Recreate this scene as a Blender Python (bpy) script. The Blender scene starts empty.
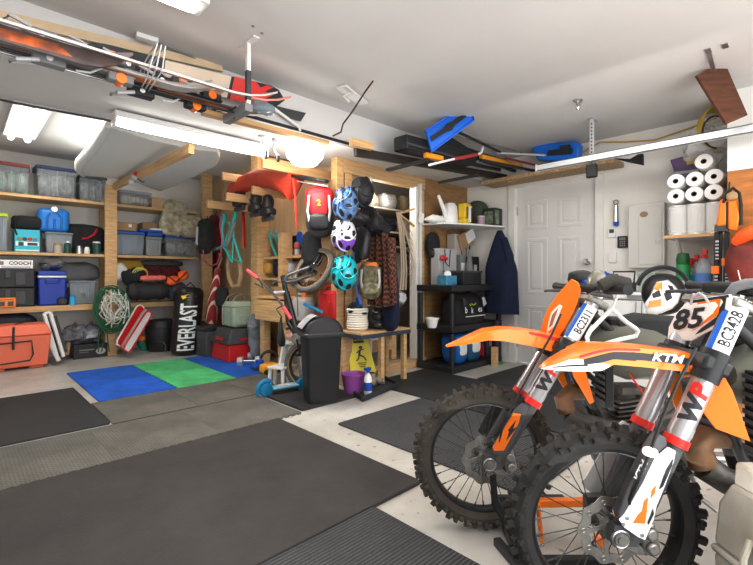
import bpy, bmesh, math, random
from mathutils import Vector, Matrix, noise
random.seed(11)
C = bpy.context.scene.collection
PI = math.pi
V = Vector
# ---- camera model: horizontal camera at (0,0,H); helpers turn a sight line plus a known plane into a world point
ANG = math.atan2(449, 435); CC, SS, FPX, H = math.cos(ANG), math.sin(ANG), 435.0, 1.05
def ray(px, py):
    r = (px-376.5)/FPX
    return V((CC+SS*r, SS-CC*r, (276-py)/FPX))
def aX(px, py, X): d = ray(px, py); return V((0, 0, H))+d*(X/d.x)
def aY(px, py, Y): d = ray(px, py); return V((0, 0, H))+d*(Y/d.y)
def aZ(px, py, z): d = ray(px, py); return V((0, 0, H))+d*((z-H)/d.z)
def aD(px, py, t): return V((0, 0, H))+ray(px, py)*t

# ---- materials
MATS = {}
def mat(name, col, rough=.6, metal=0, var=0, vs=6, bump=0, bs=40, trans=0, emit=0, alpha=1, col2=None, spec=.5, stretch=None, coat=0, sheen=0):
    if name in MATS: return MATS[name]
    m = bpy.data.materials.new(name); m.use_nodes = True; nt = m.node_tree; N = nt.nodes; L = nt.links
    b = N['Principled BSDF']
    c = tuple(col)+(1,) if len(col) == 3 else col
    b.inputs['Base Color'].default_value = c; b.inputs['Roughness'].default_value = rough; b.inputs['Metallic'].default_value = metal
    b.inputs['Specular IOR Level'].default_value = spec
    if trans: b.inputs['Transmission Weight'].default_value = trans; b.inputs['IOR'].default_value = 1.2
    if coat: b.inputs['Coat Weight'].default_value = coat; b.inputs['Coat Roughness'].default_value = .1
    if alpha < 1: b.inputs['Alpha'].default_value = alpha
    if emit: b.inputs['Emission Color'].default_value = c; b.inputs['Emission Strength'].default_value = emit
    tc = N.new('ShaderNodeTexCoord'); mp = N.new('ShaderNodeMapping'); L.new(tc.outputs['Object'], mp.inputs['Vector'])
    if stretch: mp.inputs['Scale'].default_value = stretch
    nz = N.new('ShaderNodeTexNoise'); nz.inputs['Scale'].default_value = vs; nz.inputs['Detail'].default_value = 5
    L.new(mp.outputs['Vector'], nz.inputs['Vector'])
    if var or col2:
        rp = N.new('ShaderNodeValToRGB'); e = rp.color_ramp.elements
        e[0].position = .3; e[1].position = .7
        if col2: e[0].color = tuple(col2)+(1,); e[1].color = c
        else:
            e[0].color = tuple(max(0, x*(1-var)) for x in c[:3])+(1,); e[1].color = tuple(min(1, x*(1+var)) for x in c[:3])+(1,)
        L.new(nz.outputs['Fac'], rp.inputs['Fac']); L.new(rp.outputs['Color'], b.inputs['Base Color'])
    if bump:
        n2 = N.new('ShaderNodeTexNoise'); n2.inputs['Scale'].default_value = bs; n2.inputs['Detail'].default_value = 4
        L.new(mp.outputs['Vector'], n2.inputs['Vector'])
        bp = N.new('ShaderNodeBump'); bp.inputs['Strength'].default_value = bump; bp.inputs['Distance'].default_value = .01
        L.new(n2.outputs['Fac'], bp.inputs['Height']); L.new(bp.outputs['Normal'], b.inputs['Normal'])
    MATS[name] = m; return m
def node_mat(name, fn):
    if name in MATS: return MATS[name]
    m = bpy.data.materials.new(name); m.use_nodes = True; fn(m.node_tree, m.node_tree.nodes, m.node_tree.links, m.node_tree.nodes['Principled BSDF']); MATS[name] = m; return m

# ---- mesh builder
def basis(z, up=V((0, 0, 1))):
    z = V(z).normalized()
    x = up.cross(z)
    if x.length < 1e-4: x = V((1, 0, 0)).cross(z)
    if x.length < 1e-4: x = V((0, 1, 0)).cross(z)
    x.normalize(); y = z.cross(x)
    return x, y, z
class MB:
    def __init__(s): s.v = []; s.f = []; s.mi = []; s.m = 0; s.M = None
    def add(s, vs, fs):
        o = len(s.v)
        for p in vs: s.v.append((s.M @ V(p)) if s.M else V(p))
        for f in fs: s.f.append([i+o for i in f]); s.mi.append(s.m)
        return s
    def bx(s, x0, x1, y0, y1, z0, z1):
        vs = [(x0,y0,z0),(x1,y0,z0),(x1,y1,z0),(x0,y1,z0),(x0,y0,z1),(x1,y0,z1),(x1,y1,z1),(x0,y1,z1)]
        return s.add(vs, [(3,2,1,0),(4,5,6,7),(0,1,5,4),(1,2,6,5),(2,3,7,6),(3,0,4,7)])
    def box(s, c, sz, R=None):
        c = V(c); h = [a/2 for a in sz]; vs = []
        for dz in (-1, 1):
            for dx, dy in ((-1,-1),(1,-1),(1,1),(-1,1)):
                p = V((dx*h[0], dy*h[1], dz*h[2])); vs.append(c+((R @ p) if R else p))
        return s.add(vs, [(3,2,1,0),(4,5,6,7),(0,1,5,4),(1,2,6,5),(2,3,7,6),(3,0,4,7)])
    def taper(s, c, s0, s1, z0, z1):
        vs = []
        for z, (a, b) in ((z0, s0), (z1, s1)):
            for dx, dy in ((-1,-1),(1,-1),(1,1),(-1,1)): vs.append((c[0]+dx*a/2, c[1]+dy*b/2, z))
        return s.add(vs, [(3,2,1,0),(4,5,6,7),(0,1,5,4),(1,2,6,5),(2,3,7,6),(3,0,4,7)])
    def bar(s, p, q, w, h=None, up=V((0, 0, 1))):
        p, q = V(p), V(q); h = h or w; x, y, z = basis(q-p, up)
        vs = []
        for c in (p, q):
            for a, b in ((-1,-1),(1,-1),(1,1),(-1,1)): vs.append(c+x*a*w/2+y*b*h/2)
        return s.add(vs, [(3,2,1,0),(4,5,6,7),(0,1,5,4),(1,2,6,5),(2,3,7,6),(3,0,4,7)])
    def tube(s, pts, r, seg=8, closed=False, flat=1.0):
        pts = [V(p) for p in pts]; n = len(pts)
        if not hasattr(r, '__len__'): r = [r]*n
        vs = []; prev = None
        for i, p in enumerate(pts):
            if closed: t = pts[(i+1) % n]-pts[i-1]
            else: t = pts[min(i+1, n-1)]-pts[max(i-1, 0)]
            if t.length < 1e-9: t = V((0, 0, 1))
            t.normalize()
            if prev is None: x, y, _ = basis(t)
            else:
                x = prev-t*prev.dot(t)
                if x.length < 1e-6: x = basis(t)[0]
                x.normalize(); y = t.cross(x)
            prev = x
            for k in range(seg):
                a = 2*PI*k/seg; vs.append(p+x*math.cos(a)*r[i]+y*math.sin(a)*r[i]*flat)
        fs = []
        for i in range(n if closed else n-1):
            j = (i+1) % n
            for k in range(seg):
                l = (k+1) % seg; fs.append((i*seg+k, i*seg+l, j*seg+l, j*seg+k))
        if not closed: fs.append(tuple(range(seg-1, -1, -1))); fs.append(tuple((n-1)*seg+k for k in range(seg)))
        return s.add(vs, fs)
    def cyl(s, p, q, r, r2=None, seg=16): return s.tube([p, q], [r, r if r2 is None else r2], seg)
    def lathe(s, prof, c=(0, 0, 0), ax=(0, 0, 1), seg=24, sx=1, sy=1, cap=True, up=V((0, 0, 1))):
        x, y, z = basis(ax, up) if abs(V(ax).normalized().z) < .999 else (V((1, 0, 0)), V((0, 1, 0)), V(ax))
        c = V(c); vs = []; fs = []; n = len(prof)
        for r, h in prof:
            for k in range(seg):
                a = 2*PI*k/seg; vs.append(c+x*math.cos(a)*r*sx+y*math.sin(a)*r*sy+z*h)
        for i in range(n-1):
            for k in range(seg):
                l = (k+1) % seg; fs.append((i*seg+k, i*seg+l, (i+1)*seg+l, (i+1)*seg+k))
        if cap: fs.append(tuple(range(seg-1, -1, -1))); fs.append(tuple((n-1)*seg+k for k in range(seg)))
        return s.add(vs, fs)
    def torus(s, c, ax, R, r, seg=40, rs=8, flat=1.0, a0=0, a1=2*PI):
        x, y, z = basis(ax); full = abs(a1-a0-2*PI) < 1e-6
        n = seg; pts = [V(c)+x*math.cos(a0+(a1-a0)*i/(n if full else n-1))*R+y*math.sin(a0+(a1-a0)*i/(n if full else n-1))*R for i in range(n)]
        return s.tube(pts, r, rs, full, flat)
    def prism(s, poly, d, o=(0, 0, 0), x=V((1, 0, 0)), y=V((0, 1, 0)), n=None):
        """2-D outline poly in the frame (o, x, y), extruded d along x cross y"""
        x, y, o = V(x), V(y), V(o); nn = x.cross(y).normalized() if n is None else V(n)
        a = [o+x*p[0]+y*p[1] for p in poly]; k = len(a)
        vs = a+[p+nn*d for p in a]
        return s.add(vs, [tuple(range(k-1, -1, -1)), tuple(range(k, 2*k))]+[(i, (i+1) % k, (i+1) % k+k, i+k) for i in range(k)])
    def poly3(s, pts, d):
        """3-D outline thickened by vector d"""
        a = [V(p) for p in pts]; k = len(a); d = V(d)
        return s.add(a+[p+d for p in a], [tuple(range(k-1, -1, -1)), tuple(range(k, 2*k))]+[(i, (i+1) % k, (i+1) % k+k, i+k) for i in range(k)])
    def sup(s, c, r, e=.35, seg=20, rings=12, amp=0, fr=6, R=None, sd=0):
        """super-ellipsoid, optionally lumpy: bags, cushions, rounded bodies"""
        def sg(v, p): return math.copysign(abs(v)**p, v)
        vs = []; fs = []; c = V(c)
        e1, e2 = (e, e) if not hasattr(e, '__len__') else e
        for i in range(rings+1):
            ph = -PI/2+PI*i/rings
            for k in range(seg):
                th = 2*PI*k/seg
                p = V((r[0]*sg(math.cos(ph), e1)*sg(math.cos(th), e2), r[1]*sg(math.cos(ph), e1)*sg(math.sin(th), e2), r[2]*sg(math.sin(ph), e1)))
                if amp: p += p.normalized()*amp*(noise.noise(p*fr+V((sd, sd*1.7, 3)))+.5*noise.noise(p*fr*2.3+V((sd, 5, sd))))
                vs.append(c+((R @ p) if R else p))
        for i in range(rings):
            for k in range(seg):
                l = (k+1) % seg; fs.append((i*seg+k, i*seg+l, (i+1)*seg+l, (i+1)*seg+k))
        return s.add(vs, fs)
    def ell(s, c, r, seg=16, rings=10, R=None):
        if not hasattr(r, '__len__'): r = (r, r, r)
        return s.sup(c, r, 1, seg, rings, R=R)
    def grid(s, fn, nu, nv, th=0, nrm=None):
        """surface fn(u,v), u,v in 0..1; th: thickness along nrm or per-vertex normal"""
        P = [[V(fn(i/nu, j/nv)) for j in range(nv+1)] for i in range(nu+1)]
        vs = [p for row in P for p in row]; w = nv+1
        fs = [(i*w+j, (i+1)*w+j, (i+1)*w+j+1, i*w+j+1) for i in range(nu) for j in range(nv)]
        if th:
            k = len(vs); back = []
            for i in range(nu+1):
                for j in range(nv+1):
                    if nrm is not None: n = V(nrm)
                    else:
                        du = P[min(i+1, nu)][j]-P[max(i-1, 0)][j]; dv = P[i][min(j+1, nv)]-P[i][max(j-1, 0)]
                        n = du.cross(dv); n = n.normalized() if n.length > 1e-9 else V((0, 0, 1))
                    back.append(P[i][j]-n*th)
            vs += back; fs += [tuple(q+k for q in reversed(f)) for f in fs[:]]
            edge = [i*w for i in range(nu+1)]+[nu*w+j for j in range(1, nv+1)]+[i*w+nv for i in range(nu-1, -1, -1)]+[j for j in range(nv-1, 0, -1)]
            fs += [(edge[a], edge[a-1], edge[a-1]+k, edge[a]+k) for a in range(len(edge))]
        return s.add(vs, fs)
    def loft(s, secs):
        """rings of equal count, capped"""
        n = len(secs[0]); vs = [V(p) for r in secs for p in r]; fs = []
        for i in range(len(secs)-1):
            for k in range(n):
                l = (k+1) % n; fs.append((i*n+k, i*n+l, (i+1)*n+l, (i+1)*n+k))
        fs.append(tuple(range(n-1, -1, -1))); fs.append(tuple((len(secs)-1)*n+k for k in range(n)))
        return s.add(vs, fs)
    def textmap(s, body, size, fn, shear=0, bold=0, d=.0008, sx=1.0):
        """lettering bent onto a surface: fn(x, y) -> point"""
        q = MB(); q.text(body, (0,0,0), (1,0,0), (0,1,0), size, 0, shear, bold)
        b = bmesh.new(); vv = [b.verts.new((v.x*sx, v.y, 0)) for v in q.v]
        for f in q.f:
            try: b.faces.new([vv[i] for i in f])
            except ValueError: pass
        bmesh.ops.remove_doubles(b, verts=b.verts[:], dist=size*1e-4); bmesh.ops.triangulate(b, faces=b.faces[:])
        for _ in range(2): bmesh.ops.subdivide_edges(b, edges=[e for e in b.edges if e.calc_length() > size*.09], cuts=1); bmesh.ops.triangulate(b, faces=b.faces[:])
        b.verts.index_update(); r = s.add([fn(v.co.x, v.co.y) for v in b.verts], [[v.index for v in f.verts] for f in b.faces]); b.free()
        return r
    def text(s, body, o, x, y, size, d=.001, shear=0, bold=0, center=True, sx=1.0):
        """raised lettering: origin o, reading direction x, up y"""
        cu = bpy.data.curves.new('t', 'FONT'); cu.body = body; cu.size = size; cu.shear = shear; cu.offset = bold*size; cu.resolution_u = 2
        cu.align_x = 'CENTER' if center else 'LEFT'; cu.align_y = 'CENTER'
        ob = bpy.data.objects.new('t', cu); C.objects.link(ob); dg = bpy.context.evaluated_depsgraph_get(); dg.update()
        me = ob.evaluated_get(dg).to_mesh(); x, y, o = V(x).normalized(), V(y).normalized(), V(o); n = x.cross(y).normalized()
        vs = [o+x*v.co.x*sx+y*v.co.y+n*d for v in me.vertices]; fs = [tuple(p.vertices) for p in me.polygons]
        ob.evaluated_get(dg).to_mesh_clear(); bpy.data.objects.remove(ob); bpy.data.curves.remove(cu)
        return s.add(vs, fs)
    def build(s, name, m, parent=None, bevel=0, sub=0, ang=38, flat=False, recalc=True):
        me = bpy.data.meshes.new(name); off = V((0, 0, 0)); p = parent
        while p: off += p.location; p = p.parent
        me.from_pydata([tuple(v-off) for v in s.v], [], s.f)
        ms = m if isinstance(m, (list, tuple)) else [m]
        for q in ms: me.materials.append(q)
        me.polygons.foreach_set('material_index', s.mi); me.update()
        if recalc:
            b = bmesh.new(); b.from_mesh(me); bmesh.ops.recalc_face_normals(b, faces=b.faces[:]); b.to_mesh(me); b.free()
        if not flat:
            me.shade_smooth(); me.set_sharp_from_angle(angle=math.radians(ang))
        o = bpy.data.objects.new(name, me); C.objects.link(o); o.parent = parent
        if bevel:
            q = o.modifiers.new('b', 'BEVEL'); q.width = bevel; q.segments = 2; q.limit_method = 'ANGLE'; q.angle_limit = math.radians(40); q.harden_normals = False
        if sub: q = o.modifiers.new('s', 'SUBSURF'); q.levels = q.render_levels = sub
        return o
def thing(name, label, cat, loc=(0, 0, 0), group=None):
    o = bpy.data.objects.new(name, None); C.objects.link(o); o.location = loc; o.empty_display_size = .05
    o['label'] = label; o['category'] = cat
    if group: o['group'] = group
    return o
def solo(name, mb, m, label, cat, group=None, **k):
    """a thing that is one mesh; origin at the middle of its base"""
    o = mb.build(name, m, None, **k); vs = o.data.vertices
    xs = [v.co.x for v in vs]; ys = [v.co.y for v in vs]; zs = [v.co.z for v in vs]
    c = V(((min(xs)+max(xs))/2, (min(ys)+max(ys))/2, min(zs)))
    o.data.transform(Matrix.Translation(-c)); o.location = c
    o['label'] = label; o['category'] = cat
    if group: o['group'] = group
    return o
def struct(name, mb, m, parent=None, **k):
    o = mb.build(name, m, parent, **k)
    if parent is None: o['kind'] = 'structure'
    return o
def dup(root, loc, rz=None, label=None, scale=None):
    r = root.copy(); C.objects.link(r); r.location = loc
    if rz is not None: r.rotation_euler = (root.rotation_euler.x, root.rotation_euler.y, rz)
    if label: r['label'] = label
    if scale: r.scale = scale
    for ch in list(root.children):
        c = ch.copy(); C.objects.link(c); c.parent = r
        for g in list(ch.children):
            d = g.copy(); C.objects.link(d); d.parent = c
    return r

# common materials
M = dict(
 black=mat('black plastic', (.018,.018,.02), .45), blackm=mat('black rubber', (.022,.022,.023), .8, bump=.3, bs=90),
 cloth=mat('black fabric', (.02,.02,.023), .9, var=.3, vs=12, bump=.5, bs=60), dgrey=mat('dark grey plastic', (.07,.07,.075), .5),
 grey=mat('grey plastic', (.25,.25,.26), .5), lgrey=mat('light grey plastic', (.5,.5,.51), .45), white=mat('white plastic', (.8,.8,.79), .35),
 paint=mat('white paint', (.78,.77,.74), .5, var=.04), steel=mat('steel', (.55,.55,.56), .3, 1), dsteel=mat('dirty steel', (.35,.34,.32), .45, .9, var=.35, vs=25),
 chrome=mat('chrome', (.8,.8,.8), .12, 1), alu=mat('brushed aluminium', (.62,.62,.63), .32, .85),
 wood=mat('pine lumber', (.66,.44,.22), .6, var=.18, vs=5, stretch=(1.5,1.5,8), bump=.15), woodx=mat('pine lumber along x', (.64,.43,.22), .6, var=.18, vs=5, stretch=(.5,10,10), bump=.15),
 woody=mat('pine lumber along y', (.66,.43,.21), .6, var=.2, vs=5, stretch=(10,.5,10), bump=.15),
 ply=mat('plywood', (.62,.43,.24), .62, var=.14, vs=3, stretch=(3,3,.6), bump=.1), plyd=mat('brown plywood', (.36,.20,.08), .6, var=.2, vs=3, stretch=(2,2,9)),
 red=mat('red plastic', (.62,.02,.02), .4), orange=mat('orange plastic', (.95,.22,.015), .35, coat=.4), blue=mat('blue plastic', (.01,.09,.45), .4),
 cyan=mat('light blue plastic', (.02,.35,.62), .4), green=mat('green plastic', (.02,.3,.09), .4), yellow=mat('yellow plastic', (.75,.55,.03), .45),
 purple=mat('purple plastic', (.25,.06,.45), .4), pink=mat('pink plastic', (.8,.25,.3), .5), teal=mat('teal paint', (.03,.5,.45), .4), tan=mat('tan fabric', (.42,.29,.16), .85, bump=.4),
 clear=mat('clear plastic', (.55,.60,.64), .12, alpha=.30, spec=.8), frost=mat('frosted clear plastic', (.50,.57,.63), .25, alpha=.45), navy=mat('navy fabric', (.008,.014,.045), .9, bump=.4, var=.3),
 brown=mat('cardboard', (.42,.27,.14), .8, var=.08), paper=mat('white paper', (.85,.85,.84), .8),
)
# ================= camera, light, room =================
XB, YA, YF, XL = 4.87, 7.05, -1.3, -1.6
ZC, ZS, ZR = 2.48, 2.21, 2.6
sc = bpy.context.scene
cam = bpy.data.cameras.new('camera'); co = bpy.data.objects.new('camera', cam); C.objects.link(co); sc.camera = co
co.location = (0, 0, H); co.rotation_euler = (PI/2, 0, math.atan2(SS, CC)-PI/2)
cam.sensor_width = 36; cam.lens = 36*FPX/753; cam.shift_y = -6.5/753; cam.clip_start = .05
sc.view_settings.view_transform = 'Standard'; sc.view_settings.look = 'None'; sc.view_settings.exposure = .62
sc.view_settings.use_curve_mapping = True; cvm = sc.view_settings.curve_mapping; cvm.curves[3].points.new(.22, .175); cvm.curves[3].points.new(.70, .745); cvm.update()
w = bpy.data.worlds.new('world'); sc.world = w; w.use_nodes = True
w.node_tree.nodes['Background'].inputs[0].default_value = (.93, .96, 1, 1); w.node_tree.nodes['Background'].inputs[1].default_value = .6
def area(name, loc, rot, sx, sy, e, col=(1, 1, 1), spread=None):
    l = bpy.data.lights.new(name, 'AREA'); l.shape = 'RECTANGLE'; l.size = sx; l.size_y = sy; l.energy = e; l.color = col
    if spread: l.spread = spread
    o = bpy.data.objects.new(name, l); C.objects.link(o); o.location = loc; o.rotation_euler = rot; return o
area('daylight_door', (1.4, YF-.15, 1.25), (PI/2, 0, 0), 4.4, 2.1, 75, (.96, .98, 1))
area('ceiling_bounce', (1.6, .9, ZC-.05), (0, 0, 0), 3, 2.2, 25, (1, .97, .93))
area('up_fill', (1.2, .6, .5), (PI, 0, 0), 3, 2, 12, (1, .98, .95))  # unseen fill lamp added low down to brighten the ceiling
area('door_wall_fill', (2.9, 1.2, 2.25), (0, math.radians(-38), 0), .3, 1.6, 6, (1,.98,.95))  # added fill lamp without a fixture, brightens the door wall
area('rear_floor_fill', (1.0, 5.0, .35), (PI, 0, 0), 1.8, 1.6, 5, (1,.98,.95))  # unseen fill lamp added to light the foam board from below
area('back_light', (.9, 5.3, ZR-.06), (0, 0, 0), 1.2, 1.8, 20, (1, .97, .92))
area('mid_light', (1.4, 3.3, ZS-.1), (0, 0, 0), 1.3, .12, 14, (1, .97, .92))
# floor
def f_floor(nt, N, L, b):
    tc = N.new('ShaderNodeTexCoord'); n1 = N.new('ShaderNodeTexNoise'); n1.inputs['Scale'].default_value = 1.6; n1.inputs['Detail'].default_value = 8; n1.inputs['Roughness'].default_value = .65
    n2 = N.new('ShaderNodeTexNoise'); n2.inputs['Scale'].default_value = 22; n2.inputs['Detail'].default_value = 6
    L.new(tc.outputs['Object'], n1.inputs['Vector']); L.new(tc.outputs['Object'], n2.inputs['Vector'])
    r = N.new('ShaderNodeValToRGB'); r.color_ramp.elements[0].position = .32; r.color_ramp.elements[0].color = (.44,.415,.375,1); r.color_ramp.elements[1].position = .62; r.color_ramp.elements[1].color = (.60,.585,.55,1)
    L.new(n1.outputs['Fac'], r.inputs['Fac'])
    r2 = N.new('ShaderNodeValToRGB'); r2.color_ramp.elements[0].position = .27; r2.color_ramp.elements[0].color = (.38,.27,.18,1); r2.color_ramp.elements[1].position = .36; r2.color_ramp.elements[1].color = (1,1,1,1)
    L.new(n2.outputs['Fac'], r2.inputs['Fac'])
    mx = N.new('ShaderNodeMix'); mx.data_type = 'RGBA'; mx.blend_type = 'MULTIPLY'; mx.inputs[0].default_value = .8
    L.new(r.outputs['Color'], mx.inputs[6]); L.new(r2.outputs['Color'], mx.inputs[7]); L.new(mx.outputs[2], b.inputs['Base Color']); b.inputs['Roughness'].default_value = .42
m_floor = node_mat('painted concrete', f_floor)
mwall = mat('white drywall', (.80,.785,.75), .75, var=.03, vs=2)
mceil = mat('white drywall ceiling', (.72,.71,.70), .85, var=.03, vs=1.5)
struct('floor', MB().bx(XL-.1, XB+.1, YF-3, YA+.1, -.1, 0), m_floor)
struct('ceiling', MB().bx(XL, XB, YF, 2.9, ZC, ZC+.08), mceil)
struct('trim_soffit', MB().bx(XL, XB, 2.9, 3.72, ZS, ZR+.08), mceil)
struct('ceiling_rear', MB().bx(XL, XB, 3.72, YA, ZR, ZR+.08), mceil)
struct('wall_left', MB().bx(XL-.1, XL, YF, YA, 0, ZR), mwall)
struct('wall_back', MB().bx(XL, XB, YA, YA+.1, 0, ZR), mwall)
struct('wall_front', MB().bx(XL, -.9, YF-.12, YF, 0, ZC).bx(3.8, XB, YF-.12, YF, 0, ZC).bx(-.9, 3.8, YF-.12, YF, 2.25, ZC), mwall)
# door wall, with the door's opening
DY0, DY1, DZ = 1.70, 2.60, 2.10
struct('wall_right', MB().bx(XB, XB+.12, YF, DY0, 0, ZR).bx(XB, XB+.12, DY1, YA, 0, ZR).bx(XB, XB+.12, DY0, DY1, DZ, ZR), mwall)
# bump-out at the right with plywood lower part
struct('trim_bumpout', MB().bx(4.3, XB, YF, .53, 1.86, ZC), mwall)
struct('trim_bumpout.001', MB().bx(4.31, XB, YF, .53, 0, 1.86), mat('orange brown plywood', (.50,.22,.06), .6, var=.2, vs=3, stretch=(2,2,9)))
# door
d = struct('door_1', MB().bx(XB+.02, XB+.06, DY0, DY1, .02, DZ), mat('white door paint', (.72,.71,.70), .4))
pm = MATS['white door paint']
def panel(y0, y1, z0, z1, nm='door_panel'):
    b = MB(); x = XB+.02; t = .035
    for a in ((y0, y1, z0, z0+t), (y0, y1, z1-t, z1), (y0, y0+t, z0+t, z1-t), (y1-t, y1, z0+t, z1-t)):
        b.bx(x-.007, x, *a)
    b.bx(x-.011, x, y0+t*1.9, y1-t*1.9, z0+t*1.9, z1-t*1.9)
    struct(nm, b, pm, d, bevel=.003)
for y0, y1 in ((1.84, 2.1), (2.22, 2.48)):
    panel(y0, y1, 1.60, 1.93); panel(y0, y1, .84, 1.49); panel(y0, y1, .22, .70)
kb = MB().lathe([(.032,0),(.032,.008),(.012,.012),(.012,.04),(.03,.05),(.033,.068),(.02,.082)], (XB+.02, 1.775, 1.20), (-1,0,0))
struct('door_knob', kb, M['chrome'], d)
for z in (.25, 1.06, 1.83): struct('door_hinge', MB().bx(XB+.008, XB+.022, DY1-.012, DY1+.012, z-.05, z+.05), M['steel'], d)
cs = MB().bx(XB-.02, XB, DY0-.09, DY0-.005, 0, DZ+.01).bx(XB-.02, XB, DY1+.01, DY1+.10, 0, DZ+.01).bx(XB-.02, XB, DY0-.09, DY1+.10, DZ+.01, DZ+.10)
struct('trim_door', cs, M['paint'], bevel=.004)
struct('baseboard_right', MB().bx(XB-.015, XB, .53, DY0-.09, 0, .1).bx(XB-.015, XB, DY1+.1, 3.35, 0, .1), M['paint'])
struct('baseboard_back', MB().bx(XL, 3, YA-.015, YA, 0, .1), M['paint'])
# partition at Y=3.3 (closet) and side wall C at X=2.7
PY = 3.3
struct('wall_closet', MB().bx(4.0, XB, PY, PY+.02, 0, ZS), M['plyd'])
fr = [(2.66,2.75,0,ZS),(2.77,2.86,0,ZS-.142),(3.02,3.11,0,ZS-.142),(3.9,3.99,0,ZS-.142)]
for i, (x0, x1, z0, z1) in enumerate(fr):
    struct('trim_stud' if not i else 'trim_stud.%03d' % i, MB().bx(x0, x1, PY, PY+.09, z0, z1), M['wood'], bevel=.004)
struct('trim_header', MB().bx(2.751, 4.0, PY-.001, PY+.089, ZS-.14, ZS-.001), M['woodx'])
struct('wall_closet_panel', MB().bx(2.85, 3.03, PY+.05, PY+.07, .95, ZS-.14), M['ply'])
struct('trim_sill', MB().bx(3.1, 3.99, PY-.02, PY+.09, 0, .10), M['woodx'], bevel=.004)
struct('trim_jamb', MB().bx(3.80, 3.845, PY-.03, PY+.07, .1, 2.08).bx(3.86, 3.9, PY-.04, PY+.07, 0, 2.12), M['paint'], bevel=.004)
struct('trim_jamb.001', MB().bx(3.10, 3.125, PY-.01, PY+.07, .1, 2.08), M['paint'], bevel=.004)
# closet interior
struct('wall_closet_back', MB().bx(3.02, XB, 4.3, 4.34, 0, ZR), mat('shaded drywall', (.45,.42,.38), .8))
# side wall C: plywood at X=3.0, studs at 2.7
struct('wall_side', MB().bx(3.0, 3.02, PY+.1, YA, 0, ZR), M['ply'])
for i, y in enumerate((4.36, 4.96, 6.55)):
    struct('trim_post' if not i else 'trim_post.%03d' % i, MB().bx(2.68, 2.82 if i != 1 else 2.86, y-.045 if i != 1 else y-.09, y+.045 if i != 1 else y+.09, 0, ZR if i else 1.55), M['wood'], bevel=.004)
struct('trim_panel', MB().bx(2.84, 2.86, 3.45, 4.9, 1.52, ZR), M['ply'])
# ================= floor mats =================
def rubber(name, col, kind):
    def fn(nt, N, L, b):
        tc = N.new('ShaderNodeTexCoord'); nz = N.new('ShaderNodeTexNoise'); nz.inputs['Scale'].default_value = 2.2; nz.inputs['Detail'].default_value = 7; nz.inputs['Roughness'].default_value = .7
        L.new(tc.outputs['Object'], nz.inputs['Vector'])
        r = N.new('ShaderNodeValToRGB'); e = r.color_ramp.elements; e[0].position = .35; e[1].position = .7
        e[0].color = tuple(c*.82 for c in col)+(1,); e[1].color = tuple(c*1.5 for c in col)+(1,)
        L.new(nz.outputs['Fac'], r.inputs['Fac']); L.new(r.outputs['Color'], b.inputs['Base Color']); b.inputs['Roughness'].default_value = .62 if kind != 'foam' else .8
        bp = N.new('ShaderNodeBump'); bp.inputs['Strength'].default_value = .5; bp.inputs['Distance'].default_value = .004
        if kind == 'rib':
            wv = N.new('ShaderNodeTexWave'); wv.bands_direction = 'Y'; wv.inputs['Scale'].default_value = 19; L.new(tc.outputs['Object'], wv.inputs['Vector'])
            L.new(wv.outputs['Fac'], bp.inputs['Height']); bp.inputs['Strength'].default_value = 1
            mx = N.new('ShaderNodeMix'); mx.data_type = 'RGBA'; mx.inputs[6].default_value = tuple(c*.35 for c in col)+(1,)
            n3 = N.new('ShaderNodeTexNoise'); n3.inputs['Scale'].default_value = 90; L.new(tc.outputs['Object'], n3.inputs['Vector'])
            ma = N.new('ShaderNodeMath'); ma.operation = 'MULTIPLY'; L.new(wv.outputs['Fac'], ma.inputs[0]); r4 = N.new('ShaderNodeMapRange'); r4.inputs[1].default_value = .3; r4.inputs[2].default_value = .6; r4.inputs[3].default_value = .6; r4.inputs[4].default_value = 1.3; L.new(n3.outputs['Fac'], r4.inputs[0]); L.new(r4.outputs[0], ma.inputs[1])
            L.new(ma.outputs[0], mx.inputs[0]); L.new(r.outputs['Color'], mx.inputs[7]); L.new(mx.outputs[2], b.inputs['Base Color'])
        elif kind == 'coin':
            br = N.new('ShaderNodeTexBrick'); br.inputs['Scale'].default_value = 14; br.inputs['Mortar Size'].default_value = .03; br.inputs['Color1'].default_value = br.inputs['Color2'].default_value = (1,1,1,1); br.inputs['Mortar'].default_value = (0,0,0,1)
            L.new(tc.outputs['Object'], br.inputs['Vector']); L.new(br.outputs['Color'], bp.inputs['Height'])
            mx = N.new('ShaderNodeMix'); mx.data_type = 'RGBA'; mx.blend_type = 'MULTIPLY'; mx.inputs[0].default_value = .55; L.new(r.outputs['Color'], mx.inputs[6]); L.new(br.outputs['Color'], mx.inputs[7]); L.new(mx.outputs[2], b.inputs['Base Color'])
        else:
            n2 = N.new('ShaderNodeTexNoise'); n2.inputs['Scale'].default_value = 120; L.new(tc.outputs['Object'], n2.inputs['Vector']); L.new(n2.outputs['Fac'], bp.inputs['Height'])
        L.new(bp.outputs['Normal'], b.inputs['Normal'])
    return node_mat(name, fn)
mk = rubber('black stall mat rubber', (.046,.041,.038), 'smooth'); mk2 = rubber('black mat rubber', (.028,.028,.029), 'smooth')
mrib = rubber('ribbed carpet mat', (.10,.10,.105), 'rib'); mtile = rubber('grey foam tile', (.165,.158,.138), 'coin')
mblu = rubber('blue foam tile', (.012,.12,.52), 'foam'); mgrn = rubber('green foam tile', (.09,.48,.20), 'foam')
def mat_box(x0, x1, y0, y1, m, label, z=.012, group=None):
    b = MB(); r = .018; P = []
    for cx, cy, a0 in ((x1-r, y1-r, 0), (x0+r, y1-r, PI/2), (x0+r, y0+r, PI), (x1-r, y0+r, 1.5*PI)):
        for k in range(4): a = a0+k*PI/6; P.append((cx+r*math.cos(a), cy+r*math.sin(a)))
    b.prism(P, z, (0, 0, .0005)); return solo('rubber_mat', b, m, label, 'floor mat', group, bevel=.002)
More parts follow.
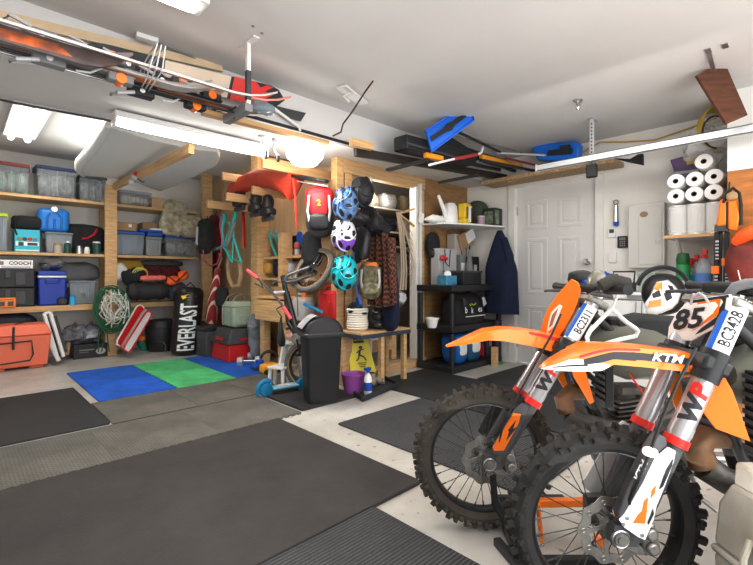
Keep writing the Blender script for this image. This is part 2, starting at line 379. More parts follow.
def jig_tile(x0, x1, y0, y1, m, label, teeth=(0, 0, 0, 0), z=.011, group=None, n=12):
    """interlocking tile: teeth on (south, east, north, west) edges, +1 out, -1 in"""
    P = []
    def edge(a, b, t):
        a, b = V(a), V(b); L = b-a; nn = V((L.y, -L.x)).normalized()*.017
        P.append(tuple(a))
        if t:
            for k in range(n):
                s0 = (k+.22)/n; s1 = (k+.78)/n; w = .12/n
                P.extend([tuple(a+L*(s0+w)), tuple(a+L*(s0-w*.3)+nn*t), tuple(a+L*(s1+w*.3)+nn*t), tuple(a+L*(s1-w))])
    edge((x0, y0), (x1, y0), teeth[0]); edge((x1, y0), (x1, y1), teeth[1]); edge((x1, y1), (x0, y1), teeth[2]); edge((x0, y1), (x0, y0), teeth[3])
    b = MB(); b.prism(P, z, (0, 0, .0005)); return solo('foam_tile', b, m, label, 'foam tile', group)
mat_box(-1.5, 1.69, 1.42, 2.765, mk, 'large smooth black rubber mat filling the near floor at left', .018)
mat_box(-1.5, .79, 3.52, 4.87, mk2, 'smooth black rubber mat in front of the coral cooler', .014)
xs = [-1.16, -.56, .04, .65, 1.26, 1.90]
tl = ['grey textured foam tile farthest left beside large black mat', 'grey textured foam tile left of the darker seam', 'grey textured foam tile at the left edge of the view', 'grey textured foam tile below the end of the left black mat',
      'grey textured foam tile next to the big black mat corner']
for i in range(1, 5):
    jig_tile(xs[i], xs[i+1], 2.79, 3.47, mtile, tl[i] if i != 1 else tl[1], (1, 0, 0, 0), group=None)
for i, (x0, x1) in enumerate(((.80, 1.40), (1.405, 1.90), (1.905, 2.55))):
    jig_tile(x0, x1, 3.49 if i < 2 else 3.49, 4.17, mtile, ['grey foam tile bordering the left blue tile', 'grey foam tile bordering the green tile', 'grey foam tile bordering the far blue tile under the blue scooter'][i])
jig_tile(.86, 1.475, 4.19, 5.66, mblu, 'large blue foam floor tile left of the green one', (0, 1, 0, 0), n=16)
jig_tile(1.48, 2.06, 4.19, 5.66, mgrn, 'green foam floor tile between two blue ones', (1, 1, 0, 0), n=16)
jig_tile(2.065, 2.62, 4.19, 5.66, mblu, 'blue foam floor tile beside the red and black step box', (0, 0, 0, 0))
mat_box(1.93, 2.52, 2.82, 3.45, mk2, 'small black mat under the dustbin and kids bike', .02)
mat_box(1.94, 2.86, .98, 2.40, mrib, 'ribbed charcoal mat under the rear dirt bike', .01)
mat_box(2.88, 3.77, 1.1, 3.12, mk2, 'plain black mat in front of the black plastic shelf', .013)
mat_box(3.79, 4.78, 1.3, 2.46, mk2, 'black mat in front of the white door', .013)
mat_box(.35, 1.36, -.4, 1.425, mrib, 'ribbed charcoal mat nearest the viewer', .01)
# ================= dirt bikes (local frame: origin under the front axle, +x to the rear, +y to the far side, z up) =================
KO = mat('orange bike plastic', (.98,.24,.01), .3, coat=.5, var=.06, vs=4); KW = mat('white bike plastic', (.88,.88,.87), .32, coat=.3)
KT = mat('fork tube silver', (.48,.48,.50), .30, .6, var=.08, vs=10); KF = mat('fork lower dark', (.10,.10,.105), .45, .2, var=.3, vs=12)
KTY = mat('knobbly tyre rubber', (.020,.020,.020), .7, col2=(.042,.038,.034), vs=14, bump=.3); KTD = mat('dusty knobbly tyre rubber', (.040,.035,.030), .85, col2=(.10,.082,.065), vs=10, bump=.3)
KG = mat('engine grey', (.20,.19,.175), .55, .6, var=.45, vs=18, bump=.4); KB = mat('black bike plastic', (.022,.022,.024), .4, var=.25)
KTK = mat('translucent fuel tank', (.22,.22,.18), .35, trans=.1, var=.08); KEX = mat('heat stained exhaust', (.26,.15,.08), .55, .5, var=.5, vs=9)
KRED = mat('fork red', (.72,.03,.02), .35); KBL = mat('sticker blue', (.01,.14,.55), .4); KSC = mat('black sticker', (.03,.03,.035), .4)
KDISC = mat('brake disc steel', (.42,.40,.37), .38, .9, var=.25, vs=20)
def wheel_parts(root, cx, y0, Rr, tw, dusty, front=True, cz=None):
    """tyre, rim, spokes, hub, brake disc around axle (cx,y0,Rr)"""
    c = V((cx, y0, cz or Rr)); Y = V((0, 1, 0))
    t = MB(); rim_r = Rr*.775
    prof = []   # tyre carcass cross-section, a lofted ring
    nseg = 72; ring = []
    pts = [(-.5*tw*.62, rim_r), (-.5*tw*.95, rim_r+.022), (-.5*tw*.86, Rr-.026), (-.5*tw*.5, Rr-.014), (0, Rr-.011), (.5*tw*.5, Rr-.014), (.5*tw*.86, Rr-.026), (.5*tw*.95, rim_r+.022), (.5*tw*.62, rim_r)]
    vs = []; fs = []; n = len(pts)
    for i in range(nseg):
        a = 2*PI*i/nseg
        for yy, r in pts: vs.append(c+V((math.cos(a)*r, yy, math.sin(a)*r)))
    for i in range(nseg):
        j = (i+1) % nseg
        for k in range(n): l = (k+1) % n; fs.append((i*n+k, i*n+l, j*n+l, j*n+k))
    t.add(vs, fs)
    N = 44
    for i in range(N):
        a = 2*PI*(i+.5*(0))/N
        def knob(a, yy, r0, sz, tilt):
            rad = V((math.cos(a), 0, math.sin(a))); tan = V((-math.sin(a), 0, math.cos(a)))
            up = (rad*math.cos(tilt)+Y*math.sin(tilt)); sd = Y*math.cos(tilt)-rad*math.sin(tilt)
            p = c+rad*r0+Y*yy; w, l, h = sz; q = []
            for s_, k in ((0, 1), (1, .8)):
                for dx, dy in ((-1,-1),(1,-1),(1,1),(-1,1)): q.append(p+up*h*s_+tan*dx*l/2*k+sd*dy*w/2*k)
            t.add(q, [(3,2,1,0),(4,5,6,7),(0,1,5,4),(1,2,6,5),(2,3,7,6),(3,0,4,7)])
        h = .021
        if i % 2 == 0:
            knob(a, -.012, Rr-.0165, (.018, .017, h), 0); knob(a, .012, Rr-.0165, (.018, .017, h), 0)
            for s_ in (-1, 1): knob(a+.03, s_*tw*.46, Rr-.034, (.014, .018, .016), s_*.95)
        else:
            for s_ in (-1, 1):
                knob(a, s_*tw*.30, Rr-.020, (.018, .018, h), s_*.35)
                knob(a, s_*tw*.43, Rr-.030, (.012, .015, h), s_*.8)
    ty = t.build('tyre', KTD if dusty else KTY, root, ang=30)
    rm = MB(); vs = []; fs = []
    pts = [(-.024, rim_r+.006), (-.024, rim_r-.008), (-.014, rim_r-.014), (.014, rim_r-.014), (.024, rim_r-.008), (.024, rim_r+.006)]
    n = len(pts)
    for i in range(nseg):
        a = 2*PI*i/nseg
        for yy, r in pts: vs.append(c+V((math.cos(a)*r, yy, math.sin(a)*r)))
    for i in range(nseg):
        j = (i+1) % nseg
        for k in range(n): l = (k+1) % n; fs.append((i*n+k, i*n+l, j*n+l, j*n+k))
    rm.add(vs, fs); rm.build('rim', mat('black rim', (.03,.03,.032), .35, .5, var=.3), root)
    hb = MB().lathe([(.014,-.055),(.03,-.052),(.036,-.035),(.02,-.028),(.018,.02),(.034,.03),(.036,.042),(.02,.055)], c, (0,1,0))
    hb.build('hub', KG, root)
    sp = MB()
    for i in range(32):
        a = 2*PI*i/32; side = -1 if i % 2 else 1; da = (1 if (i//2) % 2 else -1)*.55
        p = c+V((math.cos(a+da)*.034, side*.032, math.sin(a+da)*.034)); q = c+V((math.cos(a)*(rim_r-.012), side*.006, math.sin(a)*(rim_r-.012)))
        sp.tube([p, q], .0015, 5); r = (q-p).normalized(); sp.tube([q-r*.022, q], .003, 5)
    sp.build('spokes', mat('dark spoke', (.10,.10,.10), .4, .6), root)
    # wavy brake disc, near side
    ds = MB(); R = .098 if front else .088; yb = -.046; vs = []; fs = []; ns = 96
    for yy in (yb-.0018, yb+.0018):
        for k in range(ns):
            a = 2*PI*k/ns; ro = R*(1+.045*math.cos(a*10)); ri = R*.72*(1+.05*math.cos(a*10))
            vs.append(c+V((math.cos(a)*ro, yy, math.sin(a)*ro))); vs.append(c+V((math.cos(a)*ri, yy, math.sin(a)*ri)))
    def ix(s_, k, o): return (s_*ns+(k % ns))*2+o
    for k in range(ns):
        fs += [(ix(0,k,0), ix(0,k+1,0), ix(0,k+1,1), ix(0,k,1)), (ix(1,k,1), ix(1,k+1,1), ix(1,k+1,0), ix(1,k,0)), (ix(0,k,0), ix(1,k,0), ix(1,k+1,0), ix(0,k+1,0)), (ix(0,k,1), ix(0,k+1,1), ix(1,k+1,1), ix(1,k,1))]
    ds.add(vs, fs)
    for k in range(5):
        a = 2*PI*k/5+.3; ds.bar(c+V((math.cos(a)*.03, yb, math.sin(a)*.03)), c+V((math.cos(a+.4)*R*.75, yb, math.sin(a+.4)*R*.75)), .012, .004, up=Y)
    for k in range(10):
        a = 2*PI*k/10; ds.torus(c+V((math.cos(a)*R*.86, yb-.002, math.sin(a)*R*.86)), Y, .006, .0016, 10, 5)
    ds.build('brake_disc', KDISC, root)
    ax = MB().lathe([(.019,-.098),(.019,-.06)], c, (0,1,0), seg=20).lathe([(.012,-.102),(.012,.10)], c, (0,1,0)); ax.build('axle', M['dsteel'], root)

def make_bike(cf):
    D0 = cf['D']; L0 = (cf['wx']-376.5)/FPX*D0
    org = V((CC*D0+SS*L0, SS*D0-CC*L0, 0))
    root = thing('dirt_bike', cf['label'], 'motorcycle', (0, 0, 0), None)
    def b(px, py, y):
        D = D0+y; return V(((px-376.5)/FPX*D-L0, y, H-(py-276)/FPX*D))
    Rr = cf['R']; k = cf['k']; u0 = cf['u0']; LY = .078
    def leg(z, y): return V((u0+k*(z-Rr), y, z))
    ax = V((k, 0, 1)).normalized(); fwd = V((-1, 0, k)).normalized()   # along the fork; out of its front
    cz = cf['cz']; wheel_parts(root, 0, 0, Rr, .078, cf['dusty'], True, cz)
    zm, zt = cf['zm'], cf['zt']
    for y in (-LY, LY):
        lw = MB().cyl(leg(Rr+.02, y), leg(zm, y), .0245, .0245, 20).box((leg(Rr,0).x*.5, y, cz+.01), (.07, .030, .06)); lw.build('fork_leg', KF, root)
        up = MB().cyl(leg(zm+.015, y), leg(zt, y), .0295, .0295, 24).cyl(leg(zm+.025, y), leg(zm+.05, y), .031, .031, 24); up.build('fork_tube', KT, root)
        MB().cyl(leg(zm-.006, y), leg(zm+.016, y), .0335, .0335, 24).build('fork_seal', KRED, root)
        cp = MB().cyl(leg(zt, y), leg(zt+.012, y), .027, .024, 20).cyl(leg(zt+.012, y), leg(zt+.022, y), .01, .01, 6); cp.build('fork_cap', M['chrome'], root)
    # fork guards: outline measured on the near leg, mirrored for the far one
    yg = -(LY+.034); gpts = [b(*p, yg) for p in cf['guard_px']]
    for s_ in (-1, 1):
        m_ = lambda p: V((p.x, p.y*(-s_), p.z))
        g = MB().poly3([m_(p) for p in gpts], (0, .004*(-s_), 0)); gd = g.build('fork_guard', KW if cf['guard'] == 'white' else KF, root, bevel=.0015)
        for nm, m, px in cf['guard_deco']:
            MB().poly3([m_(b(*p, yg-(.0008 if nm != 'guard_stripe' else .0014))) for p in px], (0, -.0006*(-s_), 0)).build(nm, m, gd)
        if s_ < 0 and cf['guard'] == 'white':
            for p in ((623,524),(642,535),(627,518)): q = b(*p, yg); MB().cyl(q, q+V((0,-.003,0)), .005).build('bolt', M['steel'], gd)
    if cf['guard'] == 'white':
        MB().text('KTM', b(640.5,471,-(LY+.0355)), ax, fwd, .026, .0015, shear=.2, bold=.03, sx=1.1).build('lettering', KW, root)
    # logo on the near upper tube: curved bars wrap the tube
    def wrap(zc, a0, a1, l0, l1, m, nm, sk=0):
        """patch on the near tube between angles a0..a1 (0 = towards viewer side -y, + = front) and lengths l0..l1"""
        base = leg(zc, -LY); q = MB(); out = V((0, -1, 0))
        def fn(u, v):
            a = a0+(a1-a0)*u; l = l0+(l1-l0)*v+sk*a
            return base+ax*l+(out*math.cos(a)+fwd*math.sin(a))*.0303
        q.grid(fn, 8, 2, .0008); return q.build(nm, m, root)
    zl = cf['zlogo']
    ac = cf['ac']
    lb = leg(zl, -LY)
    def onlogo(x, y):
        a = ac-.1+y/.031; return lb+ax*x+(V((0,-1,0))*math.cos(a)+fwd*math.sin(a))*.0312
    MB().textmap('W', .062, lambda x, y: onlogo(x-.022, y), bold=.05, sx=1.15, shear=.15).build('logo_letter', KSC, root)
    MB().textmap('P', .062, lambda x, y: onlogo(x+.034, y), bold=.05, sx=1.1, shear=.15).build('logo_letter', KRED, root)
    # licence sticker
    base = leg(cf['zstick'], -LY)
    wrap(cf['zstick'], ac-1.15, ac+.45, -.075, .075, KW, 'registration_sticker'); wrap(cf['zstick'], ac+.45, ac+1.1, -.075, .075, KBL, 'sticker_band')
    def onreg(x, y, ac=ac):
        a = ac-.28+y/.031; return base+ax*x+(V((0,-1,0))*math.cos(a)+fwd*math.sin(a))*.0316
    MB().textmap(cf['reg'], .043, lambda x, y: onreg(x+.006, y), bold=.012, sx=.74).build('registration_number', KSC, root)
    # triple clamps, bars
    low = cf['zlow']; tm = MB().box((leg(low,0).x+.0, 0, low), (.085, .22, .045), Matrix.Rotation(-math.atan(k), 3, 'Y').inverted()); tm.build('triple_clamp', KB, root, bevel=.01)
    for y in (-LY, LY): MB().cyl(leg(low-.045, y), leg(low+.035, y), .0365, .0365, 20).build('clamp_ring', KB, root)
    top = cf['ztop']; MB().box((leg(top,0).x+.01, 0, top), (.085, .22, .028), Matrix.Rotation(-math.atan(k), 3, 'Y').inverted()).build('top_clamp', M['dsteel'], root, bevel=.008)
    hx, hz = leg(top,0).x+cf['barx'], top+cf['barz']; sw_ = cf['sweep']
    MB().cyl((leg(low-.02,0).x+.045,0,low-.02), (leg(top,0).x+.045,0,top), .022).build('steering_stem', KB, root)
    HB = cf['halfbar']; bp = [(hx+sw_,-HB,hz+.03),(hx+sw_*.7,-HB+.12,hz+.025),(hx+.005,-.11,hz+.008),(hx,-.05,hz),(hx,.05,hz),(hx+.005,.11,hz+.008),(hx+sw_*.7,HB-.12,hz+.025),(hx+sw_,HB,hz+.03)]
    hb = MB().tube(bp, .011, 10); hb.build('handlebar', M['dsteel'], root)
    MB().box((hx,0,hz), (.05,.10,.035)).box((hx,-.045,hz-.03), (.035,.025,.05)).box((hx,.045,hz-.03), (.035,.025,.05)).build('bar_clamp', M['dsteel'], root, bevel=.005)
    MB().sup((hx-.004,0,hz+.028), (.022,.10,.02), .5).build('bar_pad', KB, root)
    for s_ in (-1, 1):
        p, q = V((hx+sw_*.7, s_*(HB-.12), hz+.025)), V((hx+sw_*1.05, s_*(HB+.015), hz+.031))
        MB().tube([p, p+(q-p)*.1, p+(q-p)*.12, q-(q-p)*.04, q], [.02,.02,.0155,.0165,.019], 14).build('grip', KB, root)
        lv = MB().tube([p-V((.015,s_*.05,.01)), p+V((-.06,s_*.0,-.012)), p+V((-.07,s_*.06,-.014)), p+V((-.055,s_*.13,-.018))], [.01,.007,.006,.007], 8); lv.build('lever', M['dgrey'], root)
    if cf['handguard']: MB().tube([b(726,303,-.05), b(729,294,-.06), b(735,287,-.07), b(746,284,-.08), b(760,283,-.10), b(790,287,-.12)], [.009,.012,.015,.016,.015,.01], 10).build('crossbar_sleeve', cf['handguard'], root)
    # master cylinder and cables
    MB().box((hx+.01,-.17,hz+.055), (.05,.055,.035)).cyl((hx+.01,-.17,hz+.07),(hx+.01,-.17,hz+.08),.02).build('brake_reservoir', M['dsteel'], root, bevel=.004)
    MB().tube([b(*p) for p in cf['hose']], .0042, 8).build('brake_hose', M['black'], root)
    if cf['clip']: MB().sup(b(650,452,-.125), (.022,.008,.014), .8, R=Matrix.Rotation(.3,3,'Y')).build('hose_clip', KW, root)
    # caliper behind the leg, near the disc
    cl = MB().box((u0+.055,-.066,Rr+.015), (.05,.04,.085), Matrix.Rotation(-.25,3,'Y')).cyl((u0+.055,-.10,Rr+.035),(u0+.055,-.06,Rr+.035),.018).cyl((u0+.06,-.10,Rr-.005),(u0+.06,-.06,Rr-.005),.018); cl.build('brake_caliper', M['dsteel'], root, bevel=.006)
    lug = MB(); q = []
    for yy in (-.058, -.088): q.append([V((.026+math.cos(a)*.045+.012*math.sin(a)*-1, yy, cz-.018+math.sin(a)*.024-.6*math.cos(a)*.030)) for a in [2*PI*k_/18 for k_ in range(18)]])
    lug.loft(q); lug.build('axle_lug', M['dsteel'], root, bevel=.004)
    MB().torus((0,-.090,cz), (0,1,0), .023, .005, 24, 8).build('axle_ring', M['steel'], root)
    if cf['guard'] == 'white':
        MB().poly3([b(*p, yg+.002) for p in ((668,446),(657,455),(646,478),(627,513),(619,520),(618,514),(627,492),(639,468),(650,446),(659,434),(667,438))], (0,.03,0)).build('fork_wrap', KF, root, bevel=.005)
    # ---- front fender: U-section swept along the photo's outline (near lower edge)
    up = [b(*p, -.055) for p in cf['fend_up']]; lo = [b(*p, -.062) for p in cf['fend_lo']]
    fb = MB(); secs = []
    for i, (a, c_) in enumerate(zip(up, lo)):
        w = cf['fend_w'][i]; t = .004
        cx_, zt_, zl_ = a.x, a.z, c_.z; xl = c_.x
        secs.append([V((xl,-w,zl_)), V((cx_,-w*.86,zt_)), V((cx_,-w*.45,zt_+.003)), V((cx_,0,zt_+.005)), V((cx_,w*.45,zt_+.003)), V((cx_,w*.86,zt_)), V((xl,w,zl_)),
                     V((xl,w-.006,zl_+.001)), V((cx_,w*.8,zt_-.006)), V((cx_,0,zt_-.002)), V((cx_,-w*.8,zt_-.006)), V((xl,-w+.006,zl_+.001))])
    fb.loft(secs); fd = fb.build('front_fender', KO, root, ang=60)
    # fender graphics on the near skirt (bilinear between the skirt's edges)
    def sk(t, v, e=.0012):
        s_ = t*(len(secs)-1); i = min(int(s_), len(secs)-2); f_ = s_-i
        lo_ = secs[i][0].lerp(secs[i+1][0], f_); up_ = secs[i][1].lerp(secs[i+1][1], f_)
        return lo_.lerp(up_, v)+V((0,-e,0))
    def patch(t0, t1, v0, v1, m, nm, e=.0012, v0b=None, v1b=None):
        v0b = v0 if v0b is None else v0b; v1b = v1 if v1b is None else v1b; q = MB()
        q.grid(lambda u, v: sk(t0+(t1-t0)*u, (v0+(v0b-v0)*u)*(1-v)+(v1+(v1b-v1)*u)*v, e), 14, 3, .0006); return q.build(nm, m, fd)
    for a in cf['graph']: patch(*a)
    if cf['fend_text']:
        p0, p1 = sk(.66, .60), sk(.86, .66); MB().text('KTM', sk(.74,.60,.0022), (p1-p0), V((0,0,1)), .034, .0008, shear=.3, bold=.035, sx=1.35).build('lettering', KW, fd)
    # ---- number plate
    P = cf['plate']; xs = [p[0] for p in P]; xa, xb_ = min(xs), max(xs); yw = cf['plate_y']
    def py_(px): return yw-2*yw*(px-xa)/(xb_-xa)
    pts = [b(px, py, py_(px)) for px, py in P]; cen = sum(pts, V((0,0,0)))/len(pts)
    pb = MB(); pb.poly3(pts, (.006,0,0)); pl = pb.build('number_plate', cf['plate_m'], root, bevel=.0015)
    if cf['plate_deco']: cf['plate_deco'](b, py_, pl, MB)
    # ---- tank, shrouds, seat, side panels, engine, frame
    zs, us = cf['zseat'], cf['us']   # seat height / front of the tank
    tk = MB(); sec = []
    for x, w, z0, z1 in ((us,.05,.72,.80),(us+.06,.09,.66,.84),(us+.16,.115,.62,.865),(us+.26,.10,.62,.855),(us+.34,.08,.66,.83)):
        sec.append([V((x,math.cos(a)*w, (z0+z1)/2+math.sin(a)*(z1-z0)/2)) for a in [2*PI*q/14 for q in range(14)]])
    tk.loft(sec); tk.build('fuel_tank', KTK, root); MB().lathe([(.032,0),(.034,.02),(.026,.03)], (us+.12,0,.85)).build('tank_cap', KB, root)
    se = MB(); sec = []
    for x, w, z0, z1 in ((us+.12,.045,.84,.875),(us+.22,.065,.80,zs+.0),(us+.45,.075,.76,zs-.02),(us+.75,.085,.77,zs+.005),(us+.98,.075,.80,zs+.02)):
        sec.append([V((x,-w,z0)),V((x,-w*.9,z1-.02)),V((x,-w*.5,z1)),V((x,w*.5,z1)),V((x,w*.9,z1-.02)),V((x,w,z0))])
    se.loft(sec); se.build('seat', mat('seat vinyl', (.03,.03,.03), .75, bump=.3, bs=80), root, bevel=.006)
    for s_ in (-1, 1):
        SP = [b(p[0], p[1], cf['shy'](p[0])) for p in cf['shroud']]
        sh = MB(); y = s_*.155; sh.poly3([V((q.x, -s_*q.y, q.z)) for q in SP], (0, -s_*.005, 0)); so_ = sh.build('radiator_shroud', KO, root, bevel=.0015)
        ra = MB().box((us+.03, s_*.10, .66), (.03, .09, .24)); ra.build('radiator', KB, root, bevel=.004)
        lv = MB()
        for i in range(9): lv.bar((us+.008, s_*.145, .56+i*.025), (us+.008, s_*.06, .565+i*.025), .004, .012)
        lv.build('radiator_louvre', M['dgrey'], root)
        sp = MB(); y = s_*.11; sp.poly3([V(q) for q in ((us+.5,y,.62),(us+.52,y,.76),(us+.98,y*.8,.83),(us+1.02,y*.8,.79),(us+.8,y,.62),(us+.66,y,.55))], (0,-s_*.005,0)); sp.build('side_panel', KW, root, bevel=.002)
        MB().cyl((us+.30,s_*.11,.30),(us+.36,s_*.19,.30),.012).box((us+.36,s_*.20,.305),(.05,.06,.02)).build('foot_peg', M['dsteel'], root)
    rf = MB(); sec = []
    for x, w, z in ((us+.90,.08,.83),(us+1.05,.085,.86),(us+1.2,.075,.87),(us+1.33,.055,.865)):
        sec.append([V((x,-w,z-.03)),V((x,-w*.8,z)),V((x,w*.8,z)),V((x,w,z-.03)),V((x,w*.7,z-.012)),V((x,-w*.7,z-.012))])
    rf.loft(sec); rf.build('rear_fender', KO, root)
    fo = MB()
    hs = leg(low-.03,0)+V((.05,0,0)); ht = leg(top-.03,0)+V((.05,0,0))
    for s_ in (-1, 1):
        fo.tube([ht+V((0,s_*.02,-.03)), (us+.15,s_*.06,.76), (us+.36,s_*.085,.62), (us+.42,s_*.085,.40), (us+.36,s_*.08,.28)], .017, 10)
        fo.tube([hs+V((.0,s_*.012,0)), (us+.07,s_*.03,.42), (us+.10,s_*.07,.26), (us+.22,s_*.08,.235), (us+.36,s_*.08,.28)], .015, 10)
        fo.tube([(us+.22,s_*.07,.74), (us+.6,s_*.075,.73), (us+.95,s_*.06,.79)], .011, 8); fo.tube([(us+.40,s_*.085,.50), (us+.9,s_*.06,.77)], .010, 8)
    fo.cyl(hs, ht, .03); fo.build('frame', mat('dark frame paint', (.035,.033,.032), .45), root)
    en = MB().sup((us+.20,0,.34), (.16,.10,.10), .55, amp=.008, fr=14).sup((us+.32,-.02,.37), (.11,.09,.09), .6).lathe([(.07,-.045),(.075,-.02),(.07,.0)], (us+.20,-.09,.33), (0,1,0)).lathe([(.055,0),(.05,-.02)], (us+.33,-.10,.35), (0,1,0))
    for i in range(7): en.box((us+.155+i*.003, 0, .43+i*.019), (.12,.13,.008), Matrix.Rotation(-.15,3,'Y'))
    en.cyl((us+.15,0,.42),(us+.175,0,.59),.045).box((us+.18,0,.58),(.10,.10,.03)); en.build('engine', KG, root, bevel=.003)
    ca = MB().cyl((us+.24,0,.47),(us+.36,0,.50),.035).cyl((us+.30,0,.42),(us+.30,0,.54),.03); ca.build('carburettor', M['dsteel'], root)
    ex = MB().tube([(us+.12,0,.53),(us+.02,0,.555),(us-.06,-.01,.57),(us-.095,-.02,.54),(us-.08,-.03,.49)], [.02,.024,.034,.039,.040], 18)
    ex.build('exhaust_header', KEX, root)
    ex = MB().tube([(us-.08,-.03,.49),(us-.03,-.045,.455),(us+.06,-.08,.44),(us+.16,-.12,.44),(us+.28,-.135,.50),(us+.42,-.125,.62),(us+.6,-.12,.70)], [.040,.038,.034,.03,.026,.018,.016], 16)
    ex.build('expansion_chamber', KG, root); MB().tube([(us+.6,-.12,.70),(us+.64,-.12,.71),(us+.9,-.13,.76),(us+.94,-.13,.765)], [.02,.038,.038,.02], 16).build('silencer', M['alu'], root)
    hs_ = MB().tube([(us+.05,.02,.60),(us+.09,.05,.56),(us+.10,.09,.58),(us+.06,.10,.62)], .012, 8).tube([(us+.06,-.06,.54),(us+.12,-.03,.48),(us+.16,0,.46)], .012, 8); hs_.build('coolant_hose', KB, root)
    MB().tube([(us+.14,-.08,.66),(us+.19,-.1,.58),(us+.24,-.11,.46)], .004, 6).build('fuel_line', KRED, root)
    # rear end
    sw = MB()
    for s_ in (-1, 1): sw.tube([(us+.40,s_*.08,.33),(us+.7,s_*.095,.32),(us+1.02,s_*.09,Rr)], [.028,.026,.02], 10, flat=.7)
    sw.build('swingarm', M['alu'], root)
    MB().tube([(us+.50,0,.36),(us+.42,0,.70)], .018, 10).build('shock_absorber', KG, root)
    sprg = MB(); sprg.tube([V((us+.495-.07*t/40, 0, .40+.24*t/40))+V((math.cos(t*.9)*.03, math.sin(t*.9)*.03, 0)) for t in range(41)], .005, 6); sprg.build('shock_spring', KO, root)
    rr = thing('tmp', '', ''); bpy.data.objects.remove(rr)
    wheel_parts(root, us+1.02, 0, Rr-.03, .10, cf['dusty'], False)
    MB().tube([(us+.25,-.11,.30),(us+.33,-.15,.30),(us+.37,-.155,.20),(us+.42,-.17,.16)] , .009, 8).build('side_lever', M['dsteel'], root)
    root.location = org; root.rotation_euler = (0, 0, -(PI/2-ANG))
    return root, b, leg

# near bike: plate, graphics and lines measured from the photo
def plate85(b, py_, pl, MB):
    def p(px, py, e=-.0015): q = b(px, py, py_(px)); q.x += e; return q
    q = MB(); q.poly3([p(688,302), p(691,300.5), p(729,294.8), p(729.3,297), p(694,303)], (-.001,0,0)); q.poly3([p(720,298.5), p(727,297.5), p(723.5,319.5), p(703,331.5), p(696,334.5), p(702,328), p(718,316.5)], (-.001,0,0)); q.build('plate_stripe', KSC, pl)
    q = MB(); q.poly3([p(697,302), p(722,298.6,-.003), p(719.5,314.5,-.003), p(699,327.5,-.003), p(693,331.5,-.003), p(699,325,-.003), p(715,313,-.003), p(717,301.5,-.003), p(699,304.3,-.003)], (-.001,0,0)); q.build('plate_band', KO, pl)
    o = p(692, 321, -.004); xr = p(700,319,0)-p(680,324,0); yu = p(692,312,0)-p(689,330,0)
    MB().textmap('85', 27, lambda x, y: p(689.5+x, 320-y-x*.10, -.009), shear=.25, bold=.03, sx=1.12).build('race_number', KSC, pl)
    MB().tube([p(694,304,-.01), p(699,297,-.02), p(706,293,-.02), p(711,296,-.02), p(713,303,-.012)], .004, 8).build('cable_loop', M['lgrey'], pl)
bike2 = dict(label='near orange and white dirt bike with number plate 85', D=1.31, wx=604, R=.291, cz=.312, k=.455, u0=.030, barx=.045, barz=.02, sweep=.10, zm=.579, zt=.972, zlow=.80, ztop=.965, zlogo=.69, zstick=.893, dusty=False, guard='white', reg='BC3428', clip=True,
  halfbar=.30, ac=.62, handguard=mat('grey hand guard', (.22,.22,.23), .4),
  fend_up=[(547,371.2),(560,364.6),(578,356),(596,349.5),(612,347.3),(640,348),(668,351),(693,354.5),(712,358)],
  fend_lo=[(547.5,372.6),(562,372.3),(580,371.8),(600,370.3),(612,364),(640,366.5),(668,369.8),(693,372.5),(712,375)],
  fend_w=[.012,.045,.062,.07,.072,.07,.065,.06,.05],
  graph=[(0,.20,.02,.98,KW,'white_tip',.0012), (.20,.46,.02,.98,KW,'white_flash',.0012,.0,.12), (.08,.30,.55,.68,KSC,'dark_flash',.0022,.30,.40), (.28,.60,.40,.72,KSC,'dark_stripe',.0014,.30,.78), (.60,1.0,.36,.76,KSC,'dark_stripe',.0014,.40,.74), (.26,.62,.84,.98,KRED,'red_line',.0014,.86,.98)],
  fend_text=True, plate=[(667,340.5),(668.5,327),(676,313),(684,304.5),(691,300),(729.5,294.2),(731,297),(727,322),(702,334.5),(692,341)], plate_y=.10, plate_m=KW, plate_deco=plate85,
  zseat=.90, us=.36, shy=lambda px: -.06-.07*max(0,min(1,(px-700)/50)), shroud=[(690,366),(712,356),(722,372),(733,391),(751,442),(716,429),(698,405)],
  guard_px=[(619,520),(624.5,514),(642.6,483.5),(655,458),(668,447),(676,451),(674,462),(665,487),(657,506),(654,520),(645.5,540.5),(639,538),(624.5,528)],
  guard_deco=[('guard_decal',KO,[(633,523),(645,523.6),(647,511),(648,497.5),(644,501),(642,511),(638.5,514)]),('guard_decal',KO,[(656,485),(655,493),(650.6,498.6),(652,490)]),
    ('guard_stripe',KSC,[(653,508.6),(654,514),(648.5,525),(647.5,523)]),('guard_stripe',KSC,[(673.5,458),(672,466),(663,486.5),(659,489.5),(666,470)])],
  hose=[(696,348,-.09),(692,356,-.10),(679,380,-.12),(662,418,-.125),(650,452,-.125),(637,484,-.118),(630,500,-.112),(628,512,-.10)])
def plate1(b, py_, pl, MB):
    def p(px, py, e=-.0015): q = b(px, py, py_(px)); q.x += e; return q
    q = MB(); q.poly3([p(552,312), p(560,304), p(563,306), p(555,326), p(547,333), p(549,322)], (-.001,0,0)); q.build('plate_decal', KW, pl)
    q = MB(); q.poly3([p(553,315,-.003), p(559,308,-.003), p(553,325,-.003), p(549.5,328,-.003)], (-.001,0,0)); q.build('plate_logo', mat('plate decal grey', (.35,.2,.15), .5), pl)
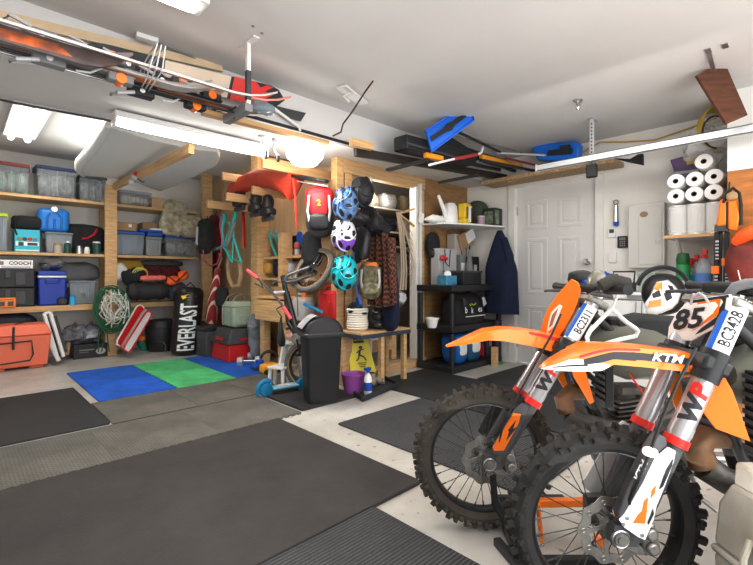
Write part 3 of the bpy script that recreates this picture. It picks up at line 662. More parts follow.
bike1 = dict(label='rear orange dirt bike with plain orange plate, behind the one numbered 85', D=1.82, wx=484, R=.294, cz=.300, k=.60, u0=.027, barx=.01, barz=.025, sweep=.0, zm=.540, zt=.966, zlow=.755, ztop=.945, zlogo=.64, zstick=.862, dusty=True, guard='orange', reg='BC2311', clip=False,
  halfbar=.29, ac=.46, handguard=None,
  fend_up=[(448,348),(470,338.5),(488,331),(505,329),(523,330),(540,332.5),(556,336),(570,340)],
  fend_lo=[(448.5,349.2),(470,344.5),(488,340.3),(505,341),(523,344.5),(540,348),(556,353),(568,358)],
  fend_w=[.012,.05,.065,.07,.07,.068,.065,.055],
  graph=[(.62,1.0,.80,.95,KRED,'red_line',.0014,.6,.9)], fend_text=False,
  plate=[(539,338),(543,320),(548,308),(560,291),(571,279),(577,282),(580,290),(577,301),(573,312),(565,327),(556,340)], plate_y=.085, plate_m=KO, plate_deco=plate1,
  zseat=.895, us=.42, shy=lambda px: -.12, shroud=[(566,347),(580,341),(604,342),(606,350),(585,368),(594.5,402),(590,404.5),(574,377)],
  guard_px=[(491,451),(494,444),(513,411),(522,403),(529,406),(524,422),(511,447.6),(503,455),(495,455)],
  guard_deco=[('guard_decal',KO,[(492.5,447),(513.4,413),(521,414),(519,422.5),(504,450.5),(494,451)]),('guard_stripe',KSC,[(508,430),(516,420),(513,429),(517,427),(506,441),(509,432)])],
  hose=[(561,314,-.10),(552,334,-.12),(535,364,-.12),(517,397,-.118),(503,425,-.116),(498,446,-.108)])
B2, b2f, leg2 = make_bike(bike2)
B1, b1f, leg1 = make_bike(bike1)
# controls bunched at the rear bike's bars, built in its own frame
mx1 = B1.matrix_basis.copy(); B1.location = (0,0,0)
MB().sup(b1f(596,281,-.05), (.03,.03,.045), .7, R=Matrix.Rotation(.4,3,'Y')).build('headlamp_lens', mat('smoky lens', (.24,.23,.19), .25, coat=.4), B1)
MB().sup(b1f(580,277,.12), (.05,.04,.03), .7, amp=.01, fr=20).build('throttle_housing', M['black'], B1); MB().sup(b1f(583,281,.10), (.018,.02,.02), .8).build('blue_connector', M['blue'], B1)
MB().tube([b1f(600,286,-.2), b1f(612,281,-.2), b1f(628,284,-.2)], [.02,.028,.024], 12).build('bark_guard', mat('olive black rubber', (.05,.045,.035), .7, bump=.4), B1)
MB().tube([b1f(596,300,-.06), b1f(603,303,-.05), b1f(606,313,-.03), b1f(603,322,0)], .006, 8).build('clutch_cable', M['black'], B1)
B1.location = mx1.translation
# orange and black steel paddock stand under the rear bike
def b1w(px, py, y):   # world point in the rear bike's frame
    return B1.matrix_basis @ b1f(px, py, y)
bpy.context.view_layer.update()
def W1(x, y, z): return B1.matrix_basis @ V((x, y, z))
ps = thing('bike_stand', 'black and orange steel stand on the floor between the two dirt bikes', 'bike stand', W1(.2, -.1, 0))
MB().bar(W1(.02,-.12,.015), W1(.12,-.52,.015), .03, .03).bar(W1(.10,.20,.015), W1(.42,.2,.015), .03, .03).bar(W1(.36,-.14,.015), W1(.42,-.5,.015), .03, .03).bar(W1(.05,-.24,.015), W1(.40,-.24,.015), .03,.03).bar(W1(.11,-.46,.015), W1(.43,-.46,.015), .03,.03).bar(W1(.07,-.2,.02), W1(.10,.2,.02), .03,.03).build('base_frame', KB, ps, bevel=.003)
st_ = MB().tube([W1(.005,-.12,.27), W1(.01,-.13,.17), W1(.07,-.15,.07), W1(.09,-.2,.03)], [.016,.018,.018,.016], 8, flat=.5); st_.build('stand_strap', mat('black strap', (.01,.01,.01), .9), ps)
ob = MB().bar(W1(.14,-.14,.175), W1(.60,-.14,.18), .028,.028); ob.build('cross_bar', KO, ps, bevel=.003)
MB().bar(W1(.17,-.15,.18), W1(.185,-.15,.02), .035,.008).build('upright', KO, ps, bevel=.002); MB().bar(W1(.58,-.12,.18), W1(.40,-.14,.02), .035,.03).build('upright', KO, ps, bevel=.002)
q = MB()
for i in range(5): q.cyl(W1(.172+.003*i,-.157,.155-i*.028), W1(.172+.003*i,-.160,.155-i*.028), .006)
q.build('peg_hole', M['paper'], ps)
# ================= left storage shelving along the back wall =================
SY, SYB = 6.60, 7.03
Z3, Z2, Z1 = 2.02, 1.335, .685     # tops of the three boards
def X_(px, Y=SY+.04): return aY(px, 200, Y).x
def Zy(px, py, Y=SY+.04): return aY(px, py, Y).z
sh = thing('timber_shelving', 'long pine timber shelving unit filling the back wall', 'shelving', (.5, 6.8, 0))
for z in (Z3, Z2, Z1): MB().bx(XL+.02, 2.64, SY, SYB, z-(.036 if z > 1 else .07), z).build('shelf_board', M['woodx'], sh, bevel=.003)
for x in (-.85, 1.48): MB().bx(x-.07, x+.07, SY-.045, SY-.001, 0, 2.25).build('post', M['wood'], sh, bevel=.003)
for x in (-.85, 1.48): MB().bx(x-.045, x+.045, SYB-.04, SYB, 0, Z3-.04).build('post', M['wood'], sh)
# beam from the post top to the soffit
solo('ceiling_beam', MB().bar((1.52, 6.56, 2.235), (1.44, 3.74, 2.13), .05, .085), M['woody'], 'pine beam running from the shelf post up under the white board', 'beam', bevel=.004)
# white boards stored on the beam
t = thing('foam_board', 'large white curved foam board lying overhead across the pine beam', 'board', (1.5,5,2.27)); wbm = mat('white foam board', (.74,.76,.76), .6)
OUT = [(109,127),(97,145),(80,163),(79,170),(83,176),(97,177),(112,178),(139,184),(160,191.5),(176,186),(200,174),(216,166),(220,158),(217,152),(196,150),(150,140)]
op = [aZ(px, py, 2.30) for px, py in OUT]
MB().poly3(op, (0,0,.07)).build('board', wbm, t, bevel=.01)
q = MB(); q.tube([op[0]+V((0,0,.02)), op[1]+V((0,0,.015)), op[2]+V((0,0,.01)), op[3]+V((0,0,.01)), op[4]+V((0,0,.015))], [.03,.045,.05,.045,.03], 10); q.build('rolled_edge', wbm, t)
def bin_(x0, x1, z, h, lab, body, lid, y0=SY+.03, y1=SYB-.03, cont=None, grp=None, name='storage_bin', lidh=.035, tap=.90):
    cx, cy = (x0+x1)/2, (y0+y1)/2; w, d = x1-x0, y1-y0
    t = thing(name, lab, 'storage bin', (cx, cy, z), grp)
    b = MB(); b.taper((cx, cy), (w*tap, d*tap), (w*.97, d*.97), z, z+h-lidh); b.build('body', body, t, bevel=.012)
    r = MB()
    for k in (.25, .5, .75): r.bar((x0+w*(.5+(k-.5)*tap), y0+d*(1-tap)/2-.003, z+.02), (x0+w*(.5+(k-.5)), y0+.003, z+h-lidh-.02), .012, .006)
    r.build('body_ribs', body, t)
    b = MB(); b.bx(x0, x1, y0, y1, z+h-lidh, z+h); b.bx(x0+w*.06, x1-w*.06, y0+d*.08, y1-d*.08, z+h, z+h+.008); b.build('lid', lid, t, bevel=.006)
    for s_ in (0, 1): xx = x0 if s_ == 0 else x1; MB().bx(xx-.012, xx+.012, cy-.06, cy+.06, z+h-.07, z+h-.01).build('latch', lid, t, bevel=.004)
    if cont:
        n = 1
        for m_ in (cont if isinstance(cont, (list, tuple)) else [cont]):
            q = MB()
            for i in range(3): q.sup((cx+(i-1)*w*.27, cy-d*.05+random.uniform(-.02,.02), z+h*.42), (w*.18, d*.38, h*.38*random.uniform(.75,1)), .6, 14, 8, amp=.02, fr=9, sd=i+x0)
            q.build('contents', m_, t)
    return t
cl_ = M['clear']; dk = mat('dark contents', (.09,.09,.10), .8, col2=(.4,.4,.38), vs=14); gr_ = mat('green contents', (.12,.25,.14), .8, col2=(.5,.5,.48), vs=10); bl_ = mat('blue contents', (.05,.10,.22), .8, col2=(.4,.45,.5), vs=12)
rdl = mat('dark red lid', (.25,.03,.03), .5); dbl = mat('dark blue lid', (.01,.03,.13), .5)
# top shelf
bin_(X_(-8), X_(30), Z3, .36, 'clear storage bin with dark red lid at the far left of the top shelf', cl_, rdl, cont=gr_)
bin_(X_(36), X_(77), Z3, .38, 'tall clear storage bin with dark blue lid on the top shelf', cl_, dbl, cont=dk)
bin_(X_(79), X_(107), Z3, .33, 'clear storage bin with black lid beside the shelf post', cl_, M['black'], cont=dk)
bin_(X_(119), X_(152), Z3, .20, 'low clear tub right of the shelf post on the top shelf', cl_, M['frost'], cont=mat('cream contents', (.7,.65,.55), .8))
t = thing('wooden_crate', 'small plain plywood crate at the right of the top shelf', 'crate', (X_(158), 6.8, Z3))
MB().bx(X_(152), X_(164), SY+.05, SYB-.05, Z3, Z3+.14).build('body', M['ply'], t, bevel=.004); MB().bx(X_(152)-.005, X_(164)+.005, SY+.045, SYB-.045, Z3+.14, Z3+.155).build('lid', M['ply'], t)
# second shelf, left of the post
bin_(X_(-12), X_(8), Z2, .44, 'grey storage bin with lime green lid at the left end of the second shelf', M['frost'], mat('lime lid', (.45,.6,.03), .4), cont=dk)
def product_box(x0, x1, y0, y1, z0, z1, m, lab, deco=None, name='cardboard_box', cat='box', grp=None):
    t = thing(name, lab, cat, ((x0+x1)/2, (y0+y1)/2, z0), grp)
    MB().bx(x0, x1, y0, y1, z0, z1).build('body', m, t, bevel=.004)
    q = MB().bx(x0-.001, x1+.001, (y0+y1)/2-.02, (y0+y1)/2+.02, z1, z1+.001); q.build('tape', mat('tape', (.5,.4,.25), .4), t)
    if deco: deco(t, x0, x1, y0, z0, z1)
    return t
def cydeco(t, x0, x1, y, z0, z1):
    w, h = x1-x0, z1-z0
    MB().bx(x0+.01, x1-.01, y-.002, y, z0+h*.28, z0+h*.46).build('picture_panel', M['paper'], t)
    for i, m_ in enumerate((M['brown'], M['dgrey'], M['red'], M['grey'])):
        MB().sup((x0+w*(.2+.2*i), y-.002, z0+h*.58), (.022,.004,.02), .8).build('picture', m_, t)
    MB().bx(x0+w*.15, x0+w*.35, y-.004, y, z0+h*.28, z0+h*.44).bx(x0+w*.5, x0+w*.9, y-.004, y, z0+h*.3, z0+h*.42).build('picture', M['dgrey'], t)
    MB().bx(x0+.01, x1-.01, y-.002, y, z0+h*.06, z0+h*.11).build('text_line', M['paper'], t)
product_box(X_(14.5), X_(40), SY+.04, SY+.3, Z2, Z2+.27, mat('turquoise print', (.05,.50,.60), .45), 'turquoise printed product box on the second shelf', cydeco)
bg = MB().sup((X_(29), 6.78, Z2+.36), (.16,.13,.085), .5, amp=.02, fr=7); 
t = thing('duffel_bag', 'small black bag lying on the turquoise printed box', 'bag', (X_(29), 6.78, Z2+.275)); bg.build('body', M['cloth'], t)
MB().tube([(X_(19),6.64,Z2+.42),(X_(16),6.64,Z2+.36),(X_(15),6.63,Z2+.26),(X_(17),6.64,Z2+.20)], .008, 6).build('strap', M['black'], t)
bin_(X_(45), X_(73), Z2, .255, 'clear storage bin under the blue water jug', M['frost'], M['frost'], cont=[M['tan']], lidh=.02)
def jug(x, y, z, w, d, h, m, lab, cap=M['white'], grp=None, name='water_jug'):
    t = thing(name, lab, 'jug', (x, y, z), grp)
    MB().sup((x, y, z+h/2), (w/2, d/2, h/2), (.35,.35)).build('body', m, t)
    q = MB()
    for k in (-1, 1): q.tube([(x+k*w*.22, y-d/2-.002, z+h*.15), (x+k*w*.22, y-d/2-.004, z+h*.6), (x+k*w*.12, y-d/2-.002, z+h*.8)], .012, 8)
    q.tube([(x, y-d/2-.002, z+h*.15), (x, y-d/2-.004, z+h*.55)], .014, 8).build('moulded_ribs', m, t)
    MB().cyl((x, y-d*.2, z+h*.86), (x, y-d*.62, z+h*.95), .034, .034, 18).build('cap', cap, t)
    return t
jug(X_(54.5), 6.78, Z2+.265, .33, .24, .29, mat('blue water jug', (.02,.22,.60), .35), 'blue water jug with white cap on top of a clear bin')
# black duffel with red trim
t = thing('duffel_bag', 'black duffel bag with a red handle behind the camping jars', 'bag', (X_(88), 6.86, Z2)); MB().sup((X_(88), 6.86, Z2+.2), (.245,.13,.2), .55, amp=.03, fr=5).build('body', M['cloth'], t)
MB().tube([(X_(83),6.70,Z2+.20),(X_(88),6.68,Z2+.205),(X_(95),6.68,Z2+.26),(X_(98),6.70,Z2+.33)], .022, 8, flat=.6).build('handle', M['red'], t)
def jar(px, lab, m, mc, h=.13, r=.05, y=6.68, z=Z2, grp=None, name='camping_jar', cat='jar'):
    x = X_(px, y); t = thing(name, lab, cat, (x, y, z), grp)
    MB().lathe([(r,0),(r,h*.8),(r*.8,h*.86),(r*.8,h*.9)], (x, y, z)).build('body', m, t); MB().lathe([(r*.85,h*.9),(r*.85,h),(r*.6,h+.01)], (x, y, z)).build('lid', mc, t); return t
gc = mat('camp canister green', (.02,.08,.06), .35)
jar(67, 'dark green camping gas canister left of the red box', gc, M['white'], .15, .052); jar(96.5, 'dark green camping gas canister beside the shelf post', gc, M['white'], .16, .055)
jar(58, 'cream and brown round food tin on the second shelf', mat('cream tin', (.5,.45,.38), .5), M['tan'], .11, .045, y=6.64); jar(79, 'metal cup standing below the red box', M['steel'], M['steel'], .10, .042); jar(87, 'small white paper cup beside the green canister', M['paper'], M['paper'], .08, .032, y=6.65)
product_box(X_(76.5), X_(87), 6.74, 6.86, Z2, Z2+.20, mat('coral card', (.75,.12,.08), .5), 'small coral red carton in front of the black duffel')
# second shelf, right of the post
product_box(X_(115), X_(136), SY+.05, SY+.3, Z2+.335, Z2+.45, M['brown'], 'brown cardboard box sitting on a blue lidded bin', lambda t,x0,x1,y,z0,z1: MB().bx(x1-.09,x1-.05,y-.001,y,z0+.05,z0+.09).build('label', M['paper'], t))
bin_(X_(115), X_(145), Z2, .325, 'clear storage bin with bright blue lid right of the shelf post', M['frost'], M['blue'], cont=bl_)
bin_(X_(146), X_(162), Z2, .27, 'narrow grey storage bin between two blue lidded bins', mat('grey translucent', (.3,.32,.33), .4), M['grey'], cont=None)
bin_(X_(165), X_(198), Z2, .315, 'clear storage bin with bright blue lid at the right end of the second shelf', M['clear'], M['blue'], cont=dk)
product_box(X_(145), X_(165), SY+.14, SY+.38, Z2+.345, Z2+.48, M['brown'], 'open brown cardboard box behind the blue tray')
t = thing('storage_tray', 'shallow blue tray with folded cloth on the second shelf', 'tray', (X_(151), 6.72, Z2+.275)); MB().bx(X_(139), X_(164), SY+.0, SY+.12, Z2+.335, Z2+.365).bx(X_(147), X_(162), SY+.02, SY+.14, Z2+.28, Z2+.334).build('body', M['blue'], t, bevel=.005); MB().sup((X_(156), 6.64, Z2+.378), (.09,.05,.018), .6).build('folded_cloth', M['paper'], t)
qm = mat('patterned quilt', (.70,.66,.54), .9, col2=(.30,.24,.12), vs=16, bump=.5, bs=30)
t = thing('quilted_bag', 'cream and green patterned quilted bag hanging above the right blue lidded bin', 'bag', (X_(182), 6.66, Z2+.33))
MB().sup((X_(173), 6.66, Z2+.56), (.17,.10,.26), .5, amp=.03, fr=7, R=Matrix.Rotation(.25,3,'Y')).sup((X_(189), 6.62, Z2+.46), (.17,.10,.17), .6, amp=.03, fr=8).build('body', qm, t)
# third shelf: black tool cases
def tool_case(z, lab):
    x0, x1 = X_(-22), X_(35); h = .225; y = SY+.02; w = x1-x0; cx = (x0+x1)/2
    t = thing('tool_case', lab, 'tool case', (cx, y+.2, z), None)
    MB().bx(x0, x1, y, y+.38, z, z+h).build('body', M['black'], t, bevel=.015)
    for k in (.27, .73): MB().bx(x0+w*(k-.1), x0+w*(k+.1), y-.015, y, z+.03, z+h-.04).build('recess', M['dgrey'], t, bevel=.006)
    MB().bx(x0+w*.45, x0+w*.55, y-.02, y, z+h*.5, z+h-.02).build('latch', M['dgrey'], t, bevel=.004)
    return t
tool_case(Z1, 'lower of two stacked black tool cases on the bottom shelf'); tool_case(Z1+.227, 'upper of two stacked black tool cases with a white lettered box on it')
def cooch(t, x0, x1, y, z0, z1):
    MB().text('COOCH', (x1-.12, y-.0005, z0+.06), (1,0,0), (0,0,1), .055, .001, bold=.02).build('lettering', M['black'], t)
    q = MB().bx(x0+.2, x1-.02, y-.0015, y, z0+.012, z0+.02).bx(x1-.33, x1-.27, y-.0015, y, z0+.04, z0+.08); q.build('printed_lines', M['grey'], t)
product_box(X_(-22), X_(33), SY+.03, SY+.36, Z1+.455, Z1+.555, M['paper'], 'flat white box with black lettering on top of the black tool cases', cooch)
t = thing('parts_case', 'small orange parts case in front of the black tool cases', 'case', (X_(8), SY+.01, Z1)); x0, x1 = X_(-6, SY-.03), X_(16, SY-.03)
MB().bx(x0, x1, SY-.04, SY+.015, Z1+.001, Z1+.115).build('body', mat('orange case', (.90,.28,.02), .4), t, bevel=.01)
for k in (.35,.75): MB().bx(x0+(x1-x0)*(k-.13), x0+(x1-x0)*(k+.13), SY-.044, SY-.039, Z1+.02, Z1+.07).build('window', M['dgrey'], t)
MB().bx(x0+.03, x1-.02, SY-.044, SY-.039, Z1+.085, Z1+.1).build('label', M['tan'], t)
# blue cooler
def hard_cooler(x0, x1, y0, y1, z, h, m, ml, lab, wheel=False):
    cx, cy = (x0+x1)/2, (y0+y1)/2; t = thing('cooler', lab, 'cooler', (cx, cy, z)); lh = h*.14
    MB().taper((cx, cy), ((x1-x0)*.94, (y1-y0)*.94), ((x1-x0), (y1-y0)), z, z+h-lh*1.5).build('body', m, t, bevel=.018)
    MB().bx(x0, x1, y0, y1, z+h-lh*1.45, z+h-lh).build('white_band', ml, t, bevel=.006); MB().bx(x0, x1, y0, y1, z+h-lh*.98, z+h).build('lid', m, t, bevel=.012)
    MB().tube([(cx-.07, y0-.004, z+h*.72), (cx-.065, y0-.03, z+h*.66), (cx+.065, y0-.03, z+h*.66), (cx+.07, y0-.004, z+h*.72)], .012, 8).build('handle', m, t)
    if wheel: MB().lathe([(.045,0),(.05,.008),(.05,.03),(.045,.038)], (x1-.05, y0-.01, z+.052), (0,-1,0)).build('wheel', M['black'], t); MB().lathe([(.02,0),(.02,.008)], (x1-.05, y0-.048, z+.052), (0,-1,0)).build('wheel_cap', M['dgrey'], t)
    return t
hard_cooler(X_(38), X_(67), SY+.06, SYB-.05, Z1, .43, mat('royal blue cooler', (.01,.05,.42), .35), M['white'], 'royal blue wheeled cooler with white band on the bottom shelf', True)
jar(72.5, 'small sky blue bottle between the blue cooler and clear bin', mat('sky bottle', (.05,.45,.75), .35), M['cyan'], .11, .035, y=6.625, z=Z1, name='drink_bottle', cat='bottle')
t = thing('mixing_bowl', 'silver bowl under crumpled clear plastic on the blue cooler', 'bowl', (X_(55), 6.80, Z1+.43)); MB().lathe([(.05,0),(.09,.02),(.14,.07),(.15,.09),(.145,.09),(.08,.02)], (X_(55), 6.80, Z1+.435), cap=False).build('body', M['steel'], t); MB().sup((X_(55), 6.80, Z1+.53), (.13,.12,.07), .7, amp=.05, fr=9).build('plastic_wrap', M['clear'], t)
bin_(X_(70), X_(97), Z1, .30, 'clear storage bin holding grey blankets beside the blue cooler', M['frost'], M['frost'], cont=dk, lidh=.02, y0=SY+.09)
t = thing('sleeping_bag', 'grey stuffed bag slumped on top of the clear blanket bin', 'bag', (X_(82), 6.85, Z1+.30)); MB().sup((X_(80), 6.86, Z1+.42), (.26,.14,.13), .7, amp=.04, fr=5).build('body', mat('grey nylon', (.12,.12,.13), .6, bump=.4, var=.3), t)
# right of the post, bottom shelf
t = thing('yellow_bag', 'mustard yellow sack on the shelf right of the post', 'bag', (X_(132), 6.86, Z1+.3)); MB().sup((X_(133), 6.86, Z1+.50), (.20,.12,.10), .6, amp=.04, fr=6).build('body', mat('mustard cloth', (.50,.30,.03), .8, bump=.4), t); t.name = 'cloth_sack'
t = thing('paper_bag', 'crumpled white bag behind the hanging green hose', 'bag', (X_(120), 6.66, Z1+.3)); MB().sup((X_(119), 6.70, Z1+.42), (.10,.07,.13), .7, amp=.05, fr=8, R=Matrix.Rotation(.5,3,'Y')).build('body', M['paper'], t)
t = thing('folded_tent', 'dark red and black folded tent fabric at the back of the right shelf', 'tent', (X_(166), 6.88, Z1+.3)); MB().sup((X_(162), 6.88, Z1+.43), (.34,.12,.12), .5, amp=.04, fr=9).build('body', mat('dark red tartan', (.22,.02,.02), .85, col2=(.01,.01,.012), vs=18), t); MB().sup((X_(166), 6.86, Z1+.55), (.30,.13,.045), .5, amp=.02, fr=9).build('top_roll', mat('charcoal nylon', (.06,.06,.065), .7, bump=.4), t)
def roll(px, py, Y, L, r, m, lab, ang=0, name='rolled_bag', cat='bag', caps=None, R2=None):
    c = aY(px, py, Y); d = V((math.cos(ang), 0, math.sin(ang))); t = thing(name, lab, cat, c-V((0,0,r)))
    q = MB(); n = 9; q.tube([c+d*L*(i/(n-1)-.5) for i in range(n)], [r*(.75 if i in (0, n-1) else (1+.05*math.sin(i*2.1))) for i in range(n)], 16); q.build('body', m, t)
    for k in (-.28, .28): q = MB(); q.torus(c+d*L*k, d, r*1.04, .006, 24, 6); q.build('strap', caps or M['black'], t)
    return t
roll(132, 277, 6.60, .22, .11, M['cloth'], 'round black stuff sack behind the hanging hose', .4)
roll(148, 291, 6.50, .50, .12, mat('charcoal bag', (.03,.03,.032), .6, bump=.5, var=.3), 'fat black rolled bag bulging off the bottom shelf', 0, 'rolled_tent', 'tent')
roll(176, 291, 6.56, .26, .11, mat('slate nylon', (.08,.10,.12), .6, bump=.5, var=.3), 'slate grey stuff sack left of the punching bag', .3)
roll(153, 278, 6.46, .32, .035, mat('salmon foam', (.85,.20,.18), .6), 'salmon pink foam roll on top of the black rolled bag', .02, 'foam_roll', 'roll', M['orange'])
t = thing('life_vest', 'orange life vest bundle near the top of the punching bag', 'life vest', aY(178,281,6.5)); MB().sup(aY(173,280,6.5), (.09,.07,.06), .7, amp=.03, fr=12).sup(aY(183,275,6.5), (.07,.06,.07), .7, amp=.03, fr=12).build('body', mat('orange nylon', (.95,.15,.02), .6, bump=.3), t); MB().tube([aY(168,276,6.43), aY(176,282,6.41), aY(187,272,6.43)], .008, 6).build('strap', M['black'], t)
t = thing('hose_coil', 'yellow and grey looped cable on the right shelf', 'cable', aY(140,276,6.5)); q = MB()
for k in range(3): q.torus(aY(140+k,274,6.5), (0.2,1,.3), .09-.012*k, .008, 26, 6)
q.build('loops', mat('yellow green cable', (.55,.55,.12), .5), t)
# ================= floor items in front of the shelving =================
cc = mat('coral cooler', (.82,.22,.12), .5)
x0, x1, yf = aZ(-20,372,0).x, .80, 6.22
t = thing('cooler', 'large coral orange cooler on the floor at the left edge', 'cooler', (.2, yf+.2, 0))
h = .50
MB().taper(((x0+x1)/2, yf+.23), (x1-x0-.06, .40), (x1-x0, .44), .03, h-.12).bx(x0+.06, x0+.2, yf+.06, yf+.4, 0, .03).bx(x1-.2, x1-.06, yf+.06, yf+.4, 0, .03).build('body', cc, t, bevel=.02)
MB().taper(((x0+x1)/2, yf+.23), (x1-x0+.02, .47), (x1-x0-.08, .38), h-.118, h).build('lid', cc, t, bevel=.015)
MB().tube([(x1-.50,yf-.005,.30),(x1-.51,yf-.03,.16),(x1-.52,yf-.045,.09),(x1-.20,yf-.045,.11),(x1-.17,yf-.03,.17),(x1-.18,yf-.005,.32),(x1-.5,yf-.0,.31)], .008, 8).build('rope_handle', M['black'], t)
MB().tube([(x1-.18,yf+.40,h+.01),(x1-.30,yf+.2,h+.005),(x1-.335,yf+.02,h-.02),(x1-.34,yf-.02,h-.12),(x1-.34,yf-.012,.24)], .011, 8, flat=.4).build('strap', M['black'], t)
t = thing('folded_tarp', 'dark folded tarp lying behind the coral cooler under the shelf', 'tarp', (.1, 6.86, 0)); MB().sup((.15, 6.86, .30), (.62,.13,.30), .4, amp=.03, fr=4).build('body', mat('navy tarp', (.02,.025,.05), .5, bump=.5, var=.5), t)
# white folding frame leaning
t = thing('folding_table', 'white folding frame leaning against the shelf beside the coral cooler', 'table frame', aZ(60,361,0))
A = lambda px, py, Y: aY(px, py, Y)
al = MB()
p1, p2, p3, p4 = A(44,313.5,6.56), A(50,312,6.56), A(63.5,357,6.30), A(58,360,6.30)
al.bar(p1, p4, .035,.03).bar(p2, p3, .035,.03).bar(p1, p2, .03,.03).bar(A(47,337,6.36), A(59,361,6.25), .04,.03); al.build('frame', M['white'], t, bevel=.004)
MB().bar(A(46,318,6.57), A(60,356,6.33), .05, .01).build('table_panel', M['black'], t)
MB().bar(A(54,316,6.62), A(65,352,6.38), .05, .02).build('leg', M['dgrey'], t)
def fabdeco(t,x0,x1,y,z0,z1):
    MB().lathe([(.055,0),(.055,.002)], (x1-.08,y-.001,z0+.08),(0,-1,0), sy=.75).build('lid_picture', M['lgrey'], t); MB().bx(x0+.06,x0+.22,y-.002,y,z0+.10,z0+.115).bx(x0+.06,x0+.16,y-.002,y,z0+.075,z0+.083).build('printed_lines', M['grey'], t)
bx0, bx1 = aZ(71,358,0).x, aZ(102,353,0).x
product_box(bx0, bx1, 6.55, 6.9, 0, .18, mat('black card', (.02,.02,.022), .4), 'black product box with an oval picture on the floor under the shelf', fabdeco)
for i, (px, lab) in enumerate(((74,'clear plastic bag of white packing on the left of the black box'),(90,'clear plastic bag of white packing next to the green hose'))):
    c = V((X_(px, 6.7), 6.7, .30)); t = thing('plastic_bag', lab, 'bag', (c.x, c.y, .18)); MB().sup(c, (.145,.12,.115), .8, 20, 12, amp=.06, fr=13, sd=i*4).build('body', mat('crumpled plastic', (.28,.29,.32), .25, col2=(.05,.05,.055), vs=16, spec=.8), t); MB().tube([c+V((0,-.03,.10)), c+V((.01,-.03,.16))], [.03,.012], 8).build('knot', M['dgrey'], t)
solo('wood_block', MB().bar(aY(67,355,6.58), aY(69,340,6.60), .035, .02), M['wood'], 'short upright wood offcut beside the black box', 'wood block')
# hose coil on the post
def coil(name, c, R1, R2, n, r, m, lab, cat, nrm, jit=.02, cnt=9, grp=None):
    t = thing(name, lab, cat, c, grp); x, y, z = basis(nrm); q = MB()
    for k in range(cnt):
        o = V(c)+V((random.uniform(-jit,jit), 0, random.uniform(-jit,jit))) - z*0.012*k*.5; s1 = 1+random.uniform(-.14,.14); s2 = 1+random.uniform(-.12,.12); a0 = random.uniform(0,6)
        pts = [o+V((math.cos(a)*R1*s1, -.012*math.sin(a*2+k)-.005*k, math.sin(a)*R2*s2)) for a in [a0+2*PI*i/28 for i in range(28)]]
        q.tube(pts, r, 7, True)
    q.build('loops', m, t); return t
t = coil('garden_hose', aY(113,308,6.42), .17, .26, 0, .009, mat('green hose', (.02,.13,.06), .4), 'green garden hose coiled on the shelf post', 'hose', (0,-1,0), .045, 9)
q = MB()
for k in range(9):
    kx, kz = random.uniform(.05,.13), random.uniform(.12,.22)
    pts = [aY(113+random.uniform(-5,5),306+random.uniform(-6,8),6.36-.004*k)+V((math.cos(a)*kx*random.uniform(.9,1.1),-.01*k,math.sin(a)*kz+.02*math.sin(3*a+k))) for a in [2*PI*i/20 for i in range(20)]]; q.tube(pts, .006, 6, True)
q.build('white_cord', mat('white cord', (.72,.74,.68), .6), t)
q = MB()
for px in (100,104,108,121): q.tube([aY(px,310,6.40), aY(px+random.uniform(-2,2),335,6.42), aY(px+random.uniform(-3,3),352,6.45)], .007, 6)
q.build('hanging_ends', MATS['green hose'], t); q = MB(); q.tube([aY(109,290,6.33), aY(107,315,6.33), aY(111,322,6.33)], .012, 7); q.build('rust_tool', mat('rust tan', (.55,.22,.08), .6), t)
# snow sleds / red and white
for i, (p, q_, w, m_, lab) in enumerate(((A(142,306,6.45), A(120,346,6.25), .13, M['red'], 'red and white plastic sled leaning right of the shelf post'), (A(150,312,6.40), A(126,351,6.15), .10, M['white'], 'white plastic sled leaning in front of the red one'))):
    t = thing('plastic_sled', lab, 'sled', (q_.x, q_.y, 0)); d = (q_-p); L = d.length; d.normalize(); sd = d.cross(V((.3,-1,.2))).normalized(); n = sd.cross(d)
    P = [(0,-w*.25),(L*.08,-w*.45),(L*.9,-w*.5),(L,-w*.35),(L,w*.35),(L*.9,w*.5),(L*.08,w*.45),(0,w*.25)]
    b = MB().prism(P, .02, p, d, sd); b.build('shell', m_, t, bevel=.006)
    rim = MB().tube([p+d*a+sd*c_+n*(-.004) for a, c_ in P], .012, 7, True); rim.build('rim', M['white'] if i == 0 else M['red'], t)
    MB().prism([(L*.2,-w*.22),(L*.8,-w*.22),(L*.8,w*.22),(L*.2,w*.22)], .026, p-n*.003, d, sd).build('inner_panel', M['lgrey'], t)
t = thing('fishing_reel', 'small red and silver reel hanging from the far end of the overhead beam', 'reel', aZ(136,178,2.1)); c = aY(134,177,5.4); MB().sup(c, (.035,.03,.035), .7).sup(c+V((-.03,0,-.06)), (.03,.03,.03), .8).build('body', M['lgrey'], t); MB().sup(c+V((.02,-.02,.03)), (.03,.025,.025), .7).build('red_part', M['red'], t); MB().tube([c+V((.02,0,0)), c+V((.08,-.02,-.05)), c+V((.10,-.02,-.04))], .008, 6).build('crank', M['dgrey'], t)
p, q_ = A(146,309,6.42), A(123,349,6.2); t = thing('plastic_sled', 'thin red edged white sled between the red and the white ones', 'sled', (q_.x,q_.y,0)); d = (q_-p); L = d.length; d.normalize(); sd = d.cross(V((.3,-1,.2))).normalized(); P = [(0,-.02),(L*.1,-.035),(L*.9,-.05),(L,-.03),(L,.03),(L*.9,.05),(L*.1,.035),(0,.02)]; MB().prism(P,.015,p,d,sd).build('shell', M['lgrey'], t, bevel=.004); MB().tube([p+d*a+sd*c_ for a,c_ in P], .009, 6, True).build('rim', M['red'], t)
t = thing('green_bucket', 'teal green bowl on the floor below the leaning sleds', 'bowl', aZ(146,351,0)); t.name = 'plastic_bowl'
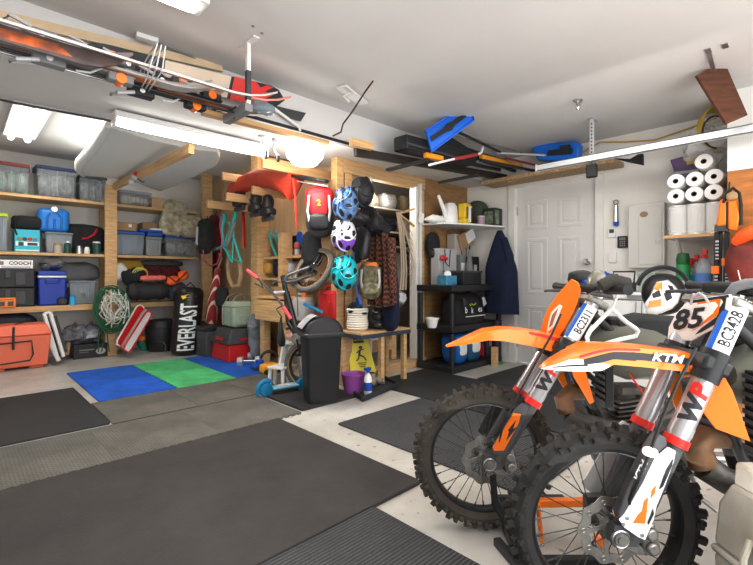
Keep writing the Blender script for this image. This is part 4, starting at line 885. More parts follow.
c = aZ(146,350,0); MB().lathe([(.07,.0),(.10,.05),(.12,.13),(.115,.13),(.06,.01)], c, cap=False, seg=24).build('body', mat('teal bowl', (.02,.28,.22), .4), t); MB().sup(c+V((-.02,0,.17)), (.07,.06,.045), .7, amp=.02, fr=14).build('orange_lining', M['orange'], t)
c = aZ(165,352,0); t = thing('tote_bag', 'tall black bucket shaped bag on the floor left of the punching bag', 'bag', c)
MB().lathe([(.17,0),(.19,.04),(.21,.30),(.19,.42),(.12,.44)], (c.x+.02, c.y+.2, 0), seg=28).build('body', mat('black nylon', (.025,.025,.027), .5, bump=.5, bs=25, var=.3), t); q = MB()
for k in (.13, .33): q.torus((c.x+.02, c.y+.2, k), (0,0,1), .205, .008, 30, 6)
q.build('seam_band', M['black'], t); MB().tube([(c.x-.03,c.y,.14),(c.x,c.y-.03,.10),(c.x,c.y-.03,.0)], .01, 6).build('strap', M['dgrey'], t)
# punching bag
c = V((2.24, 5.98, 0)); t = thing('punching_bag', 'black leather punching bag with white lettering standing on the floor', 'punching bag', c)
tilt = V((.085, .0, 1)).normalized(); lx, ly, lz = basis(tilt)
MB().lathe([(.10,0),(.155,.015),(.178,.06),(.182,.12),(.182,.80),(.172,.86),(.13,.90),(.07,.905)], c+V((-.035,0,0)), tilt, seg=40).build('body', mat('black vinyl', (.013,.013,.014), .32, bump=.12, bs=20), t)
for z in (.82, .10): MB().torus(c+V((-.035,0,0))+tilt*z, tilt, .183, .004, 40, 6).build('seam', M['black'], t)
q = MB()
for k in range(4): a = k*PI/2+.5; q.tube([c+V((-.035,0,0))+tilt*.87+V((math.cos(a)*.12,math.sin(a)*.12,0)), c+V((-.035,0,0))+tilt*.97], .009, 6, flat=.5)
q.build('hanging_strap', M['black'], t); MB().torus(c+V((-.035,0,0))+tilt*.985, (0,1,0), .02, .004, 16, 6).build('ring', M['steel'], t)
va = math.atan2(-c.y, -c.x)
def onbag(x, y, dz=0):   # x along the bag's height, y across
    a = va+(-y)/.184*-1 if False else va-y/.184
    return c+V((-.035,0,0))+tilt*x+V((math.cos(a)*.1845, math.sin(a)*.1845, 0))
MB().textmap('EVERLAST', .30, lambda x, y: onbag(.38+x, y-.02), bold=.028, sx=.47).build('lettering', M['white'], t)
lg = MB(); P = [(-.085,.025),(-.06,-.005),(0,-.012),(.075,.018),(.02,.012),(-.02,.012),(-.035,.022),(.0,.04),(-.05,.03)]
lg.add([onbag(.755+p[1]*1.5, -p[0]*1.3) for p in P], [tuple(range(len(P)))]); lg.build('logo', mat('yellow print', (.85,.60,.02), .5), t, recalc=False)
# ================= lamps, soffit fittings =================
glow = mat('lit tube', (1,.99,.96), .4, emit=5); glow2 = mat('lit globe', (1,.98,.94), .4, emit=4); lw = mat('lamp housing', (.80,.80,.79), .4)
t = thing('fluorescent_light', 'long lit white fluorescent batten light hanging below the soffit', 'ceiling light', (1.38, 3.45, 2.12))
MB().bx(.79, 1.98, 3.40, 3.52, 2.155, 2.20).build('housing', lw, t, bevel=.006); MB().sup((1.385, 3.46, 2.135), (.585,.045,.028), .3, 24, 10).build('diffuser', glow, t)
for x in (.79, 1.965): MB().bx(x, x+.015, 3.405, 3.515, 2.10, 2.155).build('end_cap', lw, t, bevel=.004)
t = thing('fluorescent_light', 'double fluorescent tube light on the ceiling above the left shelves', 'ceiling light', (.49, 5.5, 2.52))
MB().bx(.36, .64, 4.93, 6.13, 2.56, 2.6).build('housing', lw, t, bevel=.005)
for x in (.43, .57): MB().cyl((x, 4.97, 2.54), (x, 6.09, 2.54), .028).build('tube_lamp', glow, t)
t = thing('dome_light', 'lit white jar shaped dome light under the soffit', 'ceiling light', (2.13, 3.07, 2.0))
MB().lathe([(.07,.0),(.07,-.03)], (2.13,3.07,2.209)).build('fitting', lw, t); MB().lathe([(.08,-.025),(.15,-.045),(.165,-.08),(.15,-.16),(.10,-.215),(.0,-.22)], (2.13,3.07,2.209), seg=10, cap=False).build('globe', glow2, t)
t = thing('fluorescent_light', 'white fluorescent fitting at the top edge above the skis', 'ceiling light', aZ(180,0,2.44))
c = aZ(176,2,2.43); MB().bx(c.x-.7, c.x+.13, c.y-.11, c.y+.04, 2.425, 2.48).build('housing', lw, t, bevel=.006); MB().sup((c.x-.28, c.y-.035, 2.425), (.38,.05,.02), .3).build('diffuser', glow2, t)
def pt(loc, e, r=.1, col=(1,.96,.9)):
    l = bpy.data.lights.new('lamp', 'POINT'); l.energy = e; l.shadow_soft_size = r; l.color = col; o = bpy.data.objects.new('lamp', l); C.objects.link(o); o.location = loc
pt((2.13, 3.07, 1.9), 9)
pt((3.45, 3.62, 2.0), 7, .15)  # fill lamp added to brighten the dark closet, has no fixture
pt((2.5, 4.6, 2.3), 5, .2)
# cable along the soffit edge
solo('power_cable', MB().tube([(XL+.1,3.70,2.19),(.3,3.70,2.185),(.78,3.66,2.19),(1.6,3.68,2.19),(2.6,3.70,2.19)], .008, 6), M['dgrey'], 'dark cable clipped along the rear edge of the soffit', 'cable')
# small hooks and fittings on soffit
h1 = aZ(262,137,2.2)
t = thing('pulley_hook', 'small metal pulley hook screwed under the soffit near the lit batten', 'hook', h1); MB().cyl((h1.x,h1.y,2.209),(h1.x,h1.y,2.19),.03).tube([(h1.x,h1.y,2.2),(h1.x,h1.y,2.13),(h1.x+.03,h1.y,2.09)], .008, 6).build('bracket', M['steel'], t); MB().lathe([(.02,-.01),(.035,-.008),(.035,.008),(.02,.01)], (h1.x+.035,h1.y,2.06), (1,-.4,0)).build('wheel', M['dgrey'], t)
h1 = aZ(275,140,2.2)
t = thing('pulley_hook', 'black and steel pulley beside the small metal hook', 'hook', h1); MB().cyl((h1.x,h1.y,2.209),(h1.x,h1.y,2.19),.025).tube([(h1.x,h1.y,2.2),(h1.x-.02,h1.y,2.12),(h1.x+.02,h1.y,2.07)], .012, 6).build('bracket', M['steel'], t); MB().lathe([(.02,-.012),(.03,-.01),(.03,.01),(.02,.012)], (h1.x+.03,h1.y,2.05), (1,-.4,0)).build('wheel', M['black'], t)
# ================= side wall C (studs at X=2.7): lumber arms and what hangs there =================
def XW(px, py, X=2.66): return aX(px, py, X)
arms = [  # (px,py) of the arm's near end, X of that end, length
 (222, 176, 2.16, .60, 'upper lumber arm nearest the shelves'), (226, 196.5, 2.16, .55, 'lumber arm under the end of the red bag'), (207, 204, 2.16, .55, 'lumber arm over the hanging black jackets'),
 (252, 190, 2.30, .42, 'lumber arm under the middle of the red bag'), (262, 163, 2.05, .95, 'long lumber arm above the red bag')]
for px, py, X0, L, lab in arms:
    c = aX(px, py, X0); solo('lumber_bracket', MB().bx(X0, X0+L, c.y-.02, c.y+.02, c.z-.045, c.z+.045), M['woodx'], 'pine two by four, '+lab, 'bracket', 'lumber arms sticking out from the side wall', bevel=.003)
# red bag draped on the arms
c0, c1 = aX(228,188,2.42), aX(295,186,2.42)
rb = MB(); secs = []
TOP = [(225,194),(228,188),(232,182.5),(241,176),(249,172.5),(256,170.5),(266,169.5),(278,170),(287,171),(293,172)]
BOT = [(225,197),(228,196),(233,194),(241,191),(251,187),(260,186),(266,187),(277,191.5),(287,199),(293,181)]
for (tx_, ty_), (bx__, by__) in zip(TOP, BOT):
    a = aX(tx_, ty_, 2.40); b_ = aX(bx__, by__, 2.36); w = .09 if tx_ > 230 else .05
    secs.append([V((2.42+math.cos(t_)*w*1.1, (a.y+b_.y)/2, (a.z+b_.z)/2))+V((0,0,math.sin(t_)*(a.z-b_.z)/2*(1+.04*math.sin(t_*5+tx_)))) for t_ in [2*PI*k/16 for k in range(16)]])
rb.loft(secs); t = thing('drybag', 'long red orange fabric bag lying across the lumber arms', 'bag', aX(260,190,2.42)); t.name = 'equipment_bag'
rb.build('body', mat('red orange fabric', (.60,.07,.03), .65, bump=.5, bs=18, var=.15), t)
MB().tube([aX(293,178,2.34), aX(295,195,2.34), aX(296,212,2.36), aX(297,228,2.38)], .012, 6, flat=.4).build('strap', mat('red strap', (.65,.06,.04), .7), t)
# surfboard / black ski ends above
t = thing('wakeboard', 'black board with grey edge stored on top of the lumber arms', 'board', aX(310,180,2.5))
b = MB(); a, e = aX(290,176,2.45), aX(326,181,2.45); d = e-a; L = d.length; d.normalize()
b.prism([(0,-.09),(L*.7,-.10),(L*.92,-.07),(L,0),(L*.92,.07),(L*.7,.10),(0,.09)], .03, a-V((0,0,.015)), d, V((1,0,0)).cross(d).cross(d)*-1 if False else V((1,0,0))); b.build('deck', M['black'], t, bevel=.008)
MB().bar(a+V((0,0,-.04)), e+V((0,0,-.045)), .05, .015).build('base_edge', M['lgrey'], t)
# inline skates hanging
def boots(px, py, X, lab):
    c = aX(px, py, X); t = thing('ski_boot', lab, 'boots', c-V((0,0,.1)))
    t.name = 'inline_skate'
    MB().sup(c+V((0,0,.05)), (.06,.06,.10), .7, amp=.02, fr=12).sup(c+V((-.03,-.04,-.05)), (.07,.10,.05), .6, amp=.015, fr=12).build('boot', M['black'], t)
    q = MB()
    for k in range(4): q.lathe([(.034,-.01),(.034,.01)], c+V((-.02,-.12+.06*k,-.115)), (1,0,0), seg=14)
    q.build('wheels', M['dgrey'], t); MB().bx(c.x-.035,c.x-.005,c.y-.13,c.y+.07,c.z-.10,c.z-.08).build('wheel_frame', M['steel'], t)
    MB().bar(c+V((-.065,0,.02)), c+V((-.06,.03,.05)), .03,.01).build('buckle', M['chrome'], t)
boots(240, 199, 2.42, 'black inline skate hanging left of the arm under the red bag'); boots(256, 204, 2.42, 'black inline skate hanging right under the red bag'); boots(268, 208, 2.46, 'black inline skate hanging lowest beside the plywood panel')
# dark jackets hanging by the shelves
def hang(name, lab, cat, px, py, X, w, h, d, m, amp=.03, fr=6, e=.6, extra=None, sd=0, grp=None):
    c = aX(px, py, X); t = thing(name, lab, cat, c+V((0,0,h/2)), grp); MB().sup(c, (d/2, w/2, h/2), e, 20, 14, amp=amp, fr=fr, sd=sd).build('body', m, t)
    MB().tube([c+V((.02,0,h/2-.02)), c+V((.04,0,h/2+.04))], .006, 6).build('hanging_loop', M['black'], t)
    if extra: extra(t, c)
    return t
hang('hanging_jacket', 'black jacket with white stripe hanging right of the blue lidded bin', 'jacket', 205, 236, 2.4, .26, .46, .16, M['cloth'], sd=2, extra=lambda t,c: MB().bar(c+V((-.085,.05,.12)), c+V((-.085,.06,-.12)), .03,.01).build('white_stripe', M['lgrey'], t))
hang('hanging_jacket', 'maroon and black jacket hanging furthest back beside the shelf end', 'jacket', 214, 232, 2.62, .22, .52, .14, mat('maroon cloth', (.10,.015,.02), .85, bump=.4, var=.4), sd=5)
# teal frame pair (child climbing harness-like hangers)
tl_ = mat('teal frame paint', (.03,.50,.48), .35, coat=.3)
t = thing('bicycle_frame', 'turquoise bicycle frame hanging upside down under the lumber arms', 'bicycle frame', aX(232,240,2.45))
P = lambda px, py, X=2.45: aX(px, py, X)
MB().tube([P(236,212),P(233,226),P(224,246),P(232,262)], [.022,.03,.022,.014], 10).tube([P(229,222),P(241,262)], .014, 8).tube([P(224,246),P(222,230),P(225,214)], [.016,.022,.03], 10).tube([P(234,228),P(232,262)], .010, 8).tube([P(228,244),P(216,249)], .015, 8).tube([P(241,262),P(233,259)], .010, 8).build('tubes', tl_, t)
MB().tube([P(235,222,2.43),P(229,240,2.42),P(226,246,2.42)], [.02,.026,.018], 10).build('grey_sleeve', M['grey'], t); MB().tube([P(217,248),P(213,251)], .02, 8).build('dropout', M['dgrey'], t)
t = thing('bicycle_frame', 'turquoise fork and stays hanging in the gap beside the big post', 'bicycle frame', aX(278,245,2.75)); P2 = lambda px, py: aX(px, py, 2.76)
MB().tube([P2(269,231),P2(272,245),P2(277,258)], .014, 8).tube([P2(275,231),P2(281,245),P2(289,257)], .014, 8).tube([P2(269,233),P2(274,236),P2(283,254)], .009, 8).build('tubes', tl_, t)
# red spiral umbrella / windsock
t = thing('rolled_umbrella', 'rolled red and white spiral striped umbrella standing behind the punching bag', 'umbrella', aX(212,322,2.55))
def f_spi(nt, N, L, b):
    tc = N.new('ShaderNodeTexCoord'); mp = N.new('ShaderNodeMapping'); mp.inputs['Rotation'].default_value = (0, .0, 0); mp.inputs['Scale'].default_value = (1.5, 3.2, 1.6); wv = N.new('ShaderNodeTexWave'); wv.bands_direction = 'DIAGONAL'; wv.inputs['Scale'].default_value = 3.6
    L.new(tc.outputs['Object'], mp.inputs['Vector']); L.new(mp.outputs['Vector'], wv.inputs['Vector']); r = N.new('ShaderNodeValToRGB'); e = r.color_ramp.elements; e[0].position = .78; e[0].color = (.30,.02,.02,1); e[1].position = .84; e[1].color = (.7,.55,.45,1)
    L.new(wv.outputs['Fac'], r.inputs['Fac']); L.new(r.outputs['Color'], b.inputs['Base Color']); b.inputs['Roughness'].default_value = .7
pb, pt_ = aX(211,322,2.5), aX(218,268,2.5); MB().tube([pb, pb.lerp(pt_,.3), pb.lerp(pt_,.7), pt_], [.075,.085,.06,.03], 16).build('canopy', node_mat('spiral stripe', f_spi), t); MB().tube([pt_, aX(222,258,2.5), aX(219,254,2.5)], .012, 8).build('handle', M['tan'], t)
t = thing('maroon_banner', 'plain dark red cloth hanging behind the striped umbrella', 'cloth', aX(212,275,2.9)); t.name = 'hanging_cloth'
q0, q1 = aX(203,252,2.9), aX(222,330,2.9); MB().grid(lambda u,v: (2.9+.02*math.sin(u*12), q0.y+(q1.y-q0.y)*u, q0.z+(q1.z-q0.z)*v), 16, 4, .01).build('body', mat('dark red cloth', (.22,.015,.02), .85), t)
# tan rope loop and dark tool things
t = thing('rope_loop', 'thick tan rope loop hanging beside the big post', 'rope', aX(234,280,2.5)); MB().tube([aX(*p, 2.5) for p in ((230,250),(228,265),(229,278),(233,287),(239,285),(241,275),(240,262))], .028, 10).build('rope', M['tan'], t)
t = thing('magenta_hose', 'magenta looped cord hanging above the punching bag', 'cord', aX(212,252,2.35)); t.name = 'looped_cord'; MB().tube([aX(*p, 2.35) for p in ((203,250),(204,260),(210,266),(217,264),(221,254),(222,240),(220,226),(221,214))], .010, 8).build('cord', mat('magenta cord', (.40,.06,.12), .5), t)
solo('red_strap', MB().tube([aX(*p, 2.66) for p in ((243,212),(244,228),(244,248))], .022, 6, flat=.4), M['red'], 'flat red strap hanging against the big post', 'strap')
hang('tool_pouch', 'dark drawstring pouch hanging above the sage cooler bag', 'bag', 222, 297, 2.5, .24, .26, .12, M['cloth'], sd=8)
# things on the floor by the post: step box, cooler bag, dumbbells, toys
t = thing('step_stool', 'black topped red toolbox step on the blue foam tile', 'toolbox', aZ(228,365,0)); t.name = 'toolbox'
x0, x1, y0, y1 = 2.37, 2.95, 4.96, 5.28
xa = aZ(234,364,0)
MB().taper((2.66,5.22), (.62,.50), (.58,.46), 0.012, .22).build('body', M['red'], t, bevel=.012); MB().taper((2.66,5.22), (.64,.52), (.50,.42), .22, .40).build('lid', M['dgrey'], t, bevel=.015); MB().bx(2.5,2.62,4.955,4.965,.26,.29).build('label', M['red'], t); MB().bx(2.335,2.345,5.1,5.3,.26,.3).build('latch', M['red'], t)
t = thing('storage_chest', 'long black plastic chest behind the red and black toolbox', 'chest', (2.5, 5.75, 0)); MB().bx(2.30,2.62,5.50,6.30,0,.34).build('body', M['dgrey'], t, bevel=.015); MB().bx(2.28,2.64,5.49,6.31,.34,.40).build('lid', M['black'], t, bevel=.01)
sg = mat('sage cooler fabric', (.36,.42,.34), .75, bump=.3)
c = aX(237, 329, 2.5); cy = c.y; zt = .41
t = thing('cooler_bag', 'sage green soft cooler bag standing on the toolbox', 'cooler bag', (2.62, 5.22, zt))
MB().bx(2.46,2.78,5.06,5.42,zt,zt+.26).build('body', sg, t, bevel=.03); MB().taper((2.62,5.24), (.33,.37), (.27,.30), zt+.255, zt+.32).build('lid', mat('sage cooler lid', (.42,.48,.40), .7), t, bevel=.012)
for y in (5.14, 5.34): MB().tube([(2.45,y,zt+.02),(2.45,y,zt+.25),(2.52,y,zt+.38),(2.62,y,zt+.42),(2.72,y,zt+.38),(2.79,y,zt+.25)], .011, 8, flat=.5).build('strap', sg, t)
MB().bx(2.5,2.74,5.035,5.06,zt+.03,zt+.16).build('front_pocket', sg, t, bevel=.008)
for i, (px, py, lab) in enumerate(((249,361,'grey dumbbell left of the other one on the blue tile'), (259,356,'grey dumbbell further back beside the yellow toy'))):
    c = aZ(px, py, .06); t = thing('dumbbell', lab, 'dumbbell', (c.x, c.y, .012), 'pair of grey dumbbells'); d = V((.8,-.6,0)).normalized()
    MB().cyl(c-d*.1, c+d*.1, .016).build('handle', M['steel'], t)
    for s_ in (-1, 1): MB().cyl(c+d*.07*s_, c+d*.13*s_, .058, .05, 6).build('head', M['lgrey'], t)
c = aZ(258,366,.05); t = thing('toy_truck', 'small blue toy beside the dumbbells', 'toy', (c.x,c.y,.012)); MB().sup(c, (.08,.05,.035), .5).sup(c+V((.02,0,.04)), (.04,.04,.03), .5).build('body', M['blue'], t)
for k in (-.05,.05): MB().lathe([(.025,-.012),(.025,.012)], c+V((k,-.055,-.02)), (0,1,0), seg=14).build('wheel', M['dgrey'], t)
c = aZ(269,368,.06); t = thing('toy_digger', 'yellow toy digger with black handle near the white stool', 'toy', (c.x,c.y,.012)); MB().sup(c, (.10,.06,.055), .5).build('body', mat('toy yellow', (.9,.45,.02), .4), t); MB().torus(c+V((0,0,.09)), (.3,1,0), .09, .016, 20, 8, a0=.2, a1=PI-.2).build('handle', M['black'], t)
for k in (-.06,.06): MB().lathe([(.03,-.012),(.03,.012)], c+V((k,-.065,-.03)), (0,1,0), seg=14).build('wheel', M['black'], t)
# rough wooden crate / bench frame behind the kids bike
t = thing('wooden_crate', 'rough pine crate on legs behind the kids bicycle', 'crate', (2.7, 4.4, 0))
a, e = aX(264,345,2.62), aX(292,345,2.62)
MB().bx(2.50,2.64,e.y,a.y,.55,.78).build('front_board', M['woody'], t, bevel=.004); MB().bx(2.50,2.9,e.y,a.y,.80,.83).build('top_board', M['woody'], t)
for y in (a.y-.06, e.y+.06): MB().bx(2.56,2.64,y-.045,y+.045,0,.55).build('leg', M['wood'], t)
product_box(2.56, 2.80, e.y+.12, e.y+.34, .832, .93, M['brown'], 'small open cardboard box on the rough pine crate')
t = thing('grey_sack', 'grey plastic sheeting slumped between the toolbox and pine crate', 'plastic sheet', aX(257,340,2.62)); t.name = 'plastic_sheet'; MB().sup(aX(257,335,2.66), (.12,.08,.26), .7, amp=.05, fr=9).build('body', mat('grey poly', (.22,.24,.27), .35, var=.4, vs=10, bump=.4), t)
# things seen in the gap between studs
hang('blue_bag', 'bright blue bag hanging in the gap behind the red backpack', 'bag', 301, 240, 2.85, .12, .20, .06, M['blue'], sd=4).name = 'drawstring_bag'
hang('drawstring_bag', 'dark bag hanging in the gap between the studs', 'bag', 293, 238, 2.90, .22, .24, .06, M['navy'], sd=14)
c = aX(297,250,2.8); t = thing('spray_can', 'small red topped can on the ledge between the studs', 'can', c-V((0,0,.08))); MB().cyl(c-V((0,0,.08)), c+V((0,0,.01)), .03).build('body', M['lgrey'], t); MB().sup(c+V((0,0,.05)), (.035,.035,.045), .9).build('cap', mat('faded red', (.55,.12,.08), .5), t)
a, e = aX(266,257,2.75), aX(330,255,2.75)
solo('ledge_shelf', MB().bx(2.72, 2.98, 3.42, a.y, a.z-.03, a.z), M['woody'], 'narrow pine ledge in the gap between the studs', 'shelf')
for px, w, h, m_, lab in ((272,.16,.14,mat('mustard box', (.55,.33,.06), .6),'mustard coloured box below the pine ledge'), (283,.2,.20,M['navy'],'dark folded clothing below the pine ledge'), (293,.16,.12,M['lgrey'],'light grey folded towel below the pine ledge')):
    c = aX(px, 268, 2.85); t = thing('folded_cloth' if m_ != MATS.get('mustard box') else 'carton', lab, 'cloth' if 'fold' in lab else 'box', c-V((0,0,h/2)))
    MB().sup(c, (.1, w/2, h/2), .4, amp=.012, fr=12).build('body', m_, t); MB().bx(c.x-.1,c.x+.1,c.y-w*.35,c.y+w*.35,c.z+h/2-.005,c.z+h/2+.012).build('top_fold', m_, t)
a = aX(285, 275, 2.75); solo('ledge_shelf', MB().bx(2.74, 2.98, 3.42, 4.9, 1.0, 1.03), M['woody'], 'lower pine ledge holding folded things between the studs', 'shelf')
# red fuel can and white jug
def fuel_can(px, py, X, m, lab, name='fuel_can'):
    b0 = aX(px, py, X); z = b0.z; c = V((X+.08, b0.y, z)); t = thing(name, lab, 'fuel can', c)
    MB().bx(c.x-.08,c.x+.08,c.y-.13,c.y+.13,z,z+.29).build('body', m, t, bevel=.03)
    MB().tube([c+V((-.0,.08,.26)), c+V((0,.08,.33)), c+V((0,-.06,.33)), c+V((0,-.06,.26))], .016, 8).build('handle', m, t)
    MB().bx(c.x-.086,c.x-.078,c.y-.07,c.y+.07,z+.06,z+.19).build('embossed_panel', m, t, bevel=.003)
    MB().tube([c+V((0,-.10,.26)), c+V((-.0,-.10,.30))], .022, 12).tube([c+V((-.02,-.06,.22)), c+V((-.12,-.0,.26)), c+V((-.13,.0,.46))], .009, 8).build('spout', mat('dark red', (.25,.02,.02), .5), t); return t
solo('storage_ledge', MB().bx(2.62, 2.9, 3.44, 4.25, .50, .54), M['woody'], 'pine board behind the dustbin carrying the red fuel can', 'shelf')
fuel_can(325, 320, 2.62, M['red'], 'red plastic fuel can on the board behind the dustbin').location.z += 0
t = thing('white_jug', 'white plastic jug with orange cap left of the red fuel can', 'jug', aX(304,322,2.62)); t.name = 'water_jug'; c = aX(303,310,2.68); MB().sup(c, (.09,.13,.14), .45).build('body', M['lgrey'], t); MB().cyl(c+V((0,-.02,.13)), c+V((0,-.02,.20)), .03, .02).build('cap', M['orange'], t); MB().tube([c+V((0,.10,.10)), c+V((0,.10,.17)), c+V((0,.0,.17))], .014, 8).build('handle', M['lgrey'], t)
c = aX(313,308,2.5); t = thing('bike_pump', 'light blue handled pump leaning in front of the fuel can', 'pump', c-V((0,0,.03))); MB().cyl(c+V((0,.14,.03)), c+V((0,-.14,-.03)), .016).build('handle', M['cyan'], t); MB().cyl(c+V((0,.16,.034)), c+V((0,.14,.03)), .019).build('end_cap', M['lgrey'], t)
# ================= kids mountain bike standing on its rear wheel =================
KD = 4.05
def kb(px, py, dD=0): return aD(px, py, KD+dD)
FWD = V((CC, SS, 0)); RT = V((SS, -CC, 0)); UP = V((0, 0, 1))
t = thing('kids_bicycle', 'black kids mountain bike stood up on its rear wheel with red grips', 'bicycle', (0,0,0))
tyr = mat('grey knobbly tyre', (.16,.155,.145), .85, bump=.4, bs=80); twall = mat('tan sidewall', (.42,.27,.12), .7)
def kwheel(c, ax, R=.245, nm='wheel'):
    ax = V(ax).normalized(); x, y, z = basis(ax)
    w = MB(); w.torus(c, ax, R-.026, .026, 56, 12); ty = w.build('tyre', tyr, t)
    q = MB()
    for i in range(46):
        a = 2*PI*i/46
        for s_ in (-1, 0, 1): q.box(c+(x*math.cos(a+.04*s_)+y*math.sin(a+.04*s_))*(R-.003-abs(s_)*.008)+z*s_*.017, (.010,.010,.010), Matrix((x*math.cos(a)+y*math.sin(a), y*math.cos(a)-x*math.sin(a), z)).transposed())
    q.build('tread_blocks', tyr, ty)
    for s_ in (-1, 1): MB().torus(c+z*s_*.016, ax, R-.044, .007, 48, 6).build('sidewall', twall, ty)
    MB().torus(c, ax, R-.058, .010, 48, 8, flat=1.6).build('rim', M['black'], t)
    q = MB()
    for i in range(20):
        a = 2*PI*i/20; q.tube([c+(x*math.cos(a+.5)+y*math.sin(a+.5))*.02+z*(.02 if i%2 else -.02), c+(x*math.cos(a)+y*math.sin(a))*(R-.06)], .0014, 4)
    q.build('spokes', M['steel'], t); MB().cyl(c-z*.05, c+z*.05, .018).lathe([(.05,0),(.05,.003)], c+z*.03, z).build('hub', M['black'], t)
rw = kb(309, 366); fw = kb(313, 270, .15)
n2 = (-RT*.52+UP*.50-FWD*.68)
kwheel(rw, (FWD*.95+RT*.22)); kwheel(fw, n2)
bb = kb(298, 338); st0 = kb(288, 322); hd = kb(286, 292, .05); hd2 = kb(284, 282, .08)
fr_ = MB().tube([st0, hd2.lerp(hd,.6)], .022, 10).tube([bb, hd], .032, 10).tube([bb, st0], .022, 10).tube([bb, rw+FWD*.06], .010, 8).tube([bb, rw-FWD*.06], .010, 8).tube([st0, rw+FWD*.06], .008, 8).tube([st0, rw-FWD*.06], .008, 8).cyl(hd.lerp(hd2,-.5), hd.lerp(hd2,1.6), .024)
fr_.build('frame', mat('gloss black frame', (.012,.012,.014), .25, coat=.5), t)
z_ = n2.normalized(); f0 = kb(291,278,.1)
MB().tube([hd2, f0-z_*.05, fw-z_*.055], [.024,.024,.020], 10).tube([hd2, f0+z_*.05, fw+z_*.055], [.018,.018,.013], 10).build('fork', mat('fork grey', (.18,.18,.19), .3, .4), t)
hL, hR = kb(247,270,.05), kb(291,319,-.15); hm = kb(273,293,-.05)
MB().tube([hd, hm], .016, 10).build('stem', M['lgrey'], t); MB().tube([hL, hL.lerp(hm,.45)+UP*.01, hm, hR.lerp(hm,.45)+UP*.01, hR], .011, 8).build('handlebar', M['dgrey'], t)
gr = mat('red pink grip', (.80,.10,.12), .6)
MB().tube([hL, hL.lerp(hm,.42)+UP*.009], .017, 12).build('grip', gr, t); MB().tube([hR, hR.lerp(hm,.42)+UP*.009], .017, 12).build('grip', gr, t)
MB().tube([hL.lerp(hm,.5), hL.lerp(hm,.55)-UP*.05+RT*.02, hL.lerp(hm,.3)-UP*.06], .006, 6).build('brake_lever', M['black'], t); MB().tube([hR.lerp(hm,.5), hR.lerp(hm,.5)-UP*.03-RT*.05, hR.lerp(hm,.2)-UP*.03-RT*.05], .006, 6).build('brake_lever', M['black'], t)
q = MB(); q.tube([hm, hm+UP*.09-RT*.03, hm+UP*.12+RT*.12, fw+UP*.05-RT*.04], .004, 6).tube([hm, hm+UP*.12-RT*.0, hm+UP*.04+RT*.22, bb+UP*.2], .004, 6).build('cables', M['dgrey'], t)
sp0 = kb(288, 330); MB().tube([kb(296,327), kb(286,329)], .012, 8).build('seat_post', M['black'], t)
sa = []
for k, (px, py, w) in enumerate(((281,317,.012),(281,322,.022),(281,329,.036),(281,336,.062),(281.5,342,.066),(282,346,.045))):
    c = kb(px, py); sa.append([c+FWD*math.cos(a)*w+RT*math.sin(a)*w*.55 for a in [2*PI*i/14 for i in range(14)]])
MB().loft(sa).build('saddle', mat('black saddle', (.03,.03,.035), .35), t)
MB().lathe([(.055,-.004),(.055,.004)], bb-FWD*.05, FWD, seg=24).build('chainring', M['dsteel'], t)
MB().bar(bb-FWD*.07, bb-FWD*.07+V((0,0,-.14))+RT*.03, .018,.012).bar(bb+FWD*.06, bb+FWD*.06+V((0,0,.14))-RT*.03, .018,.012).build('crank', M['black'], t)
for c in (bb-FWD*.09+V((0,0,-.14))+RT*.03, bb+FWD*.09+V((0,0,.14))-RT*.03): MB().box(c, (.07,.05,.02)).build('pedal', M['black'], t)
t.location = (0,0,0)
# white step stool + blue scooter-like deck
c = aZ(281,386,0); t = thing('step_stool', 'white two-step plastic stool beside the kids bike wheel', 'stool', c)
xd = RT*.9-FWD*.43; xd.normalize(); yd = V((0,0,1)).cross(xd)
def sb(a, b_, z): return c+xd*a+yd*b_+V((0,0,z))
MB().bar(sb(-.08,0,.19), sb(.10,0,.19), .22,.02).bar(sb(-.04,.14,.40), sb(.12,.14,.40), .18, .02).bar(sb(-.04,.14,.415), sb(.12,.14,.415), .14, .01).build('step_top', M['white'], t, bevel=.004)
for a in (-.07,.09):
    for b_ in (-.09,.0): MB().bar(sb(a,b_,0.012), sb(a*.9,b_*.9,.19), .03,.03).build('leg', M['white'], t, bevel=.003)
    MB().bar(sb(a,.22,0.012), sb(a*.9,.15,.40), .035,.03).build('leg', M['white'], t, bevel=.003)
MB().bar(sb(-.06,.1,.19), sb(-.02,.1,.38), .10, .02).bar(sb(.02,.05,.2), sb(.05,.07,.38), .14,.015).build('riser_panel', M['white'], t)
MB().sup(sb(.04,.14,.46), (.07,.06,.03), .7).build('pink_cloth', mat('pale pink cloth', (.75,.45,.45), .8), t)
t = thing('kick_scooter', 'light blue kick scooter deck lying in front of the white stool', 'scooter', aZ(275,392,0))
a, e = aZ(266,389,.07), aZ(297,384,.07); d = (e-a).normalized(); n = V((0,0,1)).cross(d)
MB().bar(a+d*.05, e, .11, .018).build('deck', mat('pale blue deck', (.20,.48,.60), .35), t, bevel=.006); MB().bar(a+d*.10+V((0,0,.011)), e-d*.05+V((0,0,.011)), .08, .004).build('grip_tape', M['lgrey'], t)
for q_ in (a-d*.0, e+d*.05): MB().lathe([(.02,-.028),(.055,-.022),(.06,0),(.055,.022),(.02,.028)], q_-V((0,0,.008)), n, seg=24).build('wheel', mat('blue wheel', (.01,.22,.42), .35), t)
MB().torus(a-d*.0-V((0,0,.005)), n, .07, .012, 16, 8, a0=-.5, a1=2.2, flat=2.2).build('rear_mudguard', mat('blue wheel', (.01,.22,.42), .35), t)
